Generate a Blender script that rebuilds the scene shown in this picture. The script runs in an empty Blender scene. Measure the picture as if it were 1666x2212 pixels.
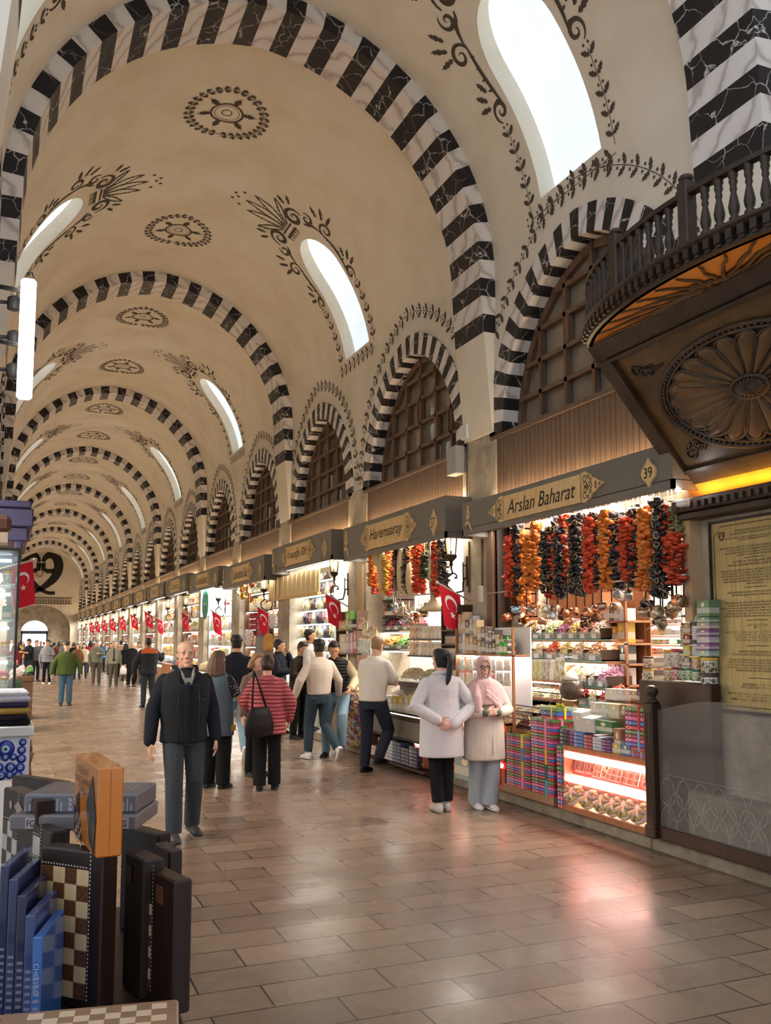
import bpy, math, random
from math import sin, cos, pi, sqrt, atan2, acos, radians, hypot
from mathutils import Vector, Matrix
from mathutils.geometry import delaunay_2d_cdt
scene = bpy.context.scene
COL = scene.collection
RND = random.Random(7)

# ------------------------------------------------------------------ camera, world, exposure
EYE = Vector((0, 0, 1.75)); F_PX = 1950.0; PY = 1185.0
_th = math.atan((1381 - PY) / F_PX)
_ps = math.atan((833 - 20) * cos(_th) / F_PX)
FWD = Vector((sin(_ps) * cos(_th), cos(_ps) * cos(_th), sin(_th)))
RGT = Vector((cos(_ps), -sin(_ps), 0)); UPV = RGT.cross(FWD)
cd = bpy.data.cameras.new('camera'); cam = bpy.data.objects.new('camera', cd); COL.objects.link(cam)
cd.lens = F_PX / 2212 * 36; cd.sensor_width = 36; cd.sensor_fit = 'AUTO'
cd.shift_y = (PY - 1106) / 2212; cd.clip_start = .05; cd.clip_end = 300
_m = Matrix((RGT, UPV, -FWD)).transposed().to_4x4(); _m.translation = EYE
cam.matrix_world = _m
scene.camera = cam

def ray(x, y): return FWD + RGT * ((x - 833) / F_PX) + UPV * ((PY - y) / F_PX)
def onX(x, y, X): d = ray(x, y); return EYE + d * ((X - EYE.x) / d.x)
def onY(x, y, Y): d = ray(x, y); return EYE + d * ((Y - EYE.y) / d.y)
def onZ(x, y, Z=0.): d = ray(x, y); return EYE + d * ((Z - EYE.z) / d.z)

w = bpy.data.worlds.new('world'); scene.world = w; w.use_nodes = True
bg = w.node_tree.nodes['Background']; bg.inputs[0].default_value = (.86, .92, 1, 1); bg.inputs[1].default_value = .8
vs = scene.view_settings
vs.view_transform = 'Standard'; vs.look = 'None'; vs.gamma = 1; vs.use_curve_mapping = False; vs.exposure = 0.45
try:
    cy = scene.cycles
    cy.max_bounces = 6; cy.diffuse_bounces = 3; cy.glossy_bounces = 3; cy.transmission_bounces = 4; cy.transparent_max_bounces = 6
    cy.caustics_reflective = False; cy.caustics_refractive = False; cy.sample_clamp_indirect = 4
    cy.use_adaptive_sampling = True; cy.adaptive_threshold = .03; cy.use_denoising = True
except Exception:
    pass

# ------------------------------------------------------------------ helpers
class MB:
    """collects faces of one mesh"""
    def __init__(s): s.v = []; s.f = []; s.m = []; s.sm = []
    def add(s, vs, fs, m=0, smooth=False):
        o = len(s.v); s.v += [tuple(p) for p in vs]
        for f in fs: s.f.append(tuple(i + o for i in f)); s.m.append(m); s.sm.append(smooth)
        return s
    def poly(s, pts, m=0): return s.add(pts, [tuple(range(len(pts)))], m)
    def box(s, a, b, m=0, M=None):
        x0, y0, z0 = a; x1, y1, z1 = b
        P = [Vector(p) for p in ((x0,y0,z0),(x1,y0,z0),(x1,y1,z0),(x0,y1,z0),(x0,y0,z1),(x1,y0,z1),(x1,y1,z1),(x0,y1,z1))]
        if M: P = [M @ p for p in P]
        return s.add(P, [(0,3,2,1),(4,5,6,7),(0,1,5,4),(1,2,6,5),(2,3,7,6),(3,0,4,7)], m)
    def cbox(s, c, d, m=0, M=None):
        return s.box([c[i]-d[i]/2 for i in range(3)], [c[i]+d[i]/2 for i in range(3)], m, M)
    def bbox(s, a, b, r=.01, m=0, M=None):
        """box with chamfered edges"""
        x0,y0,z0 = a; x1,y1,z1 = b; r = min(r, (x1-x0)*.45, (y1-y0)*.45, (z1-z0)*.45)
        cs = []
        for z, k in ((z0, r), (z0+r, 0), (z1-r, 0), (z1, r)):
            cs.append([(x0+r+k*0,y0+k,z),(x1-r,y0+k,z),(x1-k,y0+r,z),(x1-k,y1-r,z),(x1-r,y1-k,z),(x0+r,y1-k,z),(x0+k,y1-r,z),(x0+k,y0+r,z)])
        return s.loft(cs, m, M=M, smooth=False)
    def loft(s, rings, m=0, M=None, smooth=True, cap=True, closed=True):
        n = len(rings[0]); P = []
        for r in rings: P += [Vector(p) for p in r]
        if M: P = [M @ p for p in P]
        fs = []
        for i in range(len(rings)-1):
            for j in range(n if closed else n-1):
                k = (j+1) % n
                fs.append((i*n+j, i*n+k, (i+1)*n+k, (i+1)*n+j))
        o = len(s.v); s.add(P, fs, m, smooth)
        if cap:
            for f in (tuple(range(n-1,-1,-1)), tuple(range((len(rings)-1)*n, len(rings)*n))):
                s.f.append(tuple(i+o for i in f)); s.m.append(m); s.sm.append(False)
        return s
    def lathe(s, prof, c=(0,0,0), n=16, m=0, M=None, smooth=True, cap=True):
        rings = [[(c[0]+r*cos(2*pi*j/n), c[1]+r*sin(2*pi*j/n), c[2]+z) for j in range(n)] for r, z in prof]
        return s.loft(rings, m, M, smooth, cap)
    def tube(s, pts, r, n=8, m=0, smooth=True, cap=True):
        pts = [Vector(p) for p in pts]; rs = r if isinstance(r, (list, tuple)) else [r]*len(pts)
        rings = []; up = Vector((0,0,1)); a = None
        for i, p in enumerate(pts):
            t = (pts[min(i+1,len(pts)-1)] - pts[max(i-1,0)]).normalized()
            if a is None: a = t.orthogonal().normalized()
            a = (a - t * a.dot(t)); a = a.normalized() if a.length > 1e-6 else t.orthogonal().normalized()
            b = t.cross(a)
            rings.append([p + (a*cos(2*pi*j/n) + b*sin(2*pi*j/n)) * rs[i] for j in range(n)])
        return s.loft(rings, m, None, smooth, cap)
    def ball(s, c, r, m=0, nu=10, nv=7, M=None):
        r = r if isinstance(r, (list, tuple)) else (r, r, r)
        rings = []
        for i in range(nv+1):
            a = -pi/2 + pi*i/nv; a = max(-pi/2+.02, min(pi/2-.02, a))
            rings.append([(c[0]+r[0]*cos(a)*cos(2*pi*j/nu), c[1]+r[1]*cos(a)*sin(2*pi*j/nu), c[2]+r[2]*sin(a)) for j in range(nu)])
        return s.loft(rings, m, M, True, True)
    def prism(s, poly, d, m=0, M=None, mside=None):
        """polygon in xy, extruded along +z by d"""
        n = len(poly); P = [Vector((p[0],p[1],0)) for p in poly] + [Vector((p[0],p[1],d)) for p in poly]
        if M: P = [M @ p for p in P]
        s.add(P, [tuple(range(n-1,-1,-1)), tuple(range(n,2*n))], m)
        o = len(s.v) - 2*n
        for i in range(n):
            k = (i+1) % n; s.f.append((o+i,o+k,o+n+k,o+n+i)); s.m.append(m if mside is None else mside); s.sm.append(False)
        return s
    def mesh(s, name, mats):
        me = bpy.data.meshes.new(name); me.from_pydata(s.v, [], s.f)
        for mt in (mats if isinstance(mats, (list, tuple)) else [mats]): me.materials.append(mt)
        me.polygons.foreach_set('material_index', s.m); me.polygons.foreach_set('use_smooth', s.sm)
        me.update(); return me
    def build(s, name, mats, parent=None, loc=None, **kw): return link(name, s.mesh(name, mats), parent, loc, **kw)

def link(name, data, parent=None, loc=None, rz=0, **kw):
    o = bpy.data.objects.new(name, data); COL.objects.link(o)
    if parent: o.parent = parent; CH.setdefault(parent.name, []).append(o)
    if loc is not None: o.location = loc
    if rz: o.rotation_euler = (0, 0, rz)
    for k, v in kw.items(): o[k] = v
    return o
def tag(o, label=None, cat=None, group=None, kind=None):
    for k, v in (('label', label), ('category', cat), ('group', group), ('kind', kind)):
        if v: o[k] = v
    return o
def empty(name, loc, label, cat, group=None, rz=0):
    o = link(name, None, None, loc, rz); o.empty_display_size = .1
    return tag(o, label, cat, group)
def dup(root, loc=None, label=None, rz=None, scale=None):
    r = root.copy(); COL.objects.link(r)
    if loc is not None: r.location = loc
    if rz is not None: r.rotation_euler = (0, 0, rz)
    if scale is not None: r.scale = scale if isinstance(scale, (list, tuple)) else (scale,)*3
    if label: r['label'] = label
    for ch in KIDS(root):
        c = ch.copy(); COL.objects.link(c); c.parent = r; CH.setdefault(r.name, []).append(c)
        for g in KIDS(ch):
            d = g.copy(); COL.objects.link(d); d.parent = c; CH.setdefault(c.name, []).append(d)
    return r
CH = {}
def KIDS(o): return CH.get(o.name, [])
ORD = 'first second third fourth fifth sixth seventh eighth ninth tenth eleventh twelfth thirteenth fourteenth fifteenth sixteenth seventeenth eighteenth nineteenth twentieth'.split()
ORD += ['twenty-' + w_ for w_ in ORD[:9]] + ['thirtieth'] + ['thirty-' + w_ for w_ in ORD[:9]]
def NW(n):
    t = {1:'one',3:'three',5:'five',7:'seven',9:'nine',11:'eleven',13:'thirteen',15:'fifteen',17:'seventeen',19:'nineteen'}
    return t[n] if n in t else ['twenty','thirty'][n//10-2] + '-' + t[n % 10]
def st(o): o['kind'] = 'structure'; return o

# ------------------------------------------------------------------ materials
MATS = {}
def srgb(c):
    if isinstance(c, str): c = [int(c[i:i+2], 16)/255 for i in (0, 2, 4)]
    return tuple(x/12.92 if x <= .04045 else ((x+.055)/1.055)**2.4 for x in c)
def mat(name, col=None, rough=.5, metal=0., emit=None, es=0., alpha=1., trans=0., coat=0., spec=None, ior=1.45):
    if name in MATS: return MATS[name]
    m = bpy.data.materials.new(name); m.use_nodes = True; MATS[name] = m
    b = m.node_tree.nodes['Principled BSDF']
    if col is not None: b.inputs['Base Color'].default_value = (*srgb(col), 1)
    b.inputs['Roughness'].default_value = rough; b.inputs['Metallic'].default_value = metal
    if emit is not None: b.inputs['Emission Color'].default_value = (*srgb(emit), 1); b.inputs['Emission Strength'].default_value = es
    b.inputs['Alpha'].default_value = alpha; b.inputs['Transmission Weight'].default_value = trans
    b.inputs['Coat Weight'].default_value = coat; b.inputs['IOR'].default_value = ior
    if spec is not None: b.inputs['Specular IOR Level'].default_value = spec
    return m
class NT:
    def __init__(s, m): s.t = m.node_tree; s.b = s.t.nodes['Principled BSDF']
    def n(s, typ, **kw):
        nd = s.t.nodes.new(typ); ins = kw.pop('i', {})
        for k, v in kw.items(): setattr(nd, k, v)
        for k, v in ins.items():
            if isinstance(v, bpy.types.NodeSocket): s.t.links.new(v, nd.inputs[k])
            else: nd.inputs[k].default_value = v
        return nd
    def l(s, a, b): s.t.links.new(a, b)
    def ramp(s, fac, stops, interp='LINEAR'):
        r = s.n('ShaderNodeValToRGB', i={0: fac}); r.color_ramp.interpolation = interp
        e = r.color_ramp.elements
        while len(e) < len(stops): e.new(.5)
        for el, (p, c) in zip(e, stops): el.position = p; el.color = (*(srgb(c) if not isinstance(c, float) else (c,)*3), 1)
        return r.outputs[0]
    def mix(s, f, a, b, mode='MIX'):
        nd = s.n('ShaderNodeMix', data_type='RGBA', blend_type=mode)
        for k, v in ((0, f), (6, a), (7, b)):
            if isinstance(v, bpy.types.NodeSocket): s.l(v, nd.inputs[k])
            elif k == 0: nd.inputs[k].default_value = v
            else: nd.inputs[k].default_value = (*(srgb(v) if not isinstance(v, tuple) else v[:3]), 1)
        return nd.outputs[2]
    def math(s, op, a, b=0.):
        nd = s.n('ShaderNodeMath', operation=op)
        for k, v in ((0, a), (1, b)):
            if isinstance(v, bpy.types.NodeSocket): s.l(v, nd.inputs[k])
            else: nd.inputs[k].default_value = v
        return nd.outputs[0]
    def coord(s, kind='Object', scale=None, rot=None):
        o = s.n('ShaderNodeTexCoord').outputs[kind]
        if scale or rot:
            o = s.n('ShaderNodeMapping', i={'Vector': o, 'Scale': scale or (1,1,1), 'Rotation': rot or (0,0,0)}).outputs[0]
        return o
    def noise(s, vec, scale, detail=3, rough=.5, out='Fac', **k):
        return s.n('ShaderNodeTexNoise', i={'Vector': vec, 'Scale': scale, 'Detail': detail, 'Roughness': rough, **k}).outputs[out]
    def bump(s, h, strength=.3, dist=.01):
        b = s.n('ShaderNodeBump', i={'Strength': strength, 'Distance': dist, 'Height': h}); s.l(b.outputs[0], s.b.inputs['Normal'])
    def base(s, c): s.l(c, s.b.inputs['Base Color'])
def noisy(name, c1, c2, scale=8., rough=.6, bump=0., metal=0., stretch=None, lo=.3, hi=.7, detail=4, coat=0., kind='Object'):
    if name in MATS: return MATS[name]
    m = mat(name, c1, rough, metal, coat=coat); t = NT(m)
    v = t.coord(kind, stretch); f = t.noise(v, scale, detail)
    t.base(t.ramp(f, [(lo, c1), (hi, c2)]))
    if bump: t.bump(f, bump)
    return m
def wood(name, c1, c2, rough=.45, axis=2, scale=18, coat=0.):
    st_ = [1, 1, 1]; st_[axis] = .08
    return noisy(name, c1, c2, scale, rough, .05, 0, tuple(st_), .3, .7, 5, coat)
def emis(name, c, s):
    return mat(name, 'ffffff', .6, emit=c, es=s)
def objcol(name, rough=.4, metal=0., coat=0.):
    """plain material that takes its colour from each object"""
    if name in MATS: return MATS[name]
    m = mat(name, 'ffffff', rough, metal, coat=coat); t = NT(m)
    t.base(t.n('ShaderNodeObjectInfo').outputs['Color']); return m
def setcol(o, c): o.color = (*srgb(c), 1); return o

def m_plaster():
    m = mat('lime_plaster', 'e9e0d0', .85, spec=.2); t = NT(m); v = t.coord()
    f = t.noise(v, 1.1, 5, .6)
    t.base(t.ramp(f, [(.3, 'e0d5c2'), (.55, 'ebe3d4'), (.75, 'efe9dc')])); t.bump(t.noise(v, 3.5, 4), .12, .02); return m
PLASTER = m_plaster()
def m_marble(black):
    m = mat('black_marble' if black else 'white_marble', '222222', .45, spec=.3); t = NT(m)
    v = t.coord('Object')
    wv = t.n('ShaderNodeMixRGB', i={0: .22, 1: v, 2: t.noise(v, 3.2, 4, out='Color')}).outputs[0]
    if black:
        d = t.n('ShaderNodeTexVoronoi', feature='DISTANCE_TO_EDGE', i={'Vector': wv, 'Scale': 5.}).outputs['Distance']
        k = t.noise(v, 4.3, 2)
        d2 = t.math('DIVIDE', d, t.math('MAXIMUM', t.math('MULTIPLY', t.math('SUBTRACT', k, .36), 2.2), .02))
        t.base(t.ramp(d2, [(.0, 'd8d4d2'), (.03, '7a7676'), (.06, '2a2829')]))
    else:
        f = t.n('ShaderNodeTexWave', bands_direction='DIAGONAL', i={'Vector': v, 'Scale': 1.9, 'Distortion': 5., 'Detail': 3, 'Detail Scale': 1.6}).outputs['Fac']
        t.base(t.ramp(f, [(.0, 'bdb4af'), (.1, 'd6cfcb'), (.3, 'e3deda'), (1, 'e8e4e1')]))
    return m
MB_, MW_ = m_marble(True), m_marble(False)
STENCIL = mat('stencil_paint', '5a5047', .8, spec=.1)
def m_stone():
    m = mat('old_limestone', 'a89c88', .9, spec=.2); t = NT(m); v = t.coord()
    f = t.noise(v, 2.2, 6, .65); g = t.noise(v, 19, 3); p = t.n('ShaderNodeTexVoronoi', i={'Vector': v, 'Scale': 34.}).outputs['Distance']
    c = t.ramp(f, [(.25, '7d7366'), (.45, 'a89d8c'), (.6, 'bdb3a2'), (.8, '8b8276')])
    c = t.mix(t.ramp(p, [(.06, 1.), (.2, 0.)]), c, '5d554b'); t.base(c)
    t.bump(t.math('ADD', f, t.math('MULTIPLY', g, .4)), .5, .03); return m
STONE = m_stone()
def m_floor():
    m = mat('worn_stone_tiles', '8d7464', .3); t = NT(m); v = t.coord()
    wob = t.n('ShaderNodeMixRGB', i={0: .006, 1: v, 2: t.noise(v, 1.5, 2, out='Color')}).outputs[0]
    br = t.n('ShaderNodeTexBrick', offset=.5, offset_frequency=2, squash=1.0, i={'Vector': wob, 'Color1': (0,0,0,1), 'Color2': (1,1,1,1), 'Mortar': (.5,.5,.5,1), 'Scale': 1., 'Mortar Size': .006, 'Mortar Smooth': .15, 'Bias': 0., 'Brick Width': .62, 'Row Height': .29})
    tone = t.ramp(br.outputs['Color'], [(0, '7c6655'), (.3, '8c7664'), (.55, '746153'), (.8, '927c69'), (1, '6b584b')])
    big = t.noise(v, .45, 3); small = t.noise(v, 9, 6, .7)
    tone = t.mix(t.ramp(big, [(.35, 0.), (.7, .55)]), tone, '7d6a5a')
    tone = t.mix(t.ramp(small, [(.46, 0.), (.8, .4)]), tone, '53443a')
    tone = t.mix(t.ramp(small, [(.22, .5), (.4, 0.)]), tone, 'a08d7c')
    crk = t.n('ShaderNodeTexVoronoi', feature='DISTANCE_TO_EDGE', i={'Vector': t.n('ShaderNodeMixRGB', i={0: .3, 1: v, 2: t.noise(v, 2, 4, out='Color')}).outputs[0], 'Scale': 1.3}).outputs['Distance']
    ck = t.math('MULTIPLY', t.ramp(crk, [(.0, 1.), (.012, 0.)]), t.ramp(t.noise(v, 1.7, 2), [(.6, 0.), (.68, 1.)]))
    tone = t.mix(t.math('MAXIMUM', t.math('MULTIPLY', br.outputs['Fac'], .95), t.math('MULTIPLY', ck, .2)), tone, '2e241e'); t.base(tone)
    t.l(t.ramp(t.noise(v, 1.6, 2), [(.3, .2), (.7, .36)]), t.b.inputs['Roughness'])
    h = t.math('SUBTRACT', t.math('MULTIPLY', t.noise(v, 3.0, 3), .4), t.math('MULTIPLY', br.outputs['Fac'], .5)); t.bump(h, .09, .01)
    return m
FLOOR = m_floor()
DKWOOD = wood('dark_walnut', '2b1d16', '40291d', .4)
BRWOOD = wood('brown_stained_wood', '5b4230', '6d503b', .5)
ORWOOD = wood('orange_veneer', '8e5a3a', 'a26c48', .45)
CHARCOAL = mat('charcoal_sign_board', '6e6a63', .55)
BLACK = mat('black_metal', '191817', .45)
WHITE = mat('white_paint', 'e8e6e2', .5)
BRASS = mat('brass', 'b8a468', .35, .85)
STEEL = mat('steel', 'c8c8c8', .3, 1.)
GLASS = mat('clear_glass', 'eef6f4', .02, alpha=.16, spec=.7)
# ------------------------------------------------------------------ the hall: vault profile
X0, EO, RV, ZS, ZB = 2.5, .18, 2.93, 6.07, 4.15
SMAX = (ZS - ZB) + RV * acos(EO / RV)
def prof(s, side=1, off=0.):
    if s <= ZS - ZB: return X0 + side * (RV - EO - off), ZB + s
    a = (s - (ZS - ZB)) / RV
    return X0 + side * (-EO + (RV - off) * cos(a)), ZS + (RV - off) * sin(a)
def vmap(y, s, side=1, off=0.):
    if s > SMAX: s = 2 * SMAX - s; side = -side
    x, z = prof(s, side, off); return (x, y, z)
def arch(half, rise_e, base, cy, n=18):
    """pointed arch outline in (Y, s), from low-Y foot over the apex to high-Y foot"""
    R = half + rise_e; a1 = acos(rise_e / R); out = []
    for i in range(n + 1):
        a = a1 * i / n; out.append((cy + rise_e - R * cos(a), base + R * sin(a)))
    return out + [(2 * cy - y, s_) for y, s_ in reversed(out[:-1])]
def sky_outline(cy, grow=0., n=9, ht=2.03):
    hw = .55 + grow; b = 2.42 - grow; top = b + ht + 1.6 * grow - hw * 1.15; P = [(cy - hw, b), (cy + hw, b), (cy + hw, top)]
    P += [(cy + hw * cos(pi * i / (2*n)), top + 1.15 * hw * sin(pi * i / (2*n))) for i in range(1, 2*n)]
    return P + [(cy - hw, top)]
def inside(p, poly):
    x, y = p; r = False; j = len(poly) - 1
    for i in range(len(poly)):
        if (poly[i][1] > y) != (poly[j][1] > y) and x < (poly[j][0]-poly[i][0])*(y-poly[i][1])/(poly[j][1]-poly[i][1])+poly[i][0]: r = not r
        j = i
    return r
def dens(P, closed=True, d=.14):
    out = []
    for i in range(len(P) if closed else len(P) - 1):
        a, b = P[i], P[(i + 1) % len(P)]; k = max(1, int(hypot(b[0]-a[0], b[1]-a[1]) / d))
        out += [(a[0]+(b[0]-a[0])*q/k, a[1]+(b[1]-a[1])*q/k) for q in range(k)]
    if not closed: out.append(P[-1])
    return out
def sheet(L, wins, skies):
    """half vault of one bay as triangles in (Y, s) with openings cut out"""
    holes = [dens(arch(1.53, .2, 0, c), False, .3) for c in wins] + [dens(sky_outline(c)) for c in skies]
    pts = []; edges = []
    for h in holes:
        o = len(pts); pts += h; edges += [(o+i, o+(i+1) % len(h)) for i in range(len(h) - (1 if h[0][1] < .01 else 0))]
    bd = []
    ny, ns = int(L / .42), 40
    for i in range(ny + 1):
        for j in range(ns + 1):
            p = (L * i / ny, SMAX * j / ns)
            if not any(inside(p, h) for h in holes):
                if all(min(hypot(p[0]-q[0], p[1]-q[1]) for q in h) > .05 for h in holes): pts.append(p)
    r = delaunay_2d_cdt([Vector(p) for p in pts], edges, [], 0, 1e-5)
    V = [(v.x, v.y) for v in r[0]]; T = []
    for f in r[2]:
        c = (sum(V[i][0] for i in f)/3, sum(V[i][1] for i in f)/3)
        if not any(inside(c, h) for h in holes): T.append(tuple(f))
    return V, T
SKYM = emis('daylit_skylight', 'd6ecf6', .64)
def vault_bay(L, wins, skies):
    V, T = sheet(L, wins, skies); b = MB()
    for side in (1, -1):
        b.add([vmap(y, s, side) for y, s in V], T if side < 0 else [t[::-1] for t in T], 0, True)
        for c in skies:
            o = dens(sky_outline(c)); n = len(o)
            out = [((y - c) * .94 + c, s) for y, s in o]
            A = [vmap(y, s, side) for y, s in o]; B = [vmap(y, s, side, -.2) for y, s in out]
            b.add(A + B, [(i, (i+1) % n, n+(i+1) % n, n+i) for i in range(n)], 0)
            # daylight pane at the outer end of the shaft, one mesh with the vault it is set in
            Q = [vmap(y, s, side, -.19) for y, s in out]; q = vmap(c, 3.4, side, -.19)
            b.add(Q + [q], [(i, (i+1) % n, n) for i in range(n)], 1)
    return b.mesh('ceiling', [PLASTER, SKYM])
# --- stencil ornament, drawn in (Y, s)
def orn_leaf(b, f, y, s, a, ln, wd):
    P = [(0,-.16),(.18,-.5),(.3,-.32),(.5,-.62),(.6,-.34),(.78,-.42),(.82,-.16),(1,0),(.82,.16),(.78,.42),(.6,.34),(.5,.62),(.3,.32),(.18,.5),(0,.16)]
    ca, sa = cos(a), sin(a)
    b.add([f(y + ca*p*ln - sa*q*wd, s + sa*p*ln + ca*q*wd) for p, q in P], [(0,1,2,12,13,14),(2,3,4,10,11,12),(4,5,6,8,9,10),(6,7,8)])
def orn_dot(b, f, y, s, r): b.add([f(y+r*cos(i*pi/3), s+r*sin(i*pi/3)) for i in range(6)], [(0,1,2,3,4,5)])
def orn_line(b, f, P, wd, closed=False):
    n = len(P); L_, R_ = [], []
    for i, p in enumerate(P):
        a = P[(i-1) % n] if closed or i else P[0]; c = P[(i+1) % n] if closed or i < n-1 else P[-1]
        t = hypot(c[0]-a[0], c[1]-a[1]) or 1; nx, ny = -(c[1]-a[1])/t, (c[0]-a[0])/t
        k = wd(i/(n-1)) if callable(wd) else wd
        L_.append(f(p[0]+nx*k/2, p[1]+ny*k/2)); R_.append(f(p[0]-nx*k/2, p[1]-ny*k/2))
    b.add(L_ + R_, [(i, (i+1) % n, n+(i+1) % n, n+i) for i in range(n if closed else n-1)])
def walk(P, d, closed=False):
    Q = P + [P[0]] if closed else P; acc = 0; out = []; nxt = d/2
    for a, c in zip(Q, Q[1:]):
        l = hypot(c[0]-a[0], c[1]-a[1])
        while nxt <= acc + l and l > 0:
            t = (nxt-acc)/l; out.append((a[0]+(c[0]-a[0])*t, a[1]+(c[1]-a[1])*t, atan2(c[1]-a[1], c[0]-a[0]))); nxt += d
        acc += l
    return out
def garland(b, f, P, d=.2, ln=.125, wd=.052, closed=False):
    orn_line(b, f, dens(P, closed, .1), .008, closed)
    for i, (y, s, a) in enumerate(walk(P, d, closed)):
        for sg in (1, -1):
            orn_leaf(b, f, y + .012*cos(a+sg*1.3), s + .012*sin(a+sg*1.3), a + sg*.95, ln, wd)
            k = d*.55; orn_dot(b, f, y + k*cos(a) + .035*cos(a+sg*pi/2), s + k*sin(a) + .035*sin(a+sg*pi/2), .017)
def spiral(y, s, r, a0, turns, sg, r1=.15, n=26):
    return [(y + r*(1-(1-r1)*i/n)*cos(a0+sg*2*pi*turns*i/n), s + r*(1-(1-r1)*i/n)*sin(a0+sg*2*pi*turns*i/n)) for i in range(n+1)]
def medallion(b, f, c, s):
    W_ = [(c + .56*cos(2*pi*i/36), s + .52*sin(2*pi*i/36)) for i in range(36)]
    garland(b, f, W_, .115, .085, .05, True)
    for r, k in ((.22, .03), (.17, .008), (.068, .014)): orn_line(b, f, [(c+r*cos(2*pi*i/28), s+r*sin(2*pi*i/28)) for i in range(28)], k, True)
    for i in range(6):
        a = 2*pi*i/6 + .3; orn_leaf(b, f, c+.23*cos(a), s+.23*sin(a), a, .17, .09); orn_line(b, f, [(c+.23*cos(a), s+.23*sin(a)), (c+.42*cos(a), s+.42*sin(a))], .012)
def skylight_frame(b, f, c):
    hw = .76
    garland(b, f, [(c-hw, 2.27), (c+hw, 2.27)], .2)
    for sg in (1, -1):
        garland(b, f, [(c+sg*hw, 2.35), (c+sg*hw, 3.32)], .2)
        # two scrolls climbing each flank
        tp = lambda t: .012 + .05 * sin(pi * min(1, t*1.1)) * (1 - .5*t)
        m = lambda P: [(c + sg*(y-c), s) for y, s in P]
        orn_line(b, f, m(spiral(c+.72, 3.52, .13, -1.2, 1.35, 1)), tp)
        orn_line(b, f, m([(c+.64+.05*sin(q*3), 3.55+.75*q) for q in [i/10 for i in range(11)]]), lambda t: .02+.03*sin(pi*t))
        orn_line(b, f, m(spiral(c+.8, 4.25, .15, 3.6, 1.4, -1)), tp)
        orn_line(b, f, m([(c+.66-.2*q, 4.3+.35*q+.05*sin(q*5)) for q in [i/8 for i in range(9)]]), lambda t: .02+.04*sin(pi*t))
        orn_line(b, f, m(spiral(c+.4, 4.78, .19, -.4, 1.5, 1)), lambda t: .02+.06*sin(pi*min(1, t*1.2)))
        orn_line(b, f, m(spiral(c+.62, 4.6, .12, 1.0, 1.2, -1)), tp)
        for y, s, a, l in ((.85,3.62,.2,.2),(.84,3.7,.7,.2),(.78,3.78,1.1,.18),(.93,4.3,.1,.24),(.92,4.4,.6,.26),(.86,4.5,1.0,.22),(.62,4.95,.6,.2),(.55,5.02,1.1,.2)):
            orn_leaf(b, f, c+sg*y, s, a if sg > 0 else pi-a, l, .06)
        for q in range(5): orn_leaf(b, f, c+sg*(.66+.03*sin(q)), 3.62+q*.13, (.3 if sg > 0 else pi-.3), .07, .03)
    orn_line(b, f, [(c-.2, 4.66), (c+.2, 4.66)], .05); orn_line(b, f, [(c-.2, 4.76), (c+.2, 4.76)], .03)
    for q in range(-2, 3):
        orn_line(b, f, [(c+q*.08, 4.56), (c+q*.08, 4.66)], .025)
        tipy, tips = c + q*.26, 5.55 - .09*q*q
        P1 = [(c+q*.05 + (tipy-c-q*.05)*t + .07*sin(pi*t), 4.8+(tips-4.8)*t) for t in [i/10 for i in range(11)]]
        P2 = [(c+q*.05 + (tipy-c-q*.05)*t - .07*sin(pi*t), 4.8+(tips-4.8)*t) for t in [i/10 for i in range(11)]]
        orn_line(b, f, P1, .022); orn_line(b, f, P2, .022)
        for t in (.3, .45, .6, .75, .9):
            for P in (P1, P2): orn_dot(b, f, P[int(t*10)][0], P[int(t*10)][1], .022)
    for y, s in ((-.2,5.62),(.0,5.68),(.2,5.62),(-.08,5.74),(.1,5.76)): orn_dot(b, f, c+y, s, .03)
def ornaments(wins, skies, meds):
    b = MB()
    for side in (1, -1):
        f = lambda y, s: vmap(y, s, side, .006)
        for c in skies: skylight_frame(b, f, c)
        for c in wins:
            garland(b, f, arch(2.0, .24, .12, c, 24), .21)
    f = lambda y, s: vmap(y, s, 1, .006)
    for c in meds: medallion(b, f, c, SMAX)
    return b.mesh('painted_ornament', STENCIL)
def voussoirs(c, side, nb=37):
    """striped marble ring and intrados of one window arch"""
    b = MB(); n = nb * 2
    def ring(half, off, inset=0.):
        R = half + .2; a1 = acos(.2 / R); out = []
        for i in range(n + 1):
            t = i / n
            y, s = (c + .2 - R*cos(a1*t*2), R*sin(a1*t*2)) if t <= .5 else (c - .2 + R*cos(a1*(1-t)*2), R*sin(a1*(1-t)*2))
            x, yy, z = vmap(y, s, side, off)
            out.append((x + side*inset, yy, z))
        return out
    O, I, D, O2 = ring(1.83, .03), ring(1.53, .03), None, ring(1.83, -.02)
    D = [(X0 + side*(RV-EO+.30), p[1], p[2]) for p in I]
    N = n + 1; b.v = O + I + D + O2
    for i in range(n):
        k = (i // 2) % 2; k = 0 if k == 0 else 1
        for f in ((i, i+1, N+i+1, N+i), (N+i, N+i+1, 2*N+i+1, 2*N+i), (3*N+i, 3*N+i+1, i+1, i)):
            b.f.append(f if side > 0 else f[::-1]); b.m.append(k); b.sm.append(False)
    return b.mesh('window_arch_voussoirs', [MB_, MW_])
FRAMEW = wood('window_frame_wood', '5e4836', '785c48', .6)
def m_wglass():
    m = mat('dusky_window_glass', '5a5148', .07, spec=.6); t = NT(m); v = t.coord()
    t.base(t.ramp(t.noise(v, .9, 3), [(.3, '6a635a'), (.55, '837a6e'), (.75, '948a7c')])); return m
WGLASS = m_wglass()
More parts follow.
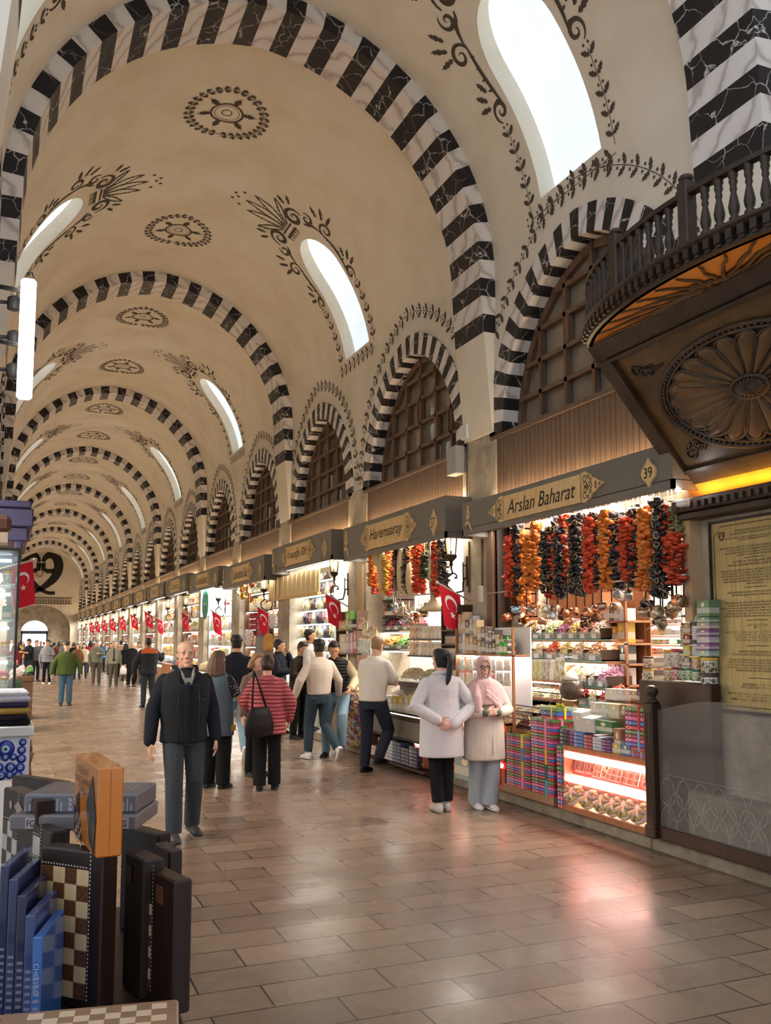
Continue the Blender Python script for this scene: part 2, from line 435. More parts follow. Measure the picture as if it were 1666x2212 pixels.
def window_mesh(c, side):
    b, g = MB(), MB(); X = X0 + side*(RV-EO+.20)
    def h(y, half=1.5):
        d = abs(y - c); R = half + .2
        return ZB + sqrt(max(0, R*R - (d+.2)**2))
    def yat(z, half=1.5):
        R = half + .2; return sqrt(max(0, R*R - (z-ZB)**2)) - .2
    P = [(X, y, ZB + s) for y, s in arch(1.55, .2, 0, c)]; Q = [(X, y, ZB+s) for y, s in arch(1.44, .2, 0, c)]; n = len(P)
    dx = side * .07
    for A, B_ in ((P, Q),):
        V = A + B_ + [(x+dx, y, z) for x, y, z in B_]
        b.add([(x-dx*.3, y, z) for x, y, z in V[:2*n]] + V[2*n:], [(i, i+1, n+i+1, n+i) for i in range(n-1)] + [(n+i, n+i+1, 2*n+i+1, 2*n+i) for i in range(n-1)])
    bx = lambda y0, y1, z0, z1, d=.04: b.box((min(X-d, X+.02), y0, z0), (max(X-d, X+.02) if side > 0 else X+d, y1, z1))
    for q in range(-2, 3):
        y = c + q * .5; bx(y-.026, y+.026, ZB, h(y))
    for z in (ZB+.03, ZB+.38, ZB+.74, ZB+1.1, ZB+1.42):
        k = yat(z); bx(c-k, c+k, z-.026, z+.026)
    for y, z in ((c-.75, ZB+.41), (c+.25, ZB+.77)):     # opened casement sashes
        for a, e_ in ((y-.2, y-.16), (y+.16, y+.2)): bx(a, e_, z, z+.3, .055)
    g.poly([(X+side*.04, y, z) for x, y, z in P])
    return b.mesh('window_frame', FRAMEW), g.mesh('window_pane', WGLASS)
def rib_mesh():
    """striped transverse arch, local Y 0 = front face"""
    b = MB(); n1, NB_ = 2, 43; zb_ = 5.4; d = .2
    l0 = ZS - zb_; l1 = (RV-d) * acos(EO/(RV-d)) ; tot = 2*(l0+l1)
    def at(t, off):
        l = t*tot; side = 1
        if l > tot/2: l = tot-l; side = -1
        if l < l0: q = .16+.04*l/l0; return (X0 + side*(RV-EO-(q if off else -.02)), zb_+l)
        a = (l-l0)/(RV-d); a1 = acos(EO/(RV-d)); aa = min(a, a1)
        rr = RV-d if off else RV+.03
        if not off: aa = a/a1*acos(EO/rr)
        return X0+side*(-EO+rr*cos(aa)), ZS+rr*sin(aa)
    n = NB_*n1; W_ = .75
    for i in range(n):
        k = (i//n1) % 2
        J0, J1, C0, C1 = at(i/n, 0), at((i+1)/n, 0), at(i/n, 1), at((i+1)/n, 1)
        b.add([(J0[0],0,J0[1]),(J1[0],0,J1[1]),(C1[0],0,C1[1]),(C0[0],0,C0[1]),(C0[0],W_,C0[1]),(C1[0],W_,C1[1]),(J1[0],W_,J1[1]),(J0[0],W_,J0[1])],
              [(0,1,2,3),(3,2,5,4),(4,5,6,7)], k)
    for side in (1, -1):     # plain plaster foot below the stripes
        a, c_ = X0+side*(RV-EO-.16), X0+side*(RV-EO-.05); e = X0+side*(RV-EO+.03)
        b.add([(a,0,zb_),(e,0,zb_),(e,W_,zb_),(a,W_,zb_),(c_,.02,4.2),(e,.02,4.2),(e,W_-.02,4.2),(c_,W_-.02,4.2)], [(0,1,5,4),(1,2,6,5),(2,3,7,6),(3,0,4,7),(4,5,6,7),(0,3,2,1)], 2)
    return b.mesh('ceiling_rib', [MB_, MW_, PLASTER])

L0, L1 = 8.44, 8.8
RC = [9.58] + [18.02 + L1*i for i in range(7)]          # rib centres
YEND = RC[-1] + L1
BAYS = [(5.6, 3.98, [1.9], [1.95], [])] + [(RC[0], L0, [2.15, 6.3], [4.22], [2.17, 6.05])] + [(y, L1, [2.25, 6.55], [4.4], [2.3, 6.3]) for y in RC[1:]]
_cache = {}
WINY = []
wn = 0
for i, (y, L, wins, skies, meds) in enumerate(BAYS):
    if L not in _cache:
        _cache[L] = (vault_bay(L, wins, skies), ornaments(wins, skies, meds), [[(voussoirs(c, sd), window_mesh(c, sd)) for c in wins] for sd in (1, -1)])
    vb, om, wm = _cache[L]
    ce = st(link('ceiling', vb, None, (0, y, 0))); ce['label'] = 'cream plaster barrel vault bay with two daylit skylights'
    link('painted_ornament', om, ce)
    for sd in (0, 1):
        for vm, (fm, gm) in wm[sd]:
            wn += 1; wo = st(link('window_%d' % wn, fm, None, (0, y, 0))); link('window_pane', gm, wo); link('voussoir_ring', vm, wo)
    WINY += [y + c for c in wins]
rm = rib_mesh()
for i, yc in enumerate([5.22] + RC): st(link('trim_%d' % (i+1), rm, None, (0, yc - .375, 0)))['label'] = 'black and white marble striped rib arch across the vault'

# ------------------------------------------------------------------ floor, kerbs, walls, shop shells
st(MB().add([(-7,-6,0),(7,-6,0),(7,YEND+6,0),(-7,YEND+6,0)], [(0,1,2,3)]).build('floor', FLOOR))
KERB = noisy('kerb_stone', '6f665a', '948a7a', 6, .6, .2)
for sd, nm in ((1, 'trim_20'), (-1, 'trim_21')):
    b = MB(); y = 3.6 if sd > 0 else 5.6
    while y < YEND:
        e = min(YEND, y + 1.35)
        a, c = (5.02, 9.) if sd > 0 else (-4., -.02)
        b.bbox((a, y+.003, 0), (c, e-.003, .14), .012); y = e
    st(b.build(nm, KERB))
def pier_edges():
    c = sorted(WINY); out = []
    for a, b_ in zip(c, c[1:]): out.append((a+b_)/2)
    return out
PIERS = [5.42] + pier_edges() + [YEND]
SHOPS = [(PIERS[i]+.42, PIERS[i+1]-.42) for i in range(len(PIERS)-1)]
b, b2 = MB(), MB()
for i, y in enumerate(PIERS):
    h = .42 if i else .46
    for k, bb, X in ((1, b, 5.22), (-1, b2, -.22)):
        x0_, x1_ = (X, X+.75) if k > 0 else (X-.75, X)
        bb.box((x0_, y-h, 0), (x1_, y+h, 4.2))
st(b.build('wall_right', STONE)); st(b2.build('wall_left', STONE))
SHOPLED = emis('shop_ceiling_lamp', 'fff4e6', 26)
SHOPW = mat('shop_wall_paint', 'd9d2c4', .7)
for k, nm in ((1, 'wall_shop_right'), (-1, 'wall_shop_left')):
    b = MB()
    for a, e in SHOPS:
        x0_, x1_ = (5.5, 7.6) if k > 0 else (-2.6, -.5)
        xb = x1_ if k > 0 else x0_; xs = 5.965 if k > 0 else -.965
        b.poly([(xb,a,.14),(xb,e,.14),(xb,e,3.6),(xb,a,3.6)]); b.poly([(x0_,a,3.55),(x1_,a,3.55),(x1_,e,3.55),(x0_,e,3.55)])
        xm = (x0_+x1_)/2 - .25*k; b.box((xm-.4, a+.3, 3.44), (xm+.4, e-.3, 3.5), 1)
        for y in (a, e): b.poly([(xs,y,.14),(xb,y,.14),(xb,y,3.6),(xs,y,3.6)])
    st(b.build(nm, [SHOPW, SHOPLED]))
# crossing where the photographer stands: side wall beyond the first rib and the back of the hall behind windows
st(MB().box((5.22, .5, 0), (5.9, 4.82, 4.2)).build('wall_crossing', STONE))
st(MB().box((5.25, .5, 4.2), (5.9, 4.85, 10.5)).box((-.9, 4.86, 8.6), (5.9, 5.5, 10.5)).build('wall_crossing_upper', PLASTER))
SLAT = wood('slatted_brown_panel', '54453a', '685546', .55, 2, 30)
b, b2 = MB(), MB()
for (a, e), c in zip(SHOPS, sorted(WINY)):
    for bb, k in ((b, 1), (b2, -1)):
        X = 5.24 if k > 0 else -.24
        y0, y1 = max(c-1.86, a-.1), min(c+1.86, e+.1); n = int((y1-y0)/.083); d = (y1-y0)/n
        for q in range(n):
            bb.box((min(X, X+k*.03), y0+q*d+.004, 3.3), (max(X, X+k*.03), y0+(q+1)*d-.004, ZB))
        bb.box((min(X+k*.02, X+k*.3), y0, 3.25), (max(X+k*.02, X+k*.3), y1, ZB)); bb.box((min(X-k*.03, X+k*.3), y0, ZB-.05), (max(X-k*.03, X+k*.3), y1, ZB))
st(b.build('trim_22', SLAT)); st(b2.build('trim_23', SLAT))
# end wall with its arch, emblem and balcony rail
def onE(x, y): return onY(x, y, YEND - .02)
ew = MB(); ry = 5.0
dc = onE(74, 1400).x; dh = onE(103, 1400).x - dc; dz = onE(74, 1340).z; ac = onE(83, 1400).x; ah = onE(150, 1400).x - ac; az = onE(83, 1306).z
def arcpts(c, h, zt, zsp, n=16): return [(c - h*cos(pi*i/n), zsp + (zt-zsp)*sin(pi*i/n)) for i in range(n+1)]
A = arcpts(ac, ah, az, az - 1.9); D_ = arcpts(dc, dh, dz, dz - .9); n = len(A)
def wallhole(b, P, xl, xr, zt, y, m):
    Q = []
    for x, z in P:
        Q.append((x, zt))
    V = [(p[0], y, p[1]) for p in P] + [(q[0], y, q[1]) for q in Q]; N = len(P)
    b.add(V, [(i, i+1, N+i+1, N+i) for i in range(N-1)], m)
    b.poly([(xl, y, 0), (P[0][0], y, 0), (P[0][0], y, zt), (xl, y, zt)], m); b.poly([(P[-1][0], y, 0), (xr, y, 0), (xr, y, zt), (P[-1][0], y, zt)], m)
wallhole(ew, A, -2, 8, 9.5, YEND, 0)
V = [(x, YEND, z) for x, z in A] + [(x, YEND+1.2, z) for x, z in A]
ew.add(V, [(i, i+1, n+i+1, n+i) for i in range(n-1)], 0)
wallhole(ew, D_, -2, 8, 6, YEND + 1.2, 1)
st(ew.build('wall_end', [PLASTER, STONE]))
SKYE = emis('bright_daylight', 'e8f2ff', 1.6)
st(MB().poly([(dc-dh-.3, YEND+2.2, 0), (dc+dh+.3, YEND+2.2, 0), (dc+dh+.3, YEND+2.2, dz+.2), (dc-dh-.3, YEND+2.2, dz+.2)]).build('window_90', SKYE))
st(MB().box((dc-dh, YEND+1.15, dz-1.1), (dc+dh, YEND+1.2, dz-.85)).box((dc-dh, YEND+1.15, 0), (dc-dh+.12, YEND+1.2, dz-.9)).box((dc+dh-.12, YEND+1.15, 0), (dc+dh, YEND+1.2, dz-.9)).build('door_1', mat('dark_blue_door', '3a4258', .5)))
# ------------------------------------------------------------------ shop signs, lamps, flags
def text_mesh(s, width, height=None, shear=0., off=0., depth=.004, align=None):
    cu = bpy.data.curves.new('lettering', 'FONT'); cu.body = s; cu.shear = shear; cu.offset = off; cu.size = 1; cu.resolution_u = 3
    if align: cu.align_x = align
    o = bpy.data.objects.new('t', cu); COL.objects.link(o); bpy.context.view_layer.update()
    me = bpy.data.meshes.new_from_object(o.evaluated_get(bpy.context.evaluated_depsgraph_get()))
    bpy.data.objects.remove(o); bpy.data.curves.remove(cu)
    xs = [v.co.x for v in me.vertices]; ys = [v.co.y for v in me.vertices]
    if not xs: return me
    kx = width / max(1e-6, max(xs)-min(xs)); ky = height / max(1e-6, max(ys)-min(ys)) if height else kx
    cx, cy_ = (max(xs)+min(xs))/2, (max(ys)+min(ys))/2
    for v in me.vertices: v.co = ((v.co.x-cx)*kx, (v.co.y-cy_)*ky, depth)
    me.name = 'lettering'; me.update(); return me
def plane_m(o, u, n):
    """matrix whose local x runs along u, local z along n (the side looked at), origin o"""
    u = Vector(u).normalized(); n = Vector(n).normalized(); v = n.cross(u)
    m = Matrix((u, v, n)).transposed().to_4x4(); m.translation = Vector(o); return m
def put(name, me, m_, parent, material=None):
    o = link(name, me, parent)
    if material and not me.materials: me.materials.append(material)
    o.matrix_local = m_; return o
PINE = wood('pale_pine_board', 'd8b47c', 'e6c896', .5, 0, 14)
INK = mat('black_lettering', '1d1812', .6)
BULB = emis('warm_bulb', 'ffdca0', 14)
STRIP = emis('white_led_strip', 'fff6ea', 16)
UPL = emis('added_warm_uplight', 'ffd9a8', 26)
SIGNS = [(39, 5.70, 9.35, 2.95, 3.33, 'Arslan Baharat'), (37, 9.79, 13.44, 2.98, 3.50, 'Haremsaray'), (35, 14.03, 17.71, 3.06, 3.57, 'Kocaoğlu Gift'), (33, 18.3, 22.28, 2.98, 3.52, 'Cankurtaran Gıda'), (31, 22.8, 26.68, 3.10, 3.62, 'Ordulu Baharat'), (29, 27.33, 31.15, 3.18, 3.74, 'Öz Baharat'), (27, 31.7, 35.6, 3.2, 3.75, 'Osmanlı')]
for i in range(7, len(SHOPS)):
    a, e = SHOPS[i]; SIGNS.append((39 - 2*i, a - .12, e + .12, 3.2, 3.75, ['Güneş', 'Lale', 'Sultan', 'Yıldız', 'Deniz', 'Gül', 'Ada', 'İpek', 'Nar', 'Can'][i-7]))
def end_outline(h, ln, sg):
    """scalloped pointed end of a plaque: half height h, length ln"""
    P = [(0, -h), (.06, -h*1.12), (.2*ln, -h*1.05), (.38*ln, -h*.86), (.46*ln, -h*.58), (.62*ln, -h*.46), (.74*ln, -h*.24), (ln, 0)]
    P = P + [(x, -y) for x, y in reversed(P[:-1])]
    return [(sg*x, y) for x, y in P]
def make_sign(num, a, e, z0, z1, name, side=1, detail=True):
    Xf = 4.85 if side > 0 else .02; Xb = 5.22 if side > 0 else -.22
    cyy, L, H = (a+e)/2, e-a, z1-z0
    if side > 0: lab = 'charcoal shop sign board with carved pale wood plaque and number %s' % NW(num)
    else: lab = 'plain charcoal sign board on the left wall opposite shop number %s' % NW(num)
    r = empty('shop_sign', (Xf, cyy, z0), lab, 'sign', 'shop signs along the %s wall' % ('right' if side > 0 else 'left'))
    s_ = 1 if side > 0 else -1; b = MB(); b.bbox((min(0, Xb-Xf), -L/2, .07), (max(0, Xb-Xf), L/2, H), .004).box((min(0, s_*.03), -L/2, 0), (max(0, s_*.03), L/2, .08))
    for y in (-L/2, L/2-.03): b.box((min(0, Xb-Xf), y, 0), (max(0, Xb-Xf), y+.03, .08))
    b.build('board', CHARCOAL, r)
    b = MB(); b.poly([(s_*.2, -L/2+.1, .068), (s_*.3, -L/2+.1, .068), (s_*.3, L/2-.1, .068), (s_*.2, L/2-.1, .068)]); b.build('light_strip', STRIP, r)
    b = MB(); b.box((min(s_*.27, s_*.33), -L/2+.15, H+.002), (max(s_*.27, s_*.33), L/2-.15, H+.02)); b.build('added_uplight', UPL, r)  # lamp added out of sight on top of the board to warm the vault
    if side < 0: return r
    M = plane_m((-.002, 0, H/2), (0, -1, 0), (-1, 0, 0))
    rl, rr, h = -L*.225, L*.165, H*.345; ln = L*.097 if num == 39 else L*.1
    if num != 39: rl, rr = -L*.19, L*.18
    P = [(rl, -h)] + [(rr, -h)] + [(rr + x, y) for x, y in end_outline(h, ln, 1)][1:-1] + [(rr, h), (rl, h)] + [(rl + x, y) for x, y in reversed(end_outline(h, ln, -1))][1:-1]
    b = MB(); b.prism(P, .022, 0, M)
    f = lambda x, y: tuple(M @ Vector((x, y, .024)))
    if detail:
        for c, sg in ((rr, 1), (rl, -1)):
            orn = MB()
            orn_line(orn, f, [(c, -h*.95), (c, h*.95)], .008)
            for yy, rr_, xx in ((.62, .22, .17), (-.62, .22, .17), (.22, .2, .2), (-.22, .2, .2), (.75, .12, .32), (-.75, .12, .32), (.4, .14, .42), (-.4, .14, .42), (0, .16, .45), (.14, .1, .65), (-.14, .1, .65), (0, .09, .82)):
                orn_line(orn, f, [(c+sg*(xx*ln+rr_*h*.8*cos(q*pi/5)), h*yy*.95+rr_*h*sin(q*pi/5)) for q in range(10)], .009, True)
            for q in range(7): orn_line(orn, f, [(c+sg*.3*ln, 0), (c+sg*(.3*ln+.3*h*cos(q*.9)), .3*h*sin(q*.9))], .006)
            b.add(orn.v, orn.f, 1)
    pq = b.build('plaque', [PINE, INK], r)
    put('lettering', text_mesh(name, (rr-rl)*.88 if len(name) > 8 else (rr-rl)*.7, h*(1.15 if len(name) > 8 else 1.05), .28, .0), M @ Matrix.Translation((( rl+rr)/2, 0, .022)), pq, INK)
    nb = L*.5 - (.27 if num == 39 else .3); Mn = M @ Matrix.Translation((nb, -H*.05 if num == 39 else -H*.08, 0))
    hh, ww = H*.33, H*.19 if num != 39 else H*.25
    b = MB(); b.prism([(0,-hh),(ww*.3,-hh*.66),(ww*.85,-hh*.3),(ww,0),(ww*.85,hh*.3),(ww*.3,hh*.66),(0,hh),(-ww*.3,hh*.66),(-ww*.85,hh*.3),(-ww,0),(-ww*.85,-hh*.3),(-ww*.3,-hh*.66)], .02, 0, Mn)
    np_ = b.build('number_plate', PINE, r)
    put('number', text_mesh(str(num), ww*(1.1 if num > 9 else .5), hh*.72), Mn @ Matrix.Translation((0, 0, .02)), np_, INK)
    k = H / .38; Mt = M @ Matrix.Translation((-L*.5 + .17, 0, 0)) @ Matrix.Scale(k, 4)
    b = MB()
    b.prism([(0,-.02),(.03,.005),(.034,.05),(.015,.1),(.02,.15),(.0,.115),(-.012,.15),(-.015,.1),(-.034,.05),(-.03,.005)], .015, 0, Mt)
    b.prism([(-.01,-.03),(.02,-.035),(.05,-.08),(.085,-.15),(.1,-.17),(.06,-.13),(.02,-.075),(-.02,-.06),(-.035,-.085),(-.06,-.09),(-.045,-.075),(-.065,-.06),(-.05,-.045)], .015, 0, Mt)
    b.prism([(-.006,.03),(.006,.03),(.006,.06),(0,.075),(-.006,.06)], .017, 1, Mt)
    b.build('tulip_emblem', [PINE, INK], r)
    return r
for sg in SIGNS: make_sign(*sg, detail=sg[0] > 26)
for i in range(3, len(SIGNS)): make_sign(*SIGNS[i][:6], side=-1)

LAMPMETAL = mat('bronzed_lamp_iron', '3b2a20', .45, .6)
LAMPGLASS = mat('lamp_glass', 'fff2d8', .05, alpha=.3)
def wall_lamp(X, Y, z, reach, lab, side=1):
    r = empty('wall_lantern', (X, Y, z), lab, 'lamp', 'wall lanterns on the stone piers')
    s = -side; b = MB(); c = s*reach
    b.lathe([(.012,.13),(.02,.1),(.05,.085),(.1,.05),(.125,.0),(.125,-.012),(.1,-.01)], (c,0,.36), 8, smooth=False); b.build('lamp_roof', LAMPMETAL, r)
    b = MB(); b.lathe([(.09,.35),(.075,.2),(.062,.06)], (c,0,0), 6, smooth=False, cap=False)
    g = b.build('lamp_glass', LAMPGLASS, r)
    b = MB()
    for q in range(6):
        a = q*pi/3; b.tube([(c+.09*cos(a), .09*sin(a), .35), (c+.075*cos(a), .075*sin(a), .2), (c+.062*cos(a), .062*sin(a), .06)], .006, 5)
    b.lathe([(.025,-.07),(.02,-.02),(.07,.03),(.075,.065),(.06,.07)], (c,0,0), 10); b.build('lamp_cage', LAMPMETAL, r)
    b = MB(); b.ball((c,0,.19), (.03,.03,.075)); b.build('bulb', BULB, r)
    b = MB(); P = [(c, 0, -.05), (c, 0, -.1)]
    P += [(c + s*-.0 + .075*cos(t)*side - .075*side, 0, -.14 - .0 + .075*sin(t)) for t in [q*.35 for q in range(0)]]
    P += [(c - s*.02, 0, -.16), (c + s*.06, 0, -.22), (c+s*.055, 0, -.32), (c - s*.05, 0, -.4), (c - s*.16, 0, -.38), (-s*-.06, 0, -.28), (s*.05, 0, -.22), (s*.005, 0, -.21)]
    b.tube(P, .013, 7)
    b.tube([(c - s*(.02+.05*q/10)*1. + s*.05*cos(q*.6)*(1-q/14), 0, -.2 + .05*sin(q*.6)*(1-q/14)) for q in range(11)], .011, 6)
    b.tube([(s*.06,0,-.24),(s*.06,0,-.02)], .009, 6); b.tube([(s*.06,0,-.06),(0,0,-.06)], .008, 6); b.build('bracket', LAMPMETAL, r)
    b = MB(); b.bbox((-.012, -.025, -.32), (.012, .025, .06), .006); b.build('wall_plate', LAMPMETAL, r); return r
FLAGRED = mat('red_flag_cloth', 'c41f32', .7, spec=.2); FLAGWHITE = mat('white_flag_print', 'f1e9e2', .7)
def flag(base, tip, drop, lab, back=.3, width=None, group='flags along the shop fronts', sway=.15):
    """flag hung from a slanting pole; hoist along the pole, fly hanging down"""
    base, tip = Vector(base), Vector(tip); ax = (base - tip)
    r = empty('flag', base, lab, 'flag', group)
    b = MB(); b.tube([(0,0,0), tip-base], .011, 7); b.ball(tip-base, .022); b.build('flag_pole', mat('pale_pole', 'c9b8a8', .5), r)
    Lp = ax.length; u = ax.normalized(); w_ = width or Lp*.62; st0 = tip - base + u*(Lp*.06)
    dn = Vector((0, 0, -1)) + u*sway; n = u.cross(dn).normalized()
    def f(p, q, off=0.):       # p 0..1 along hoist, q 0..1 down the fly
        return st0 + u*(w_*(p*(1-.12*q)+.05*q)) + dn*(drop*q) + n*(.018*sin(p*5+q*2)*q + off)
    N, K = 8, 10; b = MB()
    b.add([f(i/N, j/K, o) for o in (.0015, -.0015) for j in range(K+1) for i in range(N+1)],
          [(j*(N+1)+i, j*(N+1)+i+1, (j+1)*(N+1)+i+1, (j+1)*(N+1)+i) for o in (0, 1) for j in [q + o*(K+1) for q in range(K)] for i in range(N)], 0, True)
    c = b.build('flag_cloth', FLAGRED, r)
    asp = drop / w_
    for s in (1, -1):
        b = MB(); n1 = 22; O, I = [], []
        for k in range(n1+1):
            a = .62 + (2*pi-1.24)*k/n1; O.append((.5+.3*sin(a)*1., .36+(-.0)+.3*cos(a)/asp))
        for k in range(n1+1):
            a = .0; t = .62+(2*pi-1.24)*k/n1; O_ = O[k]
            I.append((.5+.235*sin(t), .36+.065/asp+.235*cos(t)/asp))
        # inner circle is nearer the fly, so the horns point to the star
        V = [f(p, q, s*.004) for p, q in O] + [f(p, q, s*.004) for p, q in I]; N2 = n1+1
        b.add(V, [(i, i+1, N2+i+1, N2+i) for i in range(n1)])
        sc = (.5, .36+.4/asp); S_ = [f(sc[0]+(.15 if k % 2 == 0 else .06)*sin(k*pi/5), sc[1]+(.15 if k % 2 == 0 else .06)*cos(k*pi/5)/asp*-1, s*.004) for k in range(10)]
        b.add(S_ + [f(sc[0], sc[1], s*.004)], [(k, (k+1) % 10, 10) for k in range(10)])
        b.build('crescent_and_star', FLAGWHITE, c)
    return r
# lamps and flags stand on the pier faces, found along the wall plane
LAMPS = [(39, 1010, 1235, 975, 'lit iron wall lantern on the pier left of shop sign 39'), (37, 742+10, 1240, 722, 'lit iron wall lantern on the pier left of shop sign 37')]
pw = onX(1010, 1250, 5.22); q_ = onY(975, 1240, pw.y); wall_lamp(5.22, pw.y, 2.72, 5.22-q_.x, 'lit iron wall lantern on the pier between shop signs 37 and 39')
pw = onX(752, 1258, 5.22); q_ = onY(722, 1268, pw.y); wall_lamp(5.22, pw.y, 2.8, 5.22-q_.x, 'lit iron wall lantern on the pier between shop signs 35 and 37')
for i, (px_, lx) in enumerate(((595, 570), (487, 472), (415, 402))):
    pw = onX(px_, 1290, 5.22); q_ = onY(lx, 1290, pw.y); wall_lamp(5.22, pw.y, 2.75, 5.22-q_.x, 'lit iron wall lantern on the pier between shop signs %s and %s' % (NW(33-2*i), NW(35-2*i)))
for i in range(5, 15): wall_lamp(5.22, PIERS[i+1], 2.75, .28, 'far lit wall lantern between shop signs %s and %s' % (NW(37-2*i-2), NW(37-2*i)))
FL = [((1017,1299), (944,1258), .47, 'red flag with white crescent and star hanging beside shop sign 39'), ((752,1310), (699,1280), .45, 'red flag with white crescent and star on the pier left of shop sign 37'), ((592,1332), (553,1309), .47, 'red flag with crescent and star in front of shop number 33'), ((487,1338), (456,1318), .5, 'red flag with crescent and star in front of shop number 31'), ((413,1335), (391,1321), .48, 'red flag with crescent and star in front of shop number 29'), ((357,1345), (338,1335), .48, 'red flag with crescent and star in front of shop number 27')]
for (bx_, by_), (tx, ty), dr, lab in FL:
    p0 = onX(bx_, by_, 5.22); p1 = onY(tx, ty, p0.y); flag(p0, p1, dr, lab)
for i in range(6, 13):
    y = PIERS[i+1]; flag((5.22, y, 2.55), (4.72, y, 2.85), .5, 'small red flag far down the right wall in front of shop number %s' % NW(37-2*i))
# ------------------------------------------------------------------ goods: materials and shared meshes
def m_carton(name, rough=.35, kind=0):
    m = mat(name, 'ffffff', rough); t = NT(m); g = t.coord('Generated'); col = t.n('ShaderNodeObjectInfo').outputs['Color']
    x, y, z = t.n('ShaderNodeSeparateXYZ', i={0: g}).outputs
    rnd = t.n('ShaderNodeObjectInfo').outputs['Random']
    if kind == 0:      # carton: pale label band with small print and a round mark
        band = t.ramp(z, [(0, 0.), (.2, 1.), (.52, 1.), (.53, 0.)], 'CONSTANT')
        nz = t.noise(g, 22, 2, W=1) if False else t.noise(t.n('ShaderNodeMapping', i={'Vector': g, 'Scale': (9, 9, 26)}).outputs[0], 2.2, 2)
        ink = t.ramp(nz, [(.52, 0.), (.56, 1.)])
        c = t.mix(t.math('MULTIPLY', band, .75), col, 'ece6da'); c = t.mix(t.math('MULTIPLY', ink, .6), c, '4a3a34')
        yy = t.math('SUBTRACT', y, .5); zz = t.math('SUBTRACT', z, .72)
        d = t.math('ADD', t.math('MULTIPLY', yy, yy), t.math('MULTIPLY', zz, zz))
        c = t.mix(t.ramp(d, [(.0, 1.), (.018, 1.), (.019, 0.)], 'CONSTANT'), c, 'f1dfae')
    elif kind == 1:    # lokum box edge: coloured with a ring mark and line of print
        yy = t.math('SUBTRACT', y, .82); zz = t.math('MULTIPLY', t.math('SUBTRACT', z, .5), .42)
        d = t.math('ADD', t.math('MULTIPLY', yy, yy), t.math('MULTIPLY', zz, zz))
        c = t.mix(t.ramp(d, [(.0, 0.), (.004, 1.), (.012, 0.)], 'CONSTANT'), col, 'efe9e6')
        nz = t.ramp(t.noise(t.n('ShaderNodeMapping', i={'Vector': g, 'Scale': (1, 30, 3)}).outputs[0], 1.5, 2), [(.5, 0.), (.55, 1.)])
        lim = t.math('MULTIPLY', t.ramp(y, [(0, 0.), (.12, 1.), (.66, 0.)], 'CONSTANT'), t.ramp(z, [(0, 0.), (.38, 1.), (.66, 0.)], 'CONSTANT'))
        c = t.mix(t.math('MULTIPLY', t.math('MULTIPLY', nz, lim), .6), c, 'e8e2de')
        c = t.mix(t.ramp(z, [(0, 1.), (.06, 0.)], 'CONSTANT'), c, '2a2422')
    else:              # pouch / tin: mottled picture print
        nz = t.noise(g, 5, 3); c = t.mix(t.ramp(nz, [(.45, 0.), (.52, .7)]), col, 'f0e8d8')
        c = t.mix(t.ramp(t.noise(g, 11, 2), [(.58, 0.), (.64, .8)]), c, '3a2a20')
        c = t.mix(t.ramp(z, [(0, 0.), (.86, .55)], 'CONSTANT'), c, 'f4f0e6')
    t.base(c); return m
CARTON, LOKUM, POUCH = m_carton('printed_carton', .4), m_carton('printed_lokum_box', .25, 1), m_carton('printed_pouch', .25, 2)
PLAIN = objcol('coloured_gloss', .3); MATT = objcol('coloured_matt', .8); METALC = objcol('coloured_metal', .28, 1.)
CLEARJ = mat('clear_jar', 'ffffff', .05, alpha=.35, spec=.6)
BOXM = MB().bbox((-.5,-.5,0), (.5,.5,1), .02).mesh('box', CARTON)
LBOX = MB().bbox((-.5,-.5,0), (.5,.5,1), .02).mesh('box', LOKUM)
def pouch_mesh():
    b = MB(); R = []
    for z, tx, ty in ((0,.5,.46),(.06,.5,.5),(.3,.46,.5),(.6,.3,.49),(.85,.08,.48),(.9,.02,.49),(1,.015,.5)):
        R.append([(tx*sx, ty*sy, z) for sx, sy in ((-1,-.8),(-.6,-1),(.6,-1),(1,-.8),(1,.8),(.6,1),(-.6,1),(-1,.8))])
    return b.loft(R).mesh('pouch', POUCH)
POUCHM = pouch_mesh()
TIN_B = MB().lathe([(.48,0),(.5,.02),(.5,.78),(.47,.8)], n=14).mesh('tin_body', POUCH); TIN_L = MB().lathe([(.5,.8),(.51,.82),(.51,.98),(.48,1)], n=14).mesh('lid', PLAIN)
BOT_B = MB().lathe([(.46,0),(.5,.04),(.5,.5),(.42,.62),(.18,.78),(.15,.92)], n=12).mesh('bottle_body', PLAIN); BOT_L = MB().lathe([(.18,.9),(.18,1),(.1,1.0)], n=10).mesh('cap', PLAIN); BOT_P = MB().lathe([(.505,.12),(.505,.42)], n=12, cap=False).mesh('label_wrap', mat('paper_label', 'e9dfc8', .7))
def goods(kind, p, size, col, label, group=None, rz=0., lid=None, tilt=None):
    """one product; p = centre of its foot, size = (x, y, z)"""
    nm, cat, me = {'box': ('product_box', 'box', BOXM), 'lokum': ('sweets_box', 'box', LBOX), 'pouch': ('coffee_pouch', 'packet', POUCHM), 'tin': ('tea_tin', 'tin', TIN_B), 'bottle': ('bottle', 'bottle', BOT_B), 'jar': ('spice_jar', 'jar', TIN_B)}[kind]
    if kind == 'box': nm = 'cosmetics_carton' if 'cosmetics' in label else 'spice_carton' if 'tall' in label else 'goods_carton' if 'from the far end' in label else nm
    o = link(nm, me, None, p, rz); o.scale = size; setcol(o, col); tag(o, label, cat, group)
    if kind in ('tin', 'jar'): setcol(link('lid', TIN_L, o), lid or 'c9a24a')
    if kind == 'bottle': setcol(link('cap', BOT_L, o), lid or '222222'); link('label_wrap', BOT_P, o)
    if tilt: o.rotation_euler = tilt
    return o
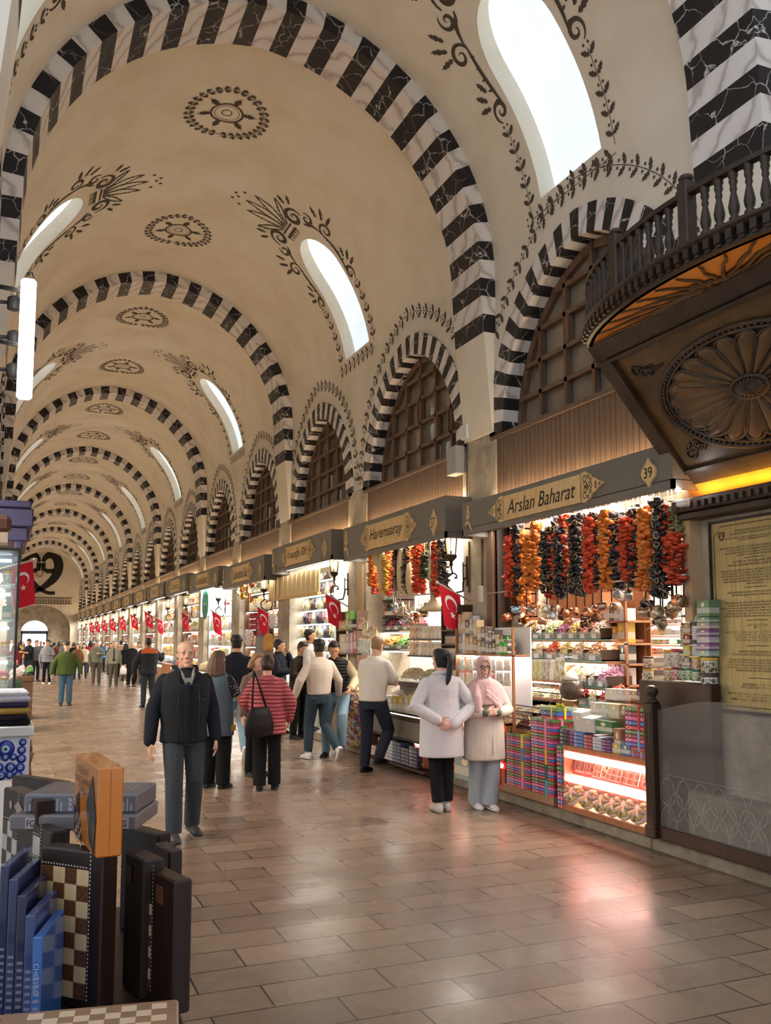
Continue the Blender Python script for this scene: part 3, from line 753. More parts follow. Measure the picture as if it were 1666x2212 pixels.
GCOL = ['b8402c', 'd8a03c', '5d7a3e', '6b4a86', '3d6a9c', 'c96a8a', 'e2d6c0', '7a4a30', '3c8a84', '9c2f3a', 'd8c23c', 'f0ece4', '8fb0c4', '2e2c30']
def pick(): return RND.choice(GCOL)

# heaps of loose produce: one mesh per shape, coloured per heap
def heap_mesh(kind, n=210):
    b = MB(); R = random.Random(kind)
    H = lambda u, v: .55*(1-(2*u-1)**4*.6)*(1-(2*v-1)**4*.5) + .25*u
    N = 8
    b.add([((u/N-.5), (v/N-.5), H(u/N, v/N)-.12) for v in range(N+1) for u in range(N+1)], [(v*(N+1)+u, v*(N+1)+u+1, (v+1)*(N+1)+u+1, (v+1)*(N+1)+u) for v in range(N) for u in range(N)], 0, True)
    for i in range(n):
        u, v = R.random(), R.random(); c = Vector((u-.5, v-.5, H(u, v) - .04))
        M = Matrix.Translation(c) @ Matrix.Rotation(R.uniform(0, 6), 4, Vector((R.random()-.5, R.random()-.5, R.random()-.5)))
        m = R.choice((0, 0, 1))
        if kind == 'nuts': b.ball((0,0,0), (.05,.033,.033), m, 6, 4, M)
        elif kind == 'slices': b.lathe([(.055,-.012),(.06,.0),(.05,.012)], n=7, m=m, M=M)
        elif kind == 'sticks': b.loft([[(.014*cos(a)+.02*sin(k*1.3), .014*sin(a), (k-2)*.045) for a in (0, 1.6, 3.1, 4.7)] for k in range(5)], m, M)
        else: b.lathe([(.01,-.09),(.032,-.03),(.034,.03),(.01,.1)], n=5, m=m, M=M)
    me = b.mesh('produce_heap', [MATT, MATT2]); return me
MATT2 = mat('coloured_matt_pale', 'ffffff', .7); _t = NT(MATT2); _t.base(_t.mix(.35, _t.n('ShaderNodeObjectInfo').outputs['Color'], 'f6ead2'))
HEAPS = {k: heap_mesh(k) for k in ('nuts', 'slices', 'sticks', 'chillies')}
TRAYG = mat('bin_glass', 'dfeee8', .05, alpha=.3, spec=.6)
def bin_(p, size, kind, col, label, tray=True, what='dried fruit', grp=None):
    """glass fronted bin with a heap in it; p = middle of the front bottom edge, faces -X"""
    dx, dy, dz = size
    if tray:
        r = empty('produce_bin', p, 'glass bin holding the ' + label, 'bin', grp)
        b = MB(); b.box((0,-dy/2,0),(dx,dy/2,.012)).box((0,-dy/2,0),(dx,-dy/2+.012,dz*.4)).box((0,dy/2-.012,0),(dx,dy/2,dz*.4)); b.build('bin_tray', DKWOOD, r)
        MB().box((-.006,-dy/2,0),(0,dy/2,dz*.28)).build('front_pane', TRAYG, r)
        MB().box((-.012,-dy*.18,.01),(-.007,dy*.18,dz*.2)).build('price_card', mat('price_card', 'f4f2ea', .6), r)
    h = link('produce_heap', HEAPS[kind], None, (p[0]+dx/2, p[1], p[2]+.02)); h.scale = (dx*.96, dy*.94, dz); setcol(h, col)
    tag(h, label, what, grp and 'produce in the ' + grp, 'stuff'); return h

# strings of dried vegetables
def string_mesh(seed, n=88, rr=.062):
    R = random.Random(seed); b = MB()
    for i in range(n):
        z = -i/(n-1); a = i*2.4 + R.uniform(-.6, .6); r = rr*R.uniform(.35, 1.0)*(.6+.4*min(1, (i+6)/18))
        c = Vector((r*cos(a), r*sin(a), z)); M = Matrix.Translation(c) @ Matrix.Rotation(a, 4, 'Z') @ Matrix.Rotation(R.uniform(.5, 2.2), 4, 'Y') @ Matrix.Rotation(R.uniform(0, 6), 4, 'X')
        k = R.uniform(.8, 1.25); w1, w2 = R.uniform(.75, 1.25), R.uniform(.6, 1.1)
        S = Matrix.Diagonal((.033*k*w1, .033*k*w2, .036*k*.9, 1)); M = M @ S
        rings = [[(q_*cos(2*pi*j/7)*(1+.2*sin(j*3+i)), q_*sin(2*pi*j/7), zz+.25*sin(j*2+i)) for j in range(7)] for q_, zz in ((.25,-1),(.85,-.75),(1.05,.1),(.95,.9))]
        b.loft(rings, 0, M, True, True)
        b.loft([[(q_*cos(2*pi*j/7)*(1+.2*sin(j*3+i)), q_*sin(2*pi*j/7), zz+.25*sin(j*2+i)) for j in range(7)] for q_, zz in ((.97,.84),(1.0,1.0),(.72,.94))], 1, M, True, False)
    return b
_sm = {}
RIMC = {'b': ('2c272b', 'b59a62'), 'r': ('b5331f', 'd2542e'), 'o': ('c45a1e', 'e08c36'), 'g': ('2f3a22', '7c8a4a'), 'k': ('7d7a50', 'a39f72'), 'y': ('c89a3a', 'e0bd62')}
SNAME = {'b': ('black dried aubergine', 'aubergine string'), 'r': ('red dried pepper', 'pepper string'), 'o': ('orange dried pepper', 'pepper string'), 'g': ('dark green dried pepper', 'pepper string'), 'k': ('grey green dried okra', 'okra string'), 'y': ('yellow dried pepper', 'pepper string')}
THREAD = mat('cotton_thread', 'd6c8a8', .8)
def veg_string(top, bot, c, i, where, group):
    L = top.z - bot.z; kc = (c, i % 3, L > .55)
    if kc not in _sm:
        c0, c1 = RIMC[c]; m0 = noisy('dried_skin_' + c, c0, tuple(min(1, x*1.5+.02) for x in srgb(c0)) and c1 if c in 'ro' else c0, 14, .38, 0); m1 = mat('dried_rim_' + c, c1, .5)
        b = string_mesh(i*7+ord(c), 88 if L > .55 else 56); b.v = [(x, y, z*(.75 if L > .55 else .45)) for x, y, z in b.v]
        _sm[kc] = b.mesh('dried_pieces', [m0, m1])
    r = empty('dried_vegetable_string', (top.x, top.y, top.z), 'string of %s, %s %s' % (SNAME[c][0], where, ''), SNAME[c][1], group)
    r['label'] = r['label'].strip()
    o = link('dried_pieces', _sm[kc], r); o['kind'] = 'stuff'; o.scale = (1, 1, L/(.75 if L > .55 else .45)); o.rotation_euler = (0, 0, i*1.7)
    MB().tube([(0,0,.22),(.004,0,.1),(0,0,-L)], .004, 5).build('thread', THREAD, r)
    return r
# small metal pots and mugs hung in bunches
def pot_meshes():
    body = MB().lathe([(.0,0),(.42,0),(.5,.06),(.46,.4),(.33,.72),(.36,.86),(.46,1.0),(.42,.98),(.32,.85),(.28,.72),(.4,.4),(.42,.1),(0,.06)], n=16, cap=False).mesh('pot_body', METALC)
    h = MB().tube([(.36,0,.8),(.7,0,.92),(1.15,0,1.1),(1.5,0,1.2)], [.05,.045,.05,.06], 6).mesh('pot_handle', METALC)
    mug = MB().lathe([(.0,0),(.44,0),(.5,.05),(.5,.95),(.47,1),(.45,.95),(.44,.08),(0,.05)], n=16, cap=False).mesh('mug_body', METALC)
    mh = MB().tube([(.48,0,.85),(.75,0,.85),(.85,0,.6),(.8,0,.3),(.48,0,.2)], .05, 6).mesh('mug_handle', METALC)
    return (body, h), (mug, mh)
POT, MUG = pot_meshes(); CORDM = MB().tube([(0,0,.05),(0,0,1)], .004, 5).mesh('hanging_cord', THREAD)
def pot(p, s, col, label, mug=False, rot=(0,0,0), group='metal pots and mugs hanging in a row', cord=0):
    m = MUG if mug else POT
    r = link('hanging_mug' if mug else 'coffee_pot', m[0], None, p); r.scale = (s,)*3; r.rotation_euler = rot; setcol(r, col); tag(r, label, 'mug' if mug else 'pot', group)
    setcol(link('handle', m[1], r), col)
    if cord: c_ = link('hanging_cord', CORDM, r, p); c_.scale = (1, 1, cord); c_.matrix_parent_inverse = r.matrix_basis.inverted()
    return r
# ribbon-tied bundle of flat boxes
RIB = objcol('satin_ribbon', .35)
BCOL = ['b83a48', '4a64a8', 'cc5a8c', '8a3c44']
def bundle(p, size, n, rib, label, top='5d7a4a', group='ribbon tied bundles of sweets boxes', rz=0):
    dx, dy, dz = size; h = dz/n
    r = empty('gift_box_bundle', p, label, 'gift bundle', group, rz)
    for k in range(n):
        o = link('sweets_box', LBOX, r, (0, 0, k*h)); o.scale = (dx, dy, h*.96); setcol(o, top if k == n-1 else BCOL[k % 4])
    b = MB(); w_ = dy*.05; t_ = .004
    b.box((-dx/2-t_, -dy*.2-w_, 0), (-dx/2, -dy*.2+w_, dz+t_)).box((-dx/2-t_, -dy*.2-w_, dz), (dx/2+t_, -dy*.2+w_, dz+t_)).box((-dx*.1-.012, -dy/2-t_, dz), (-dx*.1+.012, dy/2+t_, dz+t_+.001)).box((-dx*.1-.012, -dy/2-t_, 0), (-dx*.1+.012, -dy/2, dz+t_))
    setcol(b.build('ribbon', RIB, r), rib)
    b = MB(); c = (-dx*.1, -dy*.2, dz+.005)
    for q in range(6):
        a = q*pi/3; b.tube([c, (c[0]+.03*cos(a), c[1]+.05*sin(a), c[2]+.025), (c[0]+.035*cos(a+.5), c[1]+.055*sin(a+.5), c[2]+.01), c], [.004,.009,.009,.004], 5)
    setcol(b.build('bow', RIB, r), rib); return r
REDLED = emis('red_led_strip', 'ff4a3c', 7); WLED = emis('cool_white_led', 'fff8ee', 30)
# ------------------------------------------------------------------ shop 39
def rect(x0, y0, x1, y1, X):
    xm, ym = (x0+x1)/2, (y0+y1)/2
    a, e = onX(x0, ym, X).y, onX(x1, ym, X).y
    return (a+e)/2, abs(a-e), onX(xm, y1, X).z, onX(xm, y0, X).z
def gx(kind, x0, y0, x1, y1, X, dep, col, label, group=None, zb=None, **k):
    """product whose corridor face fills this part of the wall plane X"""
    yc, wd, z0, z1 = rect(x0, y0, x1, y1, X)
    if zb is not None: z0 = zb; z1 = max(z1, zb + .02)
    if kind in ('tin', 'bottle', 'jar'): dep = wd
    return goods(kind, (X+dep/2, yc, z0), (dep, wd, z1-z0), col, label, group, **k)
def boards(name, label, cat, X0_, X1_, Y0, Y1, zs, material, th=.022, sides=True, back=None, zlo=None, led=None, group=None):
    """open shelf unit: boards, side panels, back panel, light strips under boards"""
    r = empty(name, (X0_, (Y0+Y1)/2, zlo if zlo is not None else min(zs)), label, cat, group); ox, oy, oz = r.location
    for z in zs: MB().bbox((0, Y0-oy, z-th-oz), (X1_-ox, Y1-oy, z-oz), .003).build('shelf', material, r)
    zb_ = (zlo if zlo is not None else min(zs)-th) - oz; zt = max(zs) + .3 - oz if sides != 'low' else max(zs) - oz
    if sides == 'far': MB().box((0, Y0-oy, zb_), (.025, Y0+.025-oy, zt)).build('corner_post', material, r)
    if sides:
        for y in ((Y1-.02,) if sides == 'far' else (Y0, Y1-.02)): MB().box((0, y-oy, zb_), (X1_-ox, y+.02-oy, zt)).build('side_panel', material, r)
    if back: MB().box((X1_-ox, Y0-oy, zb_), (X1_+.015-ox, Y1-oy, zt)).build('back_panel', back, r)
    if led:
        for z in zs: MB().box((.03, Y0+.03-oy, z-th-.012-oz), (.05, Y1-.03-oy, z-th-oz)).build('led_strip', led, r)
    return r
DPOST = mat('dark_door_frame', '2e2118', .45)
ya = onX(1074, 1250, 5.24).y; yb = onX(1060, 1250, 5.24).y
st(MB().bbox((5.18, ya, .14), (5.32, yb, 3.3), .01).build('trim_24', BRWOOD)); st(MB().box((5.22, ya-.05, .14), (5.4, ya, 3.3)).build('trim_25', DPOST))
# --- rows of produce bins
ROWS = [  # front X, pixel y of front bottom, depth, bins: (x0, x1, kind, colour, description)
    (5.50, 1381, .34, [(1088,1119,'sticks','e0762a','orange dried mango strips'), (1119,1145,'slices','a5b36a','green dried pineapple slices'), (1145,1172,'slices','f1e8d4','white coconut slices'), (1172,1198,'slices','b9c583','pale green dried kiwi'), (1198,1223,'sticks','8f4a72','purple dried hibiscus'), (1223,1248,'slices','e3bd62','yellow dried fruit rings'), (1248,1272,'slices','cf6b68','red dried fruit pieces'), (1272,1298,'slices','e8cdbd','pale pink dried fruit pieces')]),
    (5.42, 1425, .32, [(1100,1124,'sticks','c8a276','brown dried roots'), (1124,1146,'nuts','f0e6d2','white roasted seeds'), (1146,1174,'sticks','d9c09a','beige ginger sticks'), (1174,1204,'chillies','cf6440','orange red chilli pods'), (1204,1228,'slices','e8ce8c','pale yellow dried apple rings'), (1228,1262,'slices','dcb890','tan dried slices'), (1262,1300,'slices','d59c70','dried orange slices')]),
    (5.40, 1478, .30, [(1217,1243,'nuts','cda87a','brown mixed nuts'), (1243,1268,'sticks','ddcbb0','pale herbal tea stems'), (1268,1285,'nuts','e8dccb','white nougat pieces'), (1285,1312,'slices','c98fae','pink rose buds')]),
    (5.36, 1518, .28, [(1246,1268,'chillies','b5362a','dried red chillies'), (1268,1290,'nuts','ecdcb4','yellow spice mix'), (1290,1312,'chillies','c2473a','small dried red peppers')]),
]
dsp_Y = (onX(1312, 1450, 5.45).y - .02, 9.16)
sh_z = []
RN = ['top', 'second', 'third', 'lowest']
for ri, (X, yp, dep, bl) in enumerate(ROWS):
    for bi, (x0, x1, kd, col, what) in enumerate(bl):
        yc, wd, z, _ = rect(x0, yp-20, x1, yp, X)
        zb_ = onX(1210, yp, X).z; bin_((X, min(yc, 9.13 - wd/2), zb_), (dep, wd*.97, .28), kd, col, '%s in the %s bin row' % (what, RN[ri]), grp='%s row of glass bins in the spice shop' % RN[ri], what='produce')
    sh_z.append((X, onX(1210, yp, X).z, dep, dsp_Y[0] if ri < 2 else onX(1312, 1490, 5.4).y, 9.16 if ri < 2 else onX(1217, 1490, 5.4).y))
r = empty('spice_display_stand', (5.5, 8.2, .14), 'lit wooden display stand carrying the rows of glass produce bins', 'display stand'); o_ = Vector(r.location)
for X, z, dep, y0, y1 in sh_z:
    b = MB(); b.bbox((X, y0, z-.03), (X+dep+.05, y1, z-.002), .003); b.v = [tuple(Vector(p)-o_) for p in b.v]; b.build('shelf', ORWOOD, r)
    b = MB(); b.box((X+.02, y0+.03, z-.05), (X+.045, y1-.03, z-.032)); b.v = [tuple(Vector(p)-o_) for p in b.v]; b.build('led_strip', WLED, r)
    b = MB(); b.box((X-.004, y0, z-.012), (X-.001, y1, z-.002)); b.v = [tuple(Vector(p)-o_) for p in b.v]; b.build('glass_edge', mat('green_glass_edge', '7ac8b0', .1), r)
b = MB(); b.box((5.9, dsp_Y[0], .14), (5.93, 9.16, 2.35)); b.v = [tuple(Vector(p)-o_) for p in b.v]; b.build('back_panel', ORWOOD, r)
for px_, X in ((1216, 5.42),):
    y = onX(px_, 1450, X).y; b = MB(); b.box((X, y-.012, .16), (5.9, y+.012, sh_z[1][1] if px_ == 1216 else 2.1)); b.v = [tuple(Vector(p)-o_) for p in b.v]; b.build('upright', ORWOOD, r)
b = MB(); b.box((5.30, onX(1240,1560,5.3).y, .14), (5.5, 9.1, onX(1225, 1513, 5.3).z)); b.v = [tuple(Vector(p)-o_) for p in b.v]; b.build('base_cabinet', ORWOOD, r)
# packets standing under the second row
zp = onX(1150, 1467, 5.38).z
yc, wd, z, _ = rect(1095, 1440, 1217, 1468, 5.38)
boards('packet_shelf', 'wooden shelf holding the row of coffee pouches below the bins', 'shelf', 5.36, 5.56, yc-wd/2, min(9.14, yc+wd/2), [zp], ORWOOD, sides=False, led=WLED)
PC = [('d8b23c',1094,1105),('5a4236',1105,1117),('9db89a',1117,1127),('6a4834',1127,1137),('c9ccc8',1137,1149),('c9b23a',1149,1158),('b9b877',1158,1171),('8d8078',1171,1184),('e6e6d4',1184,1196),('8a7a30',1196,1216)]
for i, (c, x0, x1) in enumerate(PC): gx('pouch', x0, 1424-(4 if i == 9 else 0), x1, 1467, 5.38, .06, c, '%s coffee pouch, %s from the left on the shelf under the bins' % ({0:'yellow',1:'brown',2:'sage green',3:'dark brown',4:'silver',5:'gold',6:'olive',7:'grey',8:'white',9:'large mustard'}[i], ORD[i]), 'coffee pouches under the produce bins', zb=zp)
# stepped wire-framed nut bins at the lower left
STEP = [(5.30, 1514, 1105, 1213, .3, 'top'), (5.16, 1545, 1085, 1178, .26, 'middle'), (5.04, 1572, 1080, 1150, .22, 'bottom')]
WIRE = mat('dark_wire_frame', '24302c', .4)
r = empty('wire_bin_rack', (5.04, 8.6, .14), 'stepped rack of wire framed nut bins left of the gift boxes', 'bin rack'); RO = Vector(r.location)
def rb(name, b, m_):
    b.v = [tuple(Vector(p) - RO) for p in b.v]; return b.build(name, m_, r)
for si, (X, yp, x0, x1, dep, nm) in enumerate(STEP):
    zb_ = onX((x0+x1)/2, yp, X).z; a, e = onX(x0, yp, X).y, onX(x1, yp, X).y; a = min(a, 9.14); n = 3 - (si > 0)
    rb('step_box', MB().box((X, e, .14), (X+dep*.8, a, zb_)), ORWOOD); b = MB()
    for y in (e, a): b.tube([(X,y,zb_),(X,y,zb_+.1),(X+.08,y,zb_+.17),(X+dep,y,zb_+.21),(X+dep,y,zb_)], .006, 5)
    for p in ((0,zb_+.1),(.08,zb_+.17),(dep,zb_+.21),(0,zb_+.005)): b.tube([(X+p[0],e,p[1]),(X+p[0],a,p[1])], .006, 5)
    rb('wire_frame', b, WIRE)
    b = MB(); b.tube([(X+.02,e+.05,zb_+.05),(X+.06,e+.16,zb_+.13)], .008, 6); b.ball((X+.02,e+.05,zb_+.05),(.03,.03,.012)); rb('scoop', b, mat('pale_wood_scoop', 'd8bd8c', .5))
    for k in range(n):
        y0 = e + (a-e)*k/n; c, w_ = [('e3d2b0','peeled almonds'),('e9dcb8','roasted chickpeas'),('d8c8a8','cashew nuts'),('cfc0a0','pistachios in shell'),('e2cfa6','pale hazelnuts'),('7a4a32','brown dates'),('6a3c2c','dark dried figs')][(si*3+k) % 7]
        bin_((X+.01, y0+(a-e)/n/2, zb_), (dep-.02, (a-e)/n*.98, .15), 'nuts', c, 'heap of %s on the %s wire framed step' % (w_, nm), tray=False, what='nuts', grp=None)
# round jar of peppercorns
p = onX(1235, 1512, 5.26); b = MB(); b.lathe([(.04,0),(.1,.02),(.125,.1),(.11,.17),(.075,.2)], n=18)
j = b.build('round_glass_jar', noisy('peppercorns', '3a2c26', '6a5648', 60, .3), None, p); tag(j, 'round glass jar full of dark peppercorns between the bins', 'jar')
MB().lathe([(.08,.2),(.07,.24),(.03,.29),(0.005,.3)], n=16).build('salt_heap', mat('white_salt', 'f4eee4', .8), j)
# left wall shelf with boxes
zs = [onX(1095, y, 5.4).z for y in (1146, 1193, 1238, 1283, 1331)]; y1 = 9.17; y0 = onX(1128, 1240, 5.4).y
boards('side_shelf_unit', 'dark wooden shelf unit inside the left edge of shop 39', 'shelf', 5.38, 5.6, y0, y1, zs, wood('reddish_shelf_wood', '6a3a22', '80482a', .45), sides=True, back=BRWOOD, zlo=zs[-1]-.05)
for i, (x0, x1, yt, lv, c, kd, w_) in enumerate([(1083,1092,1154,1,'cfd88a','box','pale green'),(1092,1110,1154,1,'9cb83a','box','lime green'),(1078,1090,1200,2,'8fc0a0','tin','mint green'),(1091,1104,1205,2,'3f6a4a','tin','dark green'),(1078,1091,1250,3,'e6e0da','box','white'),(1093,1106,1255,3,'c8a8a0','box','pink'),(1078,1085,1290,4,'5a4a52','jar','dark brown'),(1086,1094,1292,4,'6a4a40','jar','brown'),(1095,1104,1290,4,'b8b0b0','jar','grey')]):
    gx(kd, x0, yt, x1, yt+40, 5.42, .1, c, '%s %s on the %s board of the side shelf in shop 39' % (w_, 'box' if kd == 'box' else 'tin' if kd == 'tin' else 'jar', ORD[lv]), zb=zs[lv])
# tall shelf with cartons right of the bins
Xw = 5.62; ya, ye = onX(1297, 1400, Xw).y, onX(1353, 1400, Xw).y
zs = [onX(1325, y, Xw).z for y in (1341, 1389, 1433, 1478)]
boards('carton_shelf_unit', 'orange wooden shelf unit with cartons right of the produce bins', 'shelf', Xw, Xw+.3, ye, ya-.01, zs, ORWOOD, sides='far', back=ORWOOD, zlo=.14)
CT = [(1298,1307,1308,0,'d8b49a','tan'),(1307,1316,1306,0,'e8d8c8','cream'),(1316,1326,1310,0,'4a4240','black'),(1326,1336,1314,0,'b8b0b0','grey'),(1337,1349,1314,0,'d6e4ee','pale blue'),
 (1298,1306,1343,1,'b87a5a','copper'),(1306,1314,1343,1,'b87a5a','copper brown'),(1314,1321,1343,1,'a86a4c','terracotta'),(1321,1333,1353,1,'e3a23a','mustard'),(1334,1348,1344,1,'e8c04a','yellow'),
 (1303,1308,1392,2,'e0852c','orange'),(1308,1323,1392,2,'e8cdb8','peach'),(1324,1332,1394,2,'3a3c40','black slim'),(1332,1339,1394,2,'3a3c40','dark slim'),(1339,1350,1394,2,'44464a','charcoal'),
 (1306,1314,1440,3,'5a5864','slate'),(1314,1323,1438,3,'b09a90','face print'),(1323,1332,1438,3,'a08a84','second face print'),(1333,1350,1442,3,'ece8ea','white')]
for x0, x1, yt, lv, c, w_ in CT: gx('box', x0, yt, x1, yt+30, Xw+.02, .14, c, '%s carton on the %s board of the orange wooden shelf' % (w_, ORD[lv]), 'cartons on the orange shelf unit', zb=zs[lv])
# white lit shelves behind
Xw = 6.1; ya, ye = onX(1354, 1400, Xw).y, onX(1478, 1400, Xw).y; WSH = mat('white_shelf', 'f2f4f2', .4)
ypx = [1330, 1347, 1372, 1391, 1413, 1447, 1484]; zs = [onX(1410, y, Xw).z for y in ypx]
boards('white_shelf_unit', 'white lit shelf unit full of small cosmetics boxes at the back of shop 39', 'shelf', Xw, Xw+.25, ye, ya, zs, WSH, th=.03, sides='far', back=WSH, zlo=.14, led=WLED)
for lv in range(7):
    x = 1357; k = 0; top = 1480 if lv < 3 else 1440
    while x < (1476 if lv < 3 else 1440):
        w_ = RND.choice((7, 9, 12, 16) if lv > 1 else (6, 7, 8)); h_ = RND.uniform(9, 14) if lv < 2 else RND.uniform(14, 24) if lv > 3 else RND.uniform(11, 15)
        gx(RND.choice(('box', 'box', 'tin')) if lv > 3 else 'box', x, ypx[lv]-h_, x+w_-.6, ypx[lv], Xw+.03, .1, RND.choice(['e8ecea','dfe6e8','c8d8dc','8fb4c8','c0504a','6a9a5a','e6d8c0','f2f2f0','b0a8c0','e6e2d8']), 'small cosmetics carton, %s on the %s white shelf board' % (ORD[k], ORD[lv]), 'cosmetics cartons on the white shelves', zb=zs[lv]); x += w_; k += 1
# tea tins and boxes stacked at the right jamb
TS = [  # X, list of columns: (x0, x1, [(ytop, ybot, kind, colour, lid, description)])
 (5.30, 1382, 1400, [(1487,1455,'tin','b89a8a','d8c0a0','beige rose tin')]),
 (5.24, 1384, 1399, [(1418,1442,'tin','a87a5a','6a4030','copper brown tin'),(1445,1470,'tin','7a5a3a','c9a24a','bronze tin')]),
 (5.34, 1399, 1413, [(1420,1443,'box','9a8a8a',None,'grey brown box'),(1447,1473,'box','6a5a5a',None,'dark ribbed box')]),
 (5.22, 1428, 1446, [(1403,1441,'tin','c9b8a8','d0a050','cream tin with red label'),(1442,1470,'tin','b08a5a','c9a24a','tan tin')]),
 (5.20, 1446, 1462, [(1401,1440,'tin','d0c0b0','b83a3a','pale tin with red band'),(1441,1470,'tin','c04a4a','8a2a2a','red embossed tin')]),
 (5.18, 1462, 1478, [(1404,1441,'tin','6a4038','4a2a22','dark brown tin'),(1443,1470,'jar','4a8a5a','3a6a4a','green jar')]),
 (5.16, 1466, 1478, [(1352,1375,'tin','a88a70','a88a70','tan capped tin'),(1376,1398,'tin','7aa03a','7aa03a','lime green tin')]),
 (5.14, 1476, 1490, [(1345,1370,'box','c09a70',None,'wood brown box'),(1371,1393,'box','a04040',None,'dark red box'),(1394,1418,'box','d8c84a',None,'yellow box'),(1420,1442,'box','9a928a',None,'grey box'),(1443,1470,'jar','7a9a5a','4a8a5a','olive green jar')]),
 (5.12, 1490, 1505, [(1313,1344,'pouch','cfd0b0',None,'pale leaf printed pouch'),(1344,1383,'tin','d0c8c8','3a5a3a','white tin with green base'),(1384,1418,'tin','b8b4c0','2f4a3a','silver tin with green lid'),(1419,1445,'tin','d0843a','e0b040','orange gold tin'),(1446,1472,'jar','8aa06a','3f7a5a','green lidded jar')]),
 (5.10, 1505, 1532, [(1296,1332,'box','7a9a70',None,'large green patterned box'),(1333,1345,'box','7aa08a',None,'sage green carton'),(1345,1359,'box','b8a89a',None,'beige carton'),(1360,1374,'box','9a6a98',None,'violet carton'),(1375,1389,'box','d8c8d8',None,'white carton with pink flowers'),(1390,1404,'box','a878a8',None,'lilac carton'),(1405,1418,'box','a8c8c0',None,'mint carton'),(1420,1454,'tin','6a5a3a','e0b840','gold lidded dark tin'),(1455,1492,'tin','3a302c','4a3a34','black round tin')]),
 (5.20, 1484, 1508, [(1254,1270,'box','b0a078',None,'camel printed box'),(1271,1281,'box','6a6478',None,'slate carton'),(1282,1296,'box','5a8a4a',None,'green tea carton'),(1297,1312,'box','4a4a54',None,'dark carton')]),
]
for X, x0, x1, L_ in TS:
    for yt, yb_, kd, c, ld, w_ in L_: gx(kd, x0, min(yt, yb_), x1, max(yt, yb_), X, .14, c, '%s in the stack beside the stone pier' % w_, 'tins and boxes stacked at the right jamb of shop 39', lid=ld)
a, e = onX(1380, 1490, 5.1).y, onX(1535, 1490, 5.1).y; zc = onX(1460, 1492, 5.15).z
r = empty('tin_counter', (5.1, (a+e)/2, .14), 'dark wooden counter carrying the tins at the right end of shop 39', 'counter'); MB().bbox((0, e-r.location.y, 0), (.11, a-r.location.y, onX(1460, 1472, 5.15).z-.14), .008).build('counter_body', DKWOOD, r)
# spice packets hanging at the right jamb
for i, (y0, y1, c) in enumerate([(1102,1117,'c8b89a'),(1122,1134,'7a6a5a'),(1140,1153,'8a7460'),(1159,1172,'b0603a'),(1177,1188,'cfc8a8'),(1191,1203,'d8b840'),(1208,1222,'c8c0a0'),(1228,1243,'b0502c'),(1246,1262,'d0c8b8')]):
    gx('pouch', 1474, y0, 1496, y1+2, 5.3, .03, c, 'spice packet hanging at the right jamb of shop 39, %s from the top' % ORD[i], 'spice packets hanging beside the pier')
st(MB().box((5.34, onX(1500,1180,5.3).y, 1.8), (5.37, onX(1470,1180,5.3).y, 3.3)).build('trim_26', mat('white_jamb_panel', 'eeeae2', .5)))
st(MB().box((5.1, onX(1507,1180,5.22).y-.05, 1.9), (5.26, onX(1500,1180,5.22).y, 3.2)).build('trim_27', mat('pale_jamb_post', 'c9a57c', .5)))
# --- hanging strings
S39 = [(1103,1160,1288,'r'),(1119,1130,1284,'b'),(1132,1150,1305,'o'),(1146,1158,1275,'o'),(1158,1130,1268,'o'),(1166,1134,1270,'o'),(1180,1143,1280,'b'),(1192,1155,1290,'r'),(1203,1118,1288,'b'),(1209,1145,1292,'b'),(1221,1115,1270,'r'),(1229,1120,1262,'o'),(1243,1118,1282,'b'),(1253,1112,1285,'b'),(1264,1150,1280,'b'),(1274,1115,1278,'r'),(1288,1110,1270,'b'),(1297,1118,1262,'b'),(1308,1106,1272,'o'),(1323,1108,1268,'b'),(1337,1108,1272,'b'),(1353,1120,1256,'r'),(1368,1100,1265,'b'),(1378,1090,1258,'b'),(1391,1103,1275,'o'),(1399,1098,1268,'o'),(1412,1082,1285,'b'),(1424,1082,1290,'b'),(1443,1094,1250,'r'),(1452,1098,1262,'r'),(1461,1150,1262,'r'),(1464,1082,1160,'k')]
for i, (x, y0, y1, c) in enumerate(S39):
    X = 5.05 + .1*((i*7) % 3)/2; veg_string(onX(x, y0, X), onX(x, y1, X), c, i, '%s from the left under the nearest sign' % ORD[i], 'vegetable strings hanging over the spice shop front')
r = empty('hanging_rail', (5.1, 7.5, 2.93), 'thin steel rail under sign 39 that the vegetable strings hang from', 'rail')
MB().tube([(0,-1.7,.1),(0,1.75,.1)], .012, 6).tube([(-.06,-1.7,-.66),(-.06,1.6,-.66)], .008, 6).build('rail_rod', STEEL, r)
for i, (x, y) in enumerate([(1235, 1135), (1270, 1124), (1330, 1110), (1397, 1090)]):
    p = onX(x, y, 5.2); o = empty('spotlight', p, 'small white spotlight behind the strings, %s from the left under sign 39' % ORD[i], 'lamp', 'spotlights under sign 39')
    MB().lathe([(.03,.0),(.045,.03),(.045,.12),(.02,.13)], n=12).build('lamp_housing', WHITE, o); MB().lathe([(.001,-.003),(.035,-.002),(.035,.001)], n=12).build('lamp_lens', emis('spot_lens', 'fffdf6', 60), o)
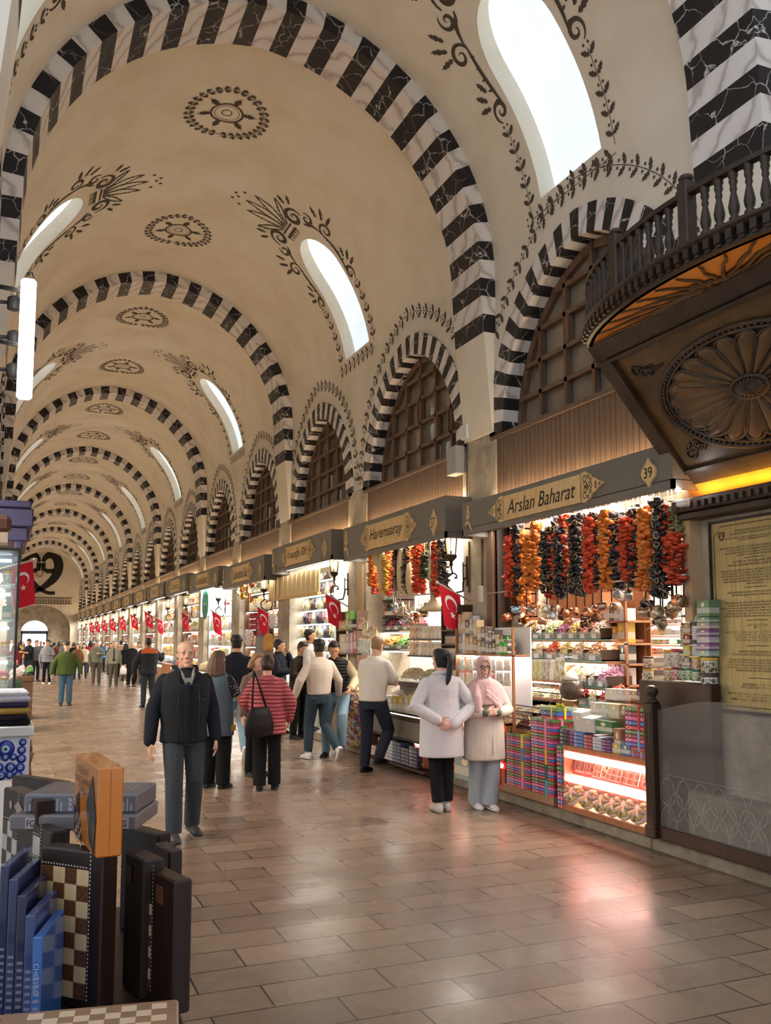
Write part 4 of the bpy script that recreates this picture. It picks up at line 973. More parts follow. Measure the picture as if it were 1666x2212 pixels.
# --- pots and mugs
CU, SV, BZ, TN, LB = 'c88a68', 'd6d4d0', '6a5040', 'b09a88', '9cc4e6'
P39 = [(1100,1330,CU,1),(1111,1317,LB,1),(1117,1335,SV,0),(1130,1330,CU,0),(1138,1338,'c98a4a',0),(1148,1312,CU,1),(1158,1322,SV,0),(1164,1340,CU,0),(1182,1317,'e0d6b8',1),(1196,1326,SV,1),(1205,1316,TN,0),(1215,1333,BZ,0),(1226,1328,CU,0),(1238,1343,'d8a070',0),(1245,1322,CU,0),(1256,1334,BZ,0),(1264,1321,CU,0),(1273,1346,BZ,0),(1281,1318,'c0a090',0),(1294,1334,BZ,0),(1300,1318,CU,0),(1312,1308,'c09078',1),(1322,1312,TN,1),(1345,1292,SV,1),(1358,1292,SV,0),(1382,1322,TN,1),(1396,1316,TN,0),(1411,1310,'8a8078',0),(1414,1328,'d8c8b0',1),(1428,1342,TN,0),(1433,1352,'c9c0b0',0),(1455,1326,TN,1),(1462,1296,CU,1),(1478,1300,TN,0),(1452,1310,TN,0)]
CN = {CU: 'copper', SV: 'silver', BZ: 'dark bronze', TN: 'dull tin', LB: 'pale blue', 'c98a4a': 'brass', 'e0d6b8': 'cream', 'd8a070': 'shiny copper', 'c0a090': 'rose copper', 'c09078': 'brown', '8a8078': 'grey', 'd8c8b0': 'beige', 'c9c0b0': 'pale tin'}
for i, (x, y, c, mg) in enumerate(P39):
    X = 5.0 + .12*((i*5) % 4)/3; p = onX(x, y, X); s = .1 if x > 1370 else .085
    a = RND.uniform(0, 6); pot(p, s, c, '%s %s hanging over the shop 39 bins, %s from the left' % (CN[c], 'mug' if mg else 'coffee pot', ORD[i]), mg, (RND.uniform(.9, 2.0), RND.uniform(-.6, .6), a))
    if i % 2 == 0 or i > 27: tag(MB().tube([(0,0,.05),(.01,.01,.2),(0,0,.4)], .007, 5).build('hanging_strap', BLACK, None, p), 'black strap holding up the pots, %s from the left over shop 39' % ORD[i], 'strap', 'straps of the hanging pots')
# --- front display case with red light strips
a, e = 7.46, 6.16; X = 4.93; ZC = .75
r = empty('sweets_display_case', (X, (a+e)/2, .14), 'low glowing display case with red light strips at the front of shop 39', 'display case'); oy = (a+e)/2; H = ZC-.14
MB().box((0,e-oy,0),(.42,a-oy,.05)).build('base_board', ORWOOD, r)
MB().box((.0,e-oy,H-.05),(.42,a-oy,H)).build('top_board', ORWOOD, r)
MB().box((.1,e-oy,.33),(.42,a-oy,.345)).build('middle_shelf', mat('red_shelf_edge', 'c83a30', .4), r)
MB().box((.4,e-oy,.05),(.42,a-oy,H-.05)).build('back_panel', mat('mirror_back_panel', 'e8e0d0', .3), r)
for y, nm in ((e-oy, 0), (a-oy-.02, 1)): MB().box((0,y,.05),(.42,y+.02,H-.05)).build('side_panel', ORWOOD, r)
for z in (H-.085, .305):
    MB().bbox((-.022, e-oy+.03, z-.018), (.012, a-oy-.04, z+.018), .012).build('red_light_strip', emis('red_led_core', 'ffb4aa', 5), r)
    MB().box((.0, e-oy+.01, z-.034), (.012, a-oy-.01, z+.034)).build('strip_holder', emis('red_led_glow', 'ff2018', 5), r)
for z in (H-.07, .28): MB().box((.12, e-oy+.05, z), (.24, a-oy-.05, z+.012)).build('inner_light', WLED, r)
MB().poly([(-.004,e-oy+.02,.05),(-.004,a-oy-.02,.05),(-.004,a-oy-.02,H-.1),(-.004,e-oy+.02,H-.1)]).build('front_glass', mat('case_glass', 'ffffff', .02, alpha=.06, spec=.6), r)
# round boxes of sweets
def platter():
    b = MB(); b.lathe([(.13,0),(.145,.02),(.14,.045),(.10,.06),(0.001,.066)], n=26)
    c = MB()
    for q in range(10):
        t = 2*pi*q/10
        c.tube([(.035*cos(t),.035*sin(t),.068),(.08*cos(t),.08*sin(t),.078),(.125*cos(t),.125*sin(t),.058)], [.008,.024,.014], 7, q % 2)
        c.ball((.112*cos(t+.31),.112*sin(t+.31),.06), .015, 2, 6, 5)
    return b.mesh('platter_lid', mat('clear_wrap', 'e8dcc8', .15)), c.mesh('sweet_pieces', [mat('pale_lokum', 'd8c8a0', .5), mat('grey_lokum', 'a89a88', .5), mat('yellow_sweet', 'e0b83a', .45)])
PL = platter()
for i, (x, y, rr_) in enumerate([(1242,1713,19),(1275,1724,21),(1306,1735,20),(1330,1746,18),(1355,1757,19),(1385,1768,18)]):
    p = onX(x, y, 5.0); o = link('round_sweets_platter', PL[0], None, (p.x+.02, p.y, .19 + .125), 0); o.rotation_euler = (0, -pi/2 + .35, .0); o.scale = (.95, .95, .95)
    tag(o, 'round wrapped platter of sweets, %s from the left in the display case' % ORD[i], 'platter', 'round platters in the lower case'); link('sweet_pieces', PL[1], o)
def tray_mesh(kind):
    b = MB()
    b.bbox((-.5,-.5,0), (.5,.5,.05), .01, 0)
    if kind == 0:
        for u in range(4):
            for v in range(6): b.cbox((-.36+u*.24, -.41+v*.165, .06), (.17,.12,.06), 1 + (u*3+v) % 3)
    elif kind == 1:
        for q in range(14):
            t = 2*pi*q/14; b.cbox((0,0,0), (.15,.06,.06), 1+q % 3, Matrix.Translation((.33*cos(t), .33*sin(t), .06)) @ Matrix.Rotation(t, 4, 'Z'))
        b.lathe([(.19,.05),(.2,.08),(.15,.09)], n=16, m=4); b.tube([(-.1,0,.1),(.1,0,.1)], .045, 6, 1)
    else:
        for v in range(5): b.tube([(-.4,-.4+v*.2,.1),(.4,-.4+v*.2,.1)], .085, 8, 1+v % 2)
    return b.mesh('gift_set_tray', [mat('tray_card', 'd9cdbb', .5), mat('spice_brown', '6a4632', .5), mat('spice_grey', '8a8078', .5), mat('spice_rust', 'a85a34', .5), mat('yellow_ring', 'd8c09a', .4)])
TR = [tray_mesh(k) for k in range(3)]
for i, (x, y, kd, w_, h_) in enumerate([(1262,1650,2,.13,.2),(1282,1654,2,.12,.2),(1300,1660,0,.12,.22),(1318,1664,1,.24,.24),(1338,1672,0,.18,.22),(1356,1678,0,.18,.22),(1375,1684,0,.2,.22),(1392,1690,0,.14,.22)]):
    p = onX(x, y, 5.1); o = link('spice_gift_set', TR[kd], None, (5.08+.02*(i % 2), p.y, .485+.1)); o.scale = (h_, w_, .3); o.rotation_euler = (0, -pi/2 + .3, 0); tag(o, '%s gift set tray, %s from the left on the upper case shelf' % (['spice tile', 'sunburst', 'rolled spice tube'][kd], ORD[i]), 'gift set', 'gift sets on the upper case shelf')
# box stacks on the case
LK = [(1195,1217,1573,1611,'3a4240','black green',4),(1217,1239,1578,1617,'7a4668','plum',4),(1239,1261,1582,1622,'4a6aa8','blue',4),(1261,1280,1588,1628,'a04a50','red',4),(1280,1300,1593,1634,'b8bcc8','silver grey',4),(1300,1321,1598,1638,'6a3a6a','purple',4)]
for x0, x1, yt, yb_, c, w_, n in LK:
    yc, wd, z0, z1 = rect(x0, yt, x1, yb_, 4.94); z0 = ZC
    for k in range(n): goods('lokum', (4.94+.2, min(yc, 7.44), z0 + (z1-z0)*k/n), (.4, wd*.98, (z1-z0)/n*.97), c, '%s sweets box, %s from the bottom of its stack on the glowing case' % (w_, ORD[k]), 'stacked sweets boxes on the glowing case')
zt = max(onX(1250, 1580, 4.94).z, ZC+.2)
EX = [(1242,1262,1535,1578,4.98,'e6e4e0','white card box tilted with printed leaves'),(1261,1285,1548,1580,4.97,'e2ddd8','white box with dark berries print'),(1265,1310,1541,1552,5.1,'dcd8d0','flat white box'),(1285,1322,1557,1585,4.98,'4a7a4a','green box stack with red seals'),(1275,1294,1518,1543,5.12,'d8d0c4','cream dessert box'),(1294,1314,1519,1544,5.12,'cdd0c0','pale sage dessert box'),(1314,1337,1521,1552,5.1,'e0cfa8','baklava picture box'),(1336,1358,1522,1548,5.12,'b07a5a','brown dessert box'),(1307,1332,1488,1512,5.26,'e0dcd0','ivory tea carton'),(1332,1347,1489,1513,5.26,'d0d0d4','white carton with dark tulips'),(1347,1362,1490,1514,5.26,'d8b8b8','white carton with red tulips'),(1362,1376,1492,1512,5.26,'b09060','kraft carton'),(1376,1389,1490,1518,5.24,'6a4a8a','violet carton on the counter'),(1389,1401,1490,1520,5.2,'d8d4d0','white plain carton'),(1326,1340,1574,1608,4.97,'a87a60','brown gold carton'),(1321,1340,1606,1634,4.95,'c8b86a','yellow and white carton'),(1341,1361,1608,1650,4.95,'5a7aa8','blue carton')]
for i, (x0, x1, yt, yb_, X, c, w_) in enumerate(EX): gx('box', x0, yt, x1, yb_, X, .12, c, '%s standing on the front counter of shop 39' % w_, 'boxes on the front counter of shop 39', zb=None if i < 14 else ZC, tilt=(0, -.2, 0) if i < 2 else None)
for i, (x, yt, yb_, rc, w_) in enumerate([(1372,1527,1578,'b8303a','red'),(1372,1578,1622,'8fa0c0','pale blue'),(1378,1622,1652,'a8a0a8','grey')]):
    yc, wd, z0, z1 = rect(x-22, yt, x+22, yb_, 4.96); bundle((4.96+.15, yc, ZC + i*0 + (0 if i == 2 else (z0-ZC))), (.3, wd, z1-z0 if i < 2 else z1-ZC), 5, rc, 'gift bundle of sweets boxes with %s ribbon stacked beside the dark post' % w_)
b = MB(); b.box((0,-.55,0),(.3,.55,1)); o = b.build('counter_block', wood('counter_side_wood', '8a5a38', '9a6842', .5), None, (5.36, 6.9, .14)); o.scale = (1, 1, onX(1330, 1549, 5.36).z-.14); tag(o, 'plain wooden counter block behind the stacked boxes of shop 39', 'counter')
# gift bundles left of the case
bx0 = [(1093,1147),(1147,1197)]; ytops = [(1586,1621,1652,1684,1716),(1552,1584,1618,1650,1683,1716)]
RB = [['d8c83a','4a90a8','d0b048','d87a98'],['e08aa8','e07aa0','e0a83a','2f5a50','3aa0a8']]
RBN = [['yellow','blue','mustard','pink'],['light pink','pink','orange','dark green','turquoise']]
for c in range(2):
    ys = ytops[c]; n = len(ys)-1
    yc, wd, zA, _ = rect(bx0[c][0], ys[-1]-10, bx0[c][1], ys[-1], 4.95); zT = onX(sum(bx0[c])/2, ys[0], 4.95).z; base = .22
    for k in range(n):
        h = (zT-base)/n; bundle((4.95+.14, yc, base+h*k), (.28, wd*.97, h*.985), 5, RB[c][n-1-k], '%s ribbon gift bundle, %s from bottom of the %s stack by the case' % (RBN[c][n-1-k], ORD[k], ['left', 'right'][c]))
a, e = onX(1088,1710,4.95).y, onX(1199,1710,4.95).y
r = empty('wooden_plinth', (4.93, (a+e)/2, .14), 'low wooden plinth under the two stacks of ribbon bundles', 'plinth'); MB().bbox((0,-(a-e)/2,0),(.36,(a-e)/2,.08), .005).build('plinth_board', wood('plinth_wood', '8a6a50', 'a07c5c', .5), r)
for k, (yt, yb_) in enumerate([(1632,1665),(1665,1698),(1698,1738)]):
    yc, wd, z0, z1 = rect(1198, yt, 1214, yb_, 4.93); bundle((5.0, 7.53, .14+.2*k), (.12, .1, .195), 5, ['d8a0c0','3aa0a8','3ab0b0'][k], 'narrow gift bundle left of the glowing case, %s from the bottom' % ORD[k])
for i, (x, y, w_, rc) in enumerate([(1208,1532,'yellow','e0d83a'),(1218,1562,'red','c8303a')]):
    p = onX(x, y+22, 5.16); bundle((p.x, p.y, p.z), (.25, .3, .13 if i == 0 else .09), 3 - i, rc, '%s ribbon gift bundle lying behind the sweets box stacks' % w_)
MB().bbox((5.05, 7.62, .14), (5.3, 7.85, onX(1210, 1575, 5.16).z), .005).build('counter_block', MATS['counter_side_wood'])
tag(bpy.data.objects['counter_block.001'], 'wooden counter block under the yellow and red ribbon bundles', 'counter')
# ------------------------------------------------------------------ shop 37
ya = onX(790, 1250, 5.24).y; yb = onX(778, 1250, 5.24).y
st(MB().bbox((5.18, ya, .14), (5.32, yb, 3.3), .01).build('trim_28', wood('pale_door_frame', 'a58a68', 'bfa27c', .45)))
def shelf_at(x0, x1, ys, X, dep, label, material=None, led=None, back=None, name='shelf_unit', cat='shelf', sides='far', zlo=.14, group=None):
    a, e = onX(x0, ys[0], X).y, onX(x1, ys[0], X).y; zs = [onX((x0+x1)/2, y, X).z for y in ys]
    boards(name, label, cat, X, X+dep, e, a, zs, material or DKWOOD, sides=sides, back=back, led=led, zlo=zlo, group=group); return zs
zs = shelf_at(789, 856, [1204, 1236, 1265, 1297, 1333], 5.5, .3, 'dark shelf unit with bottles and boxes inside shop 37', back=DKWOOD, sides=True, zlo=onX(820,1337,5.5).z)
for x0, x1, yt, lv, c, kd, w_ in [(790,804,1238,2,'e2d8c0','box','cream'),(788,803,1274,3,'d8d8a0','box','pale yellow'),(806,822,1278,3,'b8dce4','box','pale blue'),(823,838,1278,3,'a8d4e0','box','light blue'),(839,852,1278,3,'b0d8dc','box','aqua'),(787,803,1303,4,'f0eef0','box','white')]:
    gx(kd, x0, yt, x1, yt+20, 5.52, .12, c, '%s carton on the bottle shelf of shop 37' % w_, zb=zs[lv])
for i, (x, c, l) in enumerate([(806,'c8c8cc','e8e8e8'),(812,'3a2a2a','222222'),(818,'4a3a5a','d8c84a'),(825,'2a3028','d8c84a'),(831,'8a4a3a','d8c84a'),(838,'3a5a5a','e0d880'),(844,'3a6aa8','e8f0f4'),(850,'b83a40','d83a3a')]):
    gx('bottle', x-2.6, 1304, x+2.6, 1333, 5.53, .05, c, 'small bottle on the dark shelf of shop 37, %s from the left' % ORD[i], 'bottles on the shelf of shop 37', zb=zs[4], lid=l)
S37 = [(805,1188,1266,'o'),(812,1236,1282,'r'),(812,1188,1233,'k'),(836,1200,1275,'y'),(842,1184,1285,'r'),(850,1184,1274,'r'),(859,1182,1276,'b'),(879,1178,1281,'b'),(892,1176,1250,'o'),(902,1173,1280,'r'),(911,1172,1280,'r'),(921,1170,1250,'g'),(917,1200,1248,'g'),(944,1168,1286,'r'),(950,1170,1285,'r'),(957,1168,1263,'b')]
for i, (x, y0, y1, c) in enumerate(S37):
    X = 5.06 + .05*(i % 3); veg_string(onX(x, y0, X), onX(x, y1, X), c, i, '%s from the left under the second sign' % ORD[i], 'vegetable strings hanging over shop 37')
LOOF = noisy('loofah_fibre', 'cdbb90', 'e6d9b4', 60, .9, .3)
LM = MB().lathe([(.1,0),(.35,-.05),(.48,-.3),(.5,-.6),(.42,-.85),(.3,-.97),(.02,-1)], n=12).mesh('loofah', LOOF); LG = MB().lathe([(.12,0),(.12,-.35),(.2,-.5),(.5,-.8),(.48,-.96),(.02,-1)], n=12).mesh('gourd', LOOF)
for i, (x, y0, y1, w_, me) in enumerate([(820,1186,1224,12,LM),(829,1186,1290,10,LM),(868,1180,1283,9,LM),(874,1255,1284,7,LM),(886,1215,1283,8,LM),(893,1258,1286,7,LM),(933,1170,1284,7,LM),(936,1280,1322,24,LG)]):
    p, q = onX(x, y0, 5.08), onX(x, y1, 5.08); o = link('loofah_sponge', me, None, p); k = abs(onX(x-w_/2, y0, 5.08).y-onX(x+w_/2, y0, 5.08).y); o.scale = (k, k, p.z-q.z)
    tag(o, 'cream dried %s hanging over shop 37, %s from the left' % ('gourd' if me is LG else 'loofah', ORD[i]), 'loofah', 'loofahs hanging over shop 37')
    MB().tube([(0,0,(2.95-p.z)/(p.z-q.z)+.1),(0,0,0)], .02, 5).build('thread', THREAD, o)
p0, p1 = onX(852, 1290, 5.0), onX(930, 1283, 5.0); r = empty('hanging_rail', p0, 'horizontal steel rail with small pots in front of shop 37', 'rail'); MB().tube([(0,0,0), p1-p0], .01, 6).tube([(0,0,0),(0,0,.75)], .005, 5).tube([p1-p0, p1-p0+Vector((0,0,.75))], .005, 5).build('rail_rod', STEEL, r)
for i in range(22):
    x = 850 + (i*37) % 78 + RND.uniform(-2, 2); y = 1305 + (i*23) % 42; c = RND.choice([SV, SV, TN, CU, 'e6e2dc']); X = 5.0 + .04*(i % 3)
    pot(onX(x, y, X), .075, c, '%s in the cluster hanging before shop 37, %s one' % ('pale cream pot' if c == 'e6e2dc' else CN[c] + ' pot', ORD[i]), i % 3 == 0, (RND.uniform(.8, 2), RND.uniform(-.7, .7), RND.uniform(0, 6)), 'pots in the cluster before shop 37', .2)
# glass counters with heaps
for ri, (yp, bl) in enumerate([(1362, [(802,818,'nuts','8a86a0','lavender buds'),(818,832,'nuts','5a5a78','blue poppy seeds'),(832,848,'nuts','b8485a','red berries'),(848,866,'nuts','6a5478','purple sumac'),(866,886,'chillies','d86a7a','pink turkish delight')]), (1402, [(822,852,'slices','e09a3a','orange dried apricots'),(852,876,'slices','5aa83a','green dried kiwi'),(876,896,'slices','d8b8a0','dried figs')])]):
    zb_ = onX(850, yp, 5.5).z
    for x0, x1, kd, c, w_ in bl:
        yc, wd, z, _ = rect(x0, yp-10, x1, yp, 5.5); bin_((5.5, yc, zb_), (.3, wd*.96, .26), kd, c, '%s in the %s glass counter row of shop 37' % (w_, ['upper', 'lower'][ri]), grp='%s glass counter row in shop 37' % ['upper', 'lower'][ri], what='produce')
    shelf_at(800, 900, [yp+2], 5.5, .36, 'white lit counter shelf under the %s row of bins in shop 37' % ['upper', 'lower'][ri], WSH, led=WLED, sides=False, zlo=None)
# pouch rack and jar shelf at the right of shop 37
zs = shelf_at(880, 952, [1380, 1416], 5.12, .14, 'wire rack of white coffee pouches in front of shop 37', WIRE, sides=False, zlo=None)
for k in range(16):
    lv, q = k // 8, k % 8; x0 = 883 + q*8.6
    gx('pouch', x0, zs and (1352 if lv == 0 else 1387), x0+8.2, 1380 if lv == 0 else 1415, 5.14, .06, RND.choice(['e6e0d8', 'd8d0c4', 'c8b8a0', 'b0a088']) if q > 1 else ['d8a030', 'a84a4a'][q], 'coffee pouch, %s from the left on the %s wire of the rack' % (ORD[q], ['upper', 'lower'][lv]), 'coffee pouches on the wire rack of shop 37', zb=zs[lv])
zs = shelf_at(953, 990, [1360, 1391, 1421], 5.02, .2, 'dark wooden shelf unit of spice jars below the flag', DKWOOD, sides=True, zlo=.14)
for lv in range(3):
    n = [5, 7, 5][lv]
    for q in range(n):
        x0 = 955 + q*32/n; c = [['c85a3a','b0b060','9a3a4a','c8c050','d8d040'],['8a5a6a','6a8a6a','8a4a5a','b04a5a','c06a3a','a8623a','5a7a4a'],['5a4638','7a6858','4a3c34','8a7a68','5a4a40']][lv][q]
        gx('jar', x0, [1334,1371,1400][lv], x0+31/n, [1360,1391,1421][lv], 5.06, .06, c, 'spice jar, %s from the left on the %s board of the jar shelf' % (ORD[q], ['top', 'middle', 'lowest'][lv]), 'spice jars on the dark jar shelf', zb=zs[lv], lid=['d8d8c8','2a2a2a','c8b898'][lv])
# stepped glass nut bins before shop 37
r = empty('nut_bin_rack', (4.86, 10.8, .14), 'rack of three glass covered steps of nut bins in front of shop thirty-seven', 'bin rack'); RO = Vector(r.location)
def rb(name, b, m_):
    b.v = [tuple(Vector(p) - RO) for p in b.v]; return b.build(name, m_, r)
for si, (yp, x0, x1, X, dep) in enumerate([(1454, 860, 985, 5.0, .2), (1500, 828, 965, 4.93, .26), (1524, 802, 950, 4.86, .3)]):
    zb_ = onX((x0+x1)/2, yp, X).z; a, e = onX(x0, yp, X).y, onX(x1, yp, X).y; n = 3; nm = ['top', 'middle', 'front'][si]
    rb('step_board', MB().bbox((X, e, zb_-.2), (X+dep, a, zb_-.14), .004), DKWOOD)
    rb('step_box', MB().box((X+.02, e+.02, .42 if si else .6), (X+dep, a-.02, zb_-.2)), mat('step_side_grey', '6a6258', .5))
    rb('front_pane', MB().box((X, e, zb_-.14), (X+.006, a, zb_-.06)), TRAYG)
    rb('glass_lid', MB().add([(X,e,zb_-.06),(X,a,zb_-.06),(X+dep,a,zb_+.1),(X+dep,e,zb_+.1)], [(0,1,2,3)]), mat('lid_glass', 'e8f4f0', .03, alpha=.1, spec=.8))
    rb('led_strip', MB().box((X+.03, e+.03, zb_-.225), (X+.05, a-.03, zb_-.205)), WLED)
    for k in range(n):
        y0 = e + (a-e)*k/n; w_, c = [('white lokum cubes','e0dcd2'),('pistachio lokum','a8a878'),('beige nuts','c8b090'),('brown hazelnuts','a8805c'),('mixed nuts','b89878'),('sugared almonds','dcd4c8'),('roasted seeds','c0b49a'),('walnut halves','9a7a58'),('pale pistachios','b8b088')][si*3+k]
        bin_((X+.02, y0+(a-e)/n/2, zb_-.14), (dep-.03, (a-e)/n*.97, .24), 'nuts', c, 'heap of %s in the %s glass bin of shop 37' % (w_, nm), tray=False, what='nuts')
a, e = onX(795, 1525, 4.86).y, onX(915, 1545, 4.86).y; zt = onX(850, 1532, 4.86).z
r = empty('counter_cabinet', (4.86, (a+e)/2, .14), 'dark wooden counter with open shelves of boxes in front of shop 37', 'counter'); oy = (a+e)/2
for z in (zt-.05, .42, .06): MB().bbox((0, e-oy, z-.14+.0), (.4, a-oy, z-.11), .004).build('shelf', DKWOOD, r)
for y in (e-oy, a-oy-.03): MB().box((0, y, 0), (.4, y+.03, zt-.17)).build('side_panel', BRWOOD, r)
MB().box((.38, e-oy, 0), (.4, a-oy, zt-.17)).build('back_panel', DKWOOD, r); MB().box((.02, e-oy+.04, zt-.215), (.05, a-oy-.04, zt-.2)).build('led_strip', STRIP, r)
for q in range(7): gx('box', 812+q*12, 1503, 823+q*12, 1516+q*1.5, 4.88, .1, ['d8a8a0','e0d8d0','b8c0c8','d8b850','e0c868','c8b8a8','d8c050'][q], 'flat sweets carton, %s from the left along the counter top of shop 37' % ORD[q], 'cartons along the counter top of shop 37', zb=zt-.05)
for q in range(9):
    for k in range(2):
        yy = a - .12 - q*(a-e-.2)/9; goods('box', (4.95, yy, .45 + k*.1), (.12, .16, .095), ['3a2a2e','5a3a40','e0d4d0','4a3034','6a4448','2e2a2c','d8c8c4'][(q*3+k*2) % 7], 'small dark box, %s in the %s layer on the upper shelf' % (ORD[q], ORD[k]), 'boxes on the upper counter shelf')
for q, (c, n, w_) in enumerate([('d8b0ac', 3, 'pale pink'), ('d8a8a4', 6, 'pink'), ('b8bcc8', 6, 'grey'), ('5a6480', 6, 'slate blue'), ('3a4460', 5, 'navy'), ('30384a', 6, 'dark navy')]):
    for k in range(n): goods('lokum', (4.98, a-.2-q*(a-e-.3)/6, .10+.045*k), (.2, (a-e-.3)/6.3, .044), c, '%s flat box, %s from the bottom on the low counter shelf' % (w_, ORD[k]), 'flat boxes on the low counter shelf')
# candy column, tins and the racks on the pier
def m_candy():
    m = mat('wrapped_candies', 'cc8888', .35); t = NT(m); v = t.coord('Object')
    vo = t.n('ShaderNodeTexVoronoi', i={'Vector': v, 'Scale': 26.}); c = t.ramp(t.n('ShaderNodeSeparateColor', i={0: vo.outputs['Color']}).outputs[0], [(0,'b85a48'),(.2,'d8a84a'),(.4,'c8b8a8'),(.55,'7a5a8a'),(.7,'5a8a9a'),(.85,'d8d0c0'),(1,'a04a5a')], 'CONSTANT'); t.base(c); t.bump(vo.outputs['Distance'], .6, .02); return m
CANDY = m_candy()
p = onX(770, 1600, 4.98); tag(MB().lathe([(.17,0),(.185,.05),(.18,.4),(.17,.75),(.175,.8)], n=18).build('candy_stack', CANDY, None, (4.98, p.y, .14)), 'round column covered with small wrapped sweets left of shop 37', 'sweets column')
for k, (c, l) in enumerate([('c8a060','d8b048'),('d8c890','c8a040'),('e0d8c0','c8a040')]): goods('tin', (4.98, p.y, .94+.09*k), (.15, .15, .088), c, 'round cream tin, %s from the bottom on the sweets column' % ORD[k], 'tins on the sweets column', lid=l)
for q in range(3):
    for k in range(9): goods('box', (5.0, p.y-.27-.1*q*0-.0, .16+.078*k) if q == 0 else (5.0, p.y-.27-.085*q, .16+.078*k), (.1, .08, .075), RND.choice(['c84a4a','d8a03a','c8b8b0','d86a8a','6a9a5a','e0d0a0','8a6a9a']), 'small sweet packet, %s from the bottom of the %s pile beside the column' % (ORD[k], ORD[q]), 'sweet packets piled beside the column')
zs = shelf_at(726, 771, [1360, 1411], 5.02, .18, 'wooden rack of boxes on the pier between shops 35 and 37', BRWOOD, sides=True, zlo=.14)
for x0, x1, yt, lv, c, w_ in [(729,737,1341,0,'d8b890','beige'),(737,746,1341,0,'c88a4a','orange printed'),(746,757,1320,0,'7ab850','bright green'),(752,762,1338,0,'26242a','black'),(733,747,1370,1,'d8cdb0','cream'),(747,755,1368,1,'b890b8','lilac'),(756,762,1366,1,'c8a0c0','pink'),(728,735,1388,1,'a8b8c0','blue grey'),(763,770,1362,1,'b04050','red beaded')]: gx('box', x0, yt, x1, yt+30, 5.05, .1, c, '%s box on the pier rack between shops 35 and 37' % w_, 'boxes on the pier rack', zb=zs[lv])
for k, (x, yt, yb_, c) in enumerate([(778,1333,1360,'c8803a'),(786,1340,1375,'a8a050'),(797,1350,1380,'8a6a3a'),(806,1355,1385,'c8a048'),(776,1378,1412,'7a9a9a'),(785,1380,1415,'a8b8b0'),(793,1384,1416,'8aa0a8')]): gx('pouch', x-5, yt, x+5, yb_, 5.0, .05, c, 'hanging spice sachet, %s of the group left of the glass counter of shop 37' % ORD[k], 'hanging sachets at shop 37')
# lit cabinet and cartons before the pier between shops 37 and 39
zs = shelf_at(984, 1108, [1413], 4.98, .22, 'lit wooden cabinet with hanging packets before the pier', ORWOOD, led=emis('pier_led', 'fff0e8', 45), sides='far', back=WSH, zlo=.7, name='packet_cabinet', cat='cabinet')
x = 988; k = 0
while x < 1092:
    w_ = RND.choice((7, 8, 9)); top = 1322 + (x-988)*.55 + RND.uniform(-6, 10)
    yb_ = 1412; hgt = (yb_-top)/2
    for lv in range(2): 
        yc, wd, z0, z1 = rect(x, yb_-hgt, x+w_-.5, yb_, 5.0); goods('box', (5.06, yc, zs[0]+(z1-z0)*lv), (.1, wd, z1-z0-.004), RND.choice(['3a3634','c8b08a','b8c8c0','8a8a94','5a4a3a','d8d4d0','a84a50','6a625a','b89a6a','44424c']), 'tall spice carton, %s from the left in the %s tier before the pier' % (ORD[k], ['lower', 'upper'][lv]), 'tall cartons on the lit cabinet')
    x += w_; k += 1
for i, x in enumerate((1079, 1088)): gx('bottle', x-4.5, 1372, x+4.5, 1412, 4.99, .05, '1fae3c', 'bright green bottle, %s from the left on the lit cabinet' % ORD[i], zb=zs[0], lid='2a8a3a')
for k in range(14):
    lv, q = k // 7, k % 7; x0 = 988+q*16.5; gx('pouch', x0, 1420+lv*33, x0+13, 1449+lv*33, 5.0, .03, RND.choice(['9ab8b8','c8c8b8','8a9a98','d8c8b0','c05a5a','e8e0e0','6a6260']) , 'clear sachet, %s from the left in the %s row inside the lit cabinet' % (ORD[q], ['upper', 'lower'][lv]), 'sachets in the lit cabinet')
a, e = onX(893, 1580, 4.92).y, onX(1086, 1600, 4.92).y
r = empty('glowing_counter', (4.94, (a+e)/2, .14), 'low counter with red light strips behind the two women in coats', 'counter'); oy = (a+e)/2; H = .72
for z in (0, .28, H-.04): MB().bbox((0, e-oy, z), (.3, a-oy, z+.03), .004).build('shelf', ORWOOD, r)
for y in (e-oy, a-oy-.03): MB().box((0, y, 0), (.3, y+.03, H)).build('side_panel', ORWOOD, r)
MB().box((.28, e-oy, 0), (.3, a-oy, H)).build('back_panel', MATS['mirror_back_panel'], r)
for z in (H-.06, .265): MB().bbox((-.02, e-oy+.02, z-.018), (.01, a-oy-.02, z+.018), .01).build('red_light_strip', MATS['red_led_core'], r); MB().box((.0, e-oy, z-.034), (.012, a-oy, z+.034)).build('strip_holder', MATS['red_led_glow'], r)
MB().box((.15, e-oy+.05, H-.06), (.2, a-oy-.05, H-.045)).build('inner_light', WLED, r)
for k in range(16):
    lv, q = k // 8, k % 8; goods(RND.choice(('jar', 'box')), (5.05, a-.12-q*(a-e-.2)/8, .17 + .28*lv), (.13, .15, .2), RND.choice(['c8c0b0','d8d0c8','a8b8a0','c86a5a','e0d8d0','b89a7a']), 'pale packet, %s from the left on the %s board of the glowing counter' % (ORD[q], ['lower', 'upper'][lv]), 'packets in the glowing counter')
for k in range(6): bin_((4.97, a-.2-k*(a-e-.3)/6, .14+H), (.26, .3, .22), 'nuts', ['8a5a40','c8a878','6a4030','b89868','a87a50','d8c8a8'][k], 'heap of %s on the glowing counter, %s from the left' % (['dark dates','beige nuts','brown raisins','tan almonds','hazelnuts','pale nuts'][k], ORD[k]), tray=False, what='nuts')
tag(goods('box', (4.9, onX(1012,1660,4.9).y, .15), (.1, .5, .28), '9ab0b0', 'pale blue patterned carton leaning at the foot of the glowing counter'), None, 'carton')
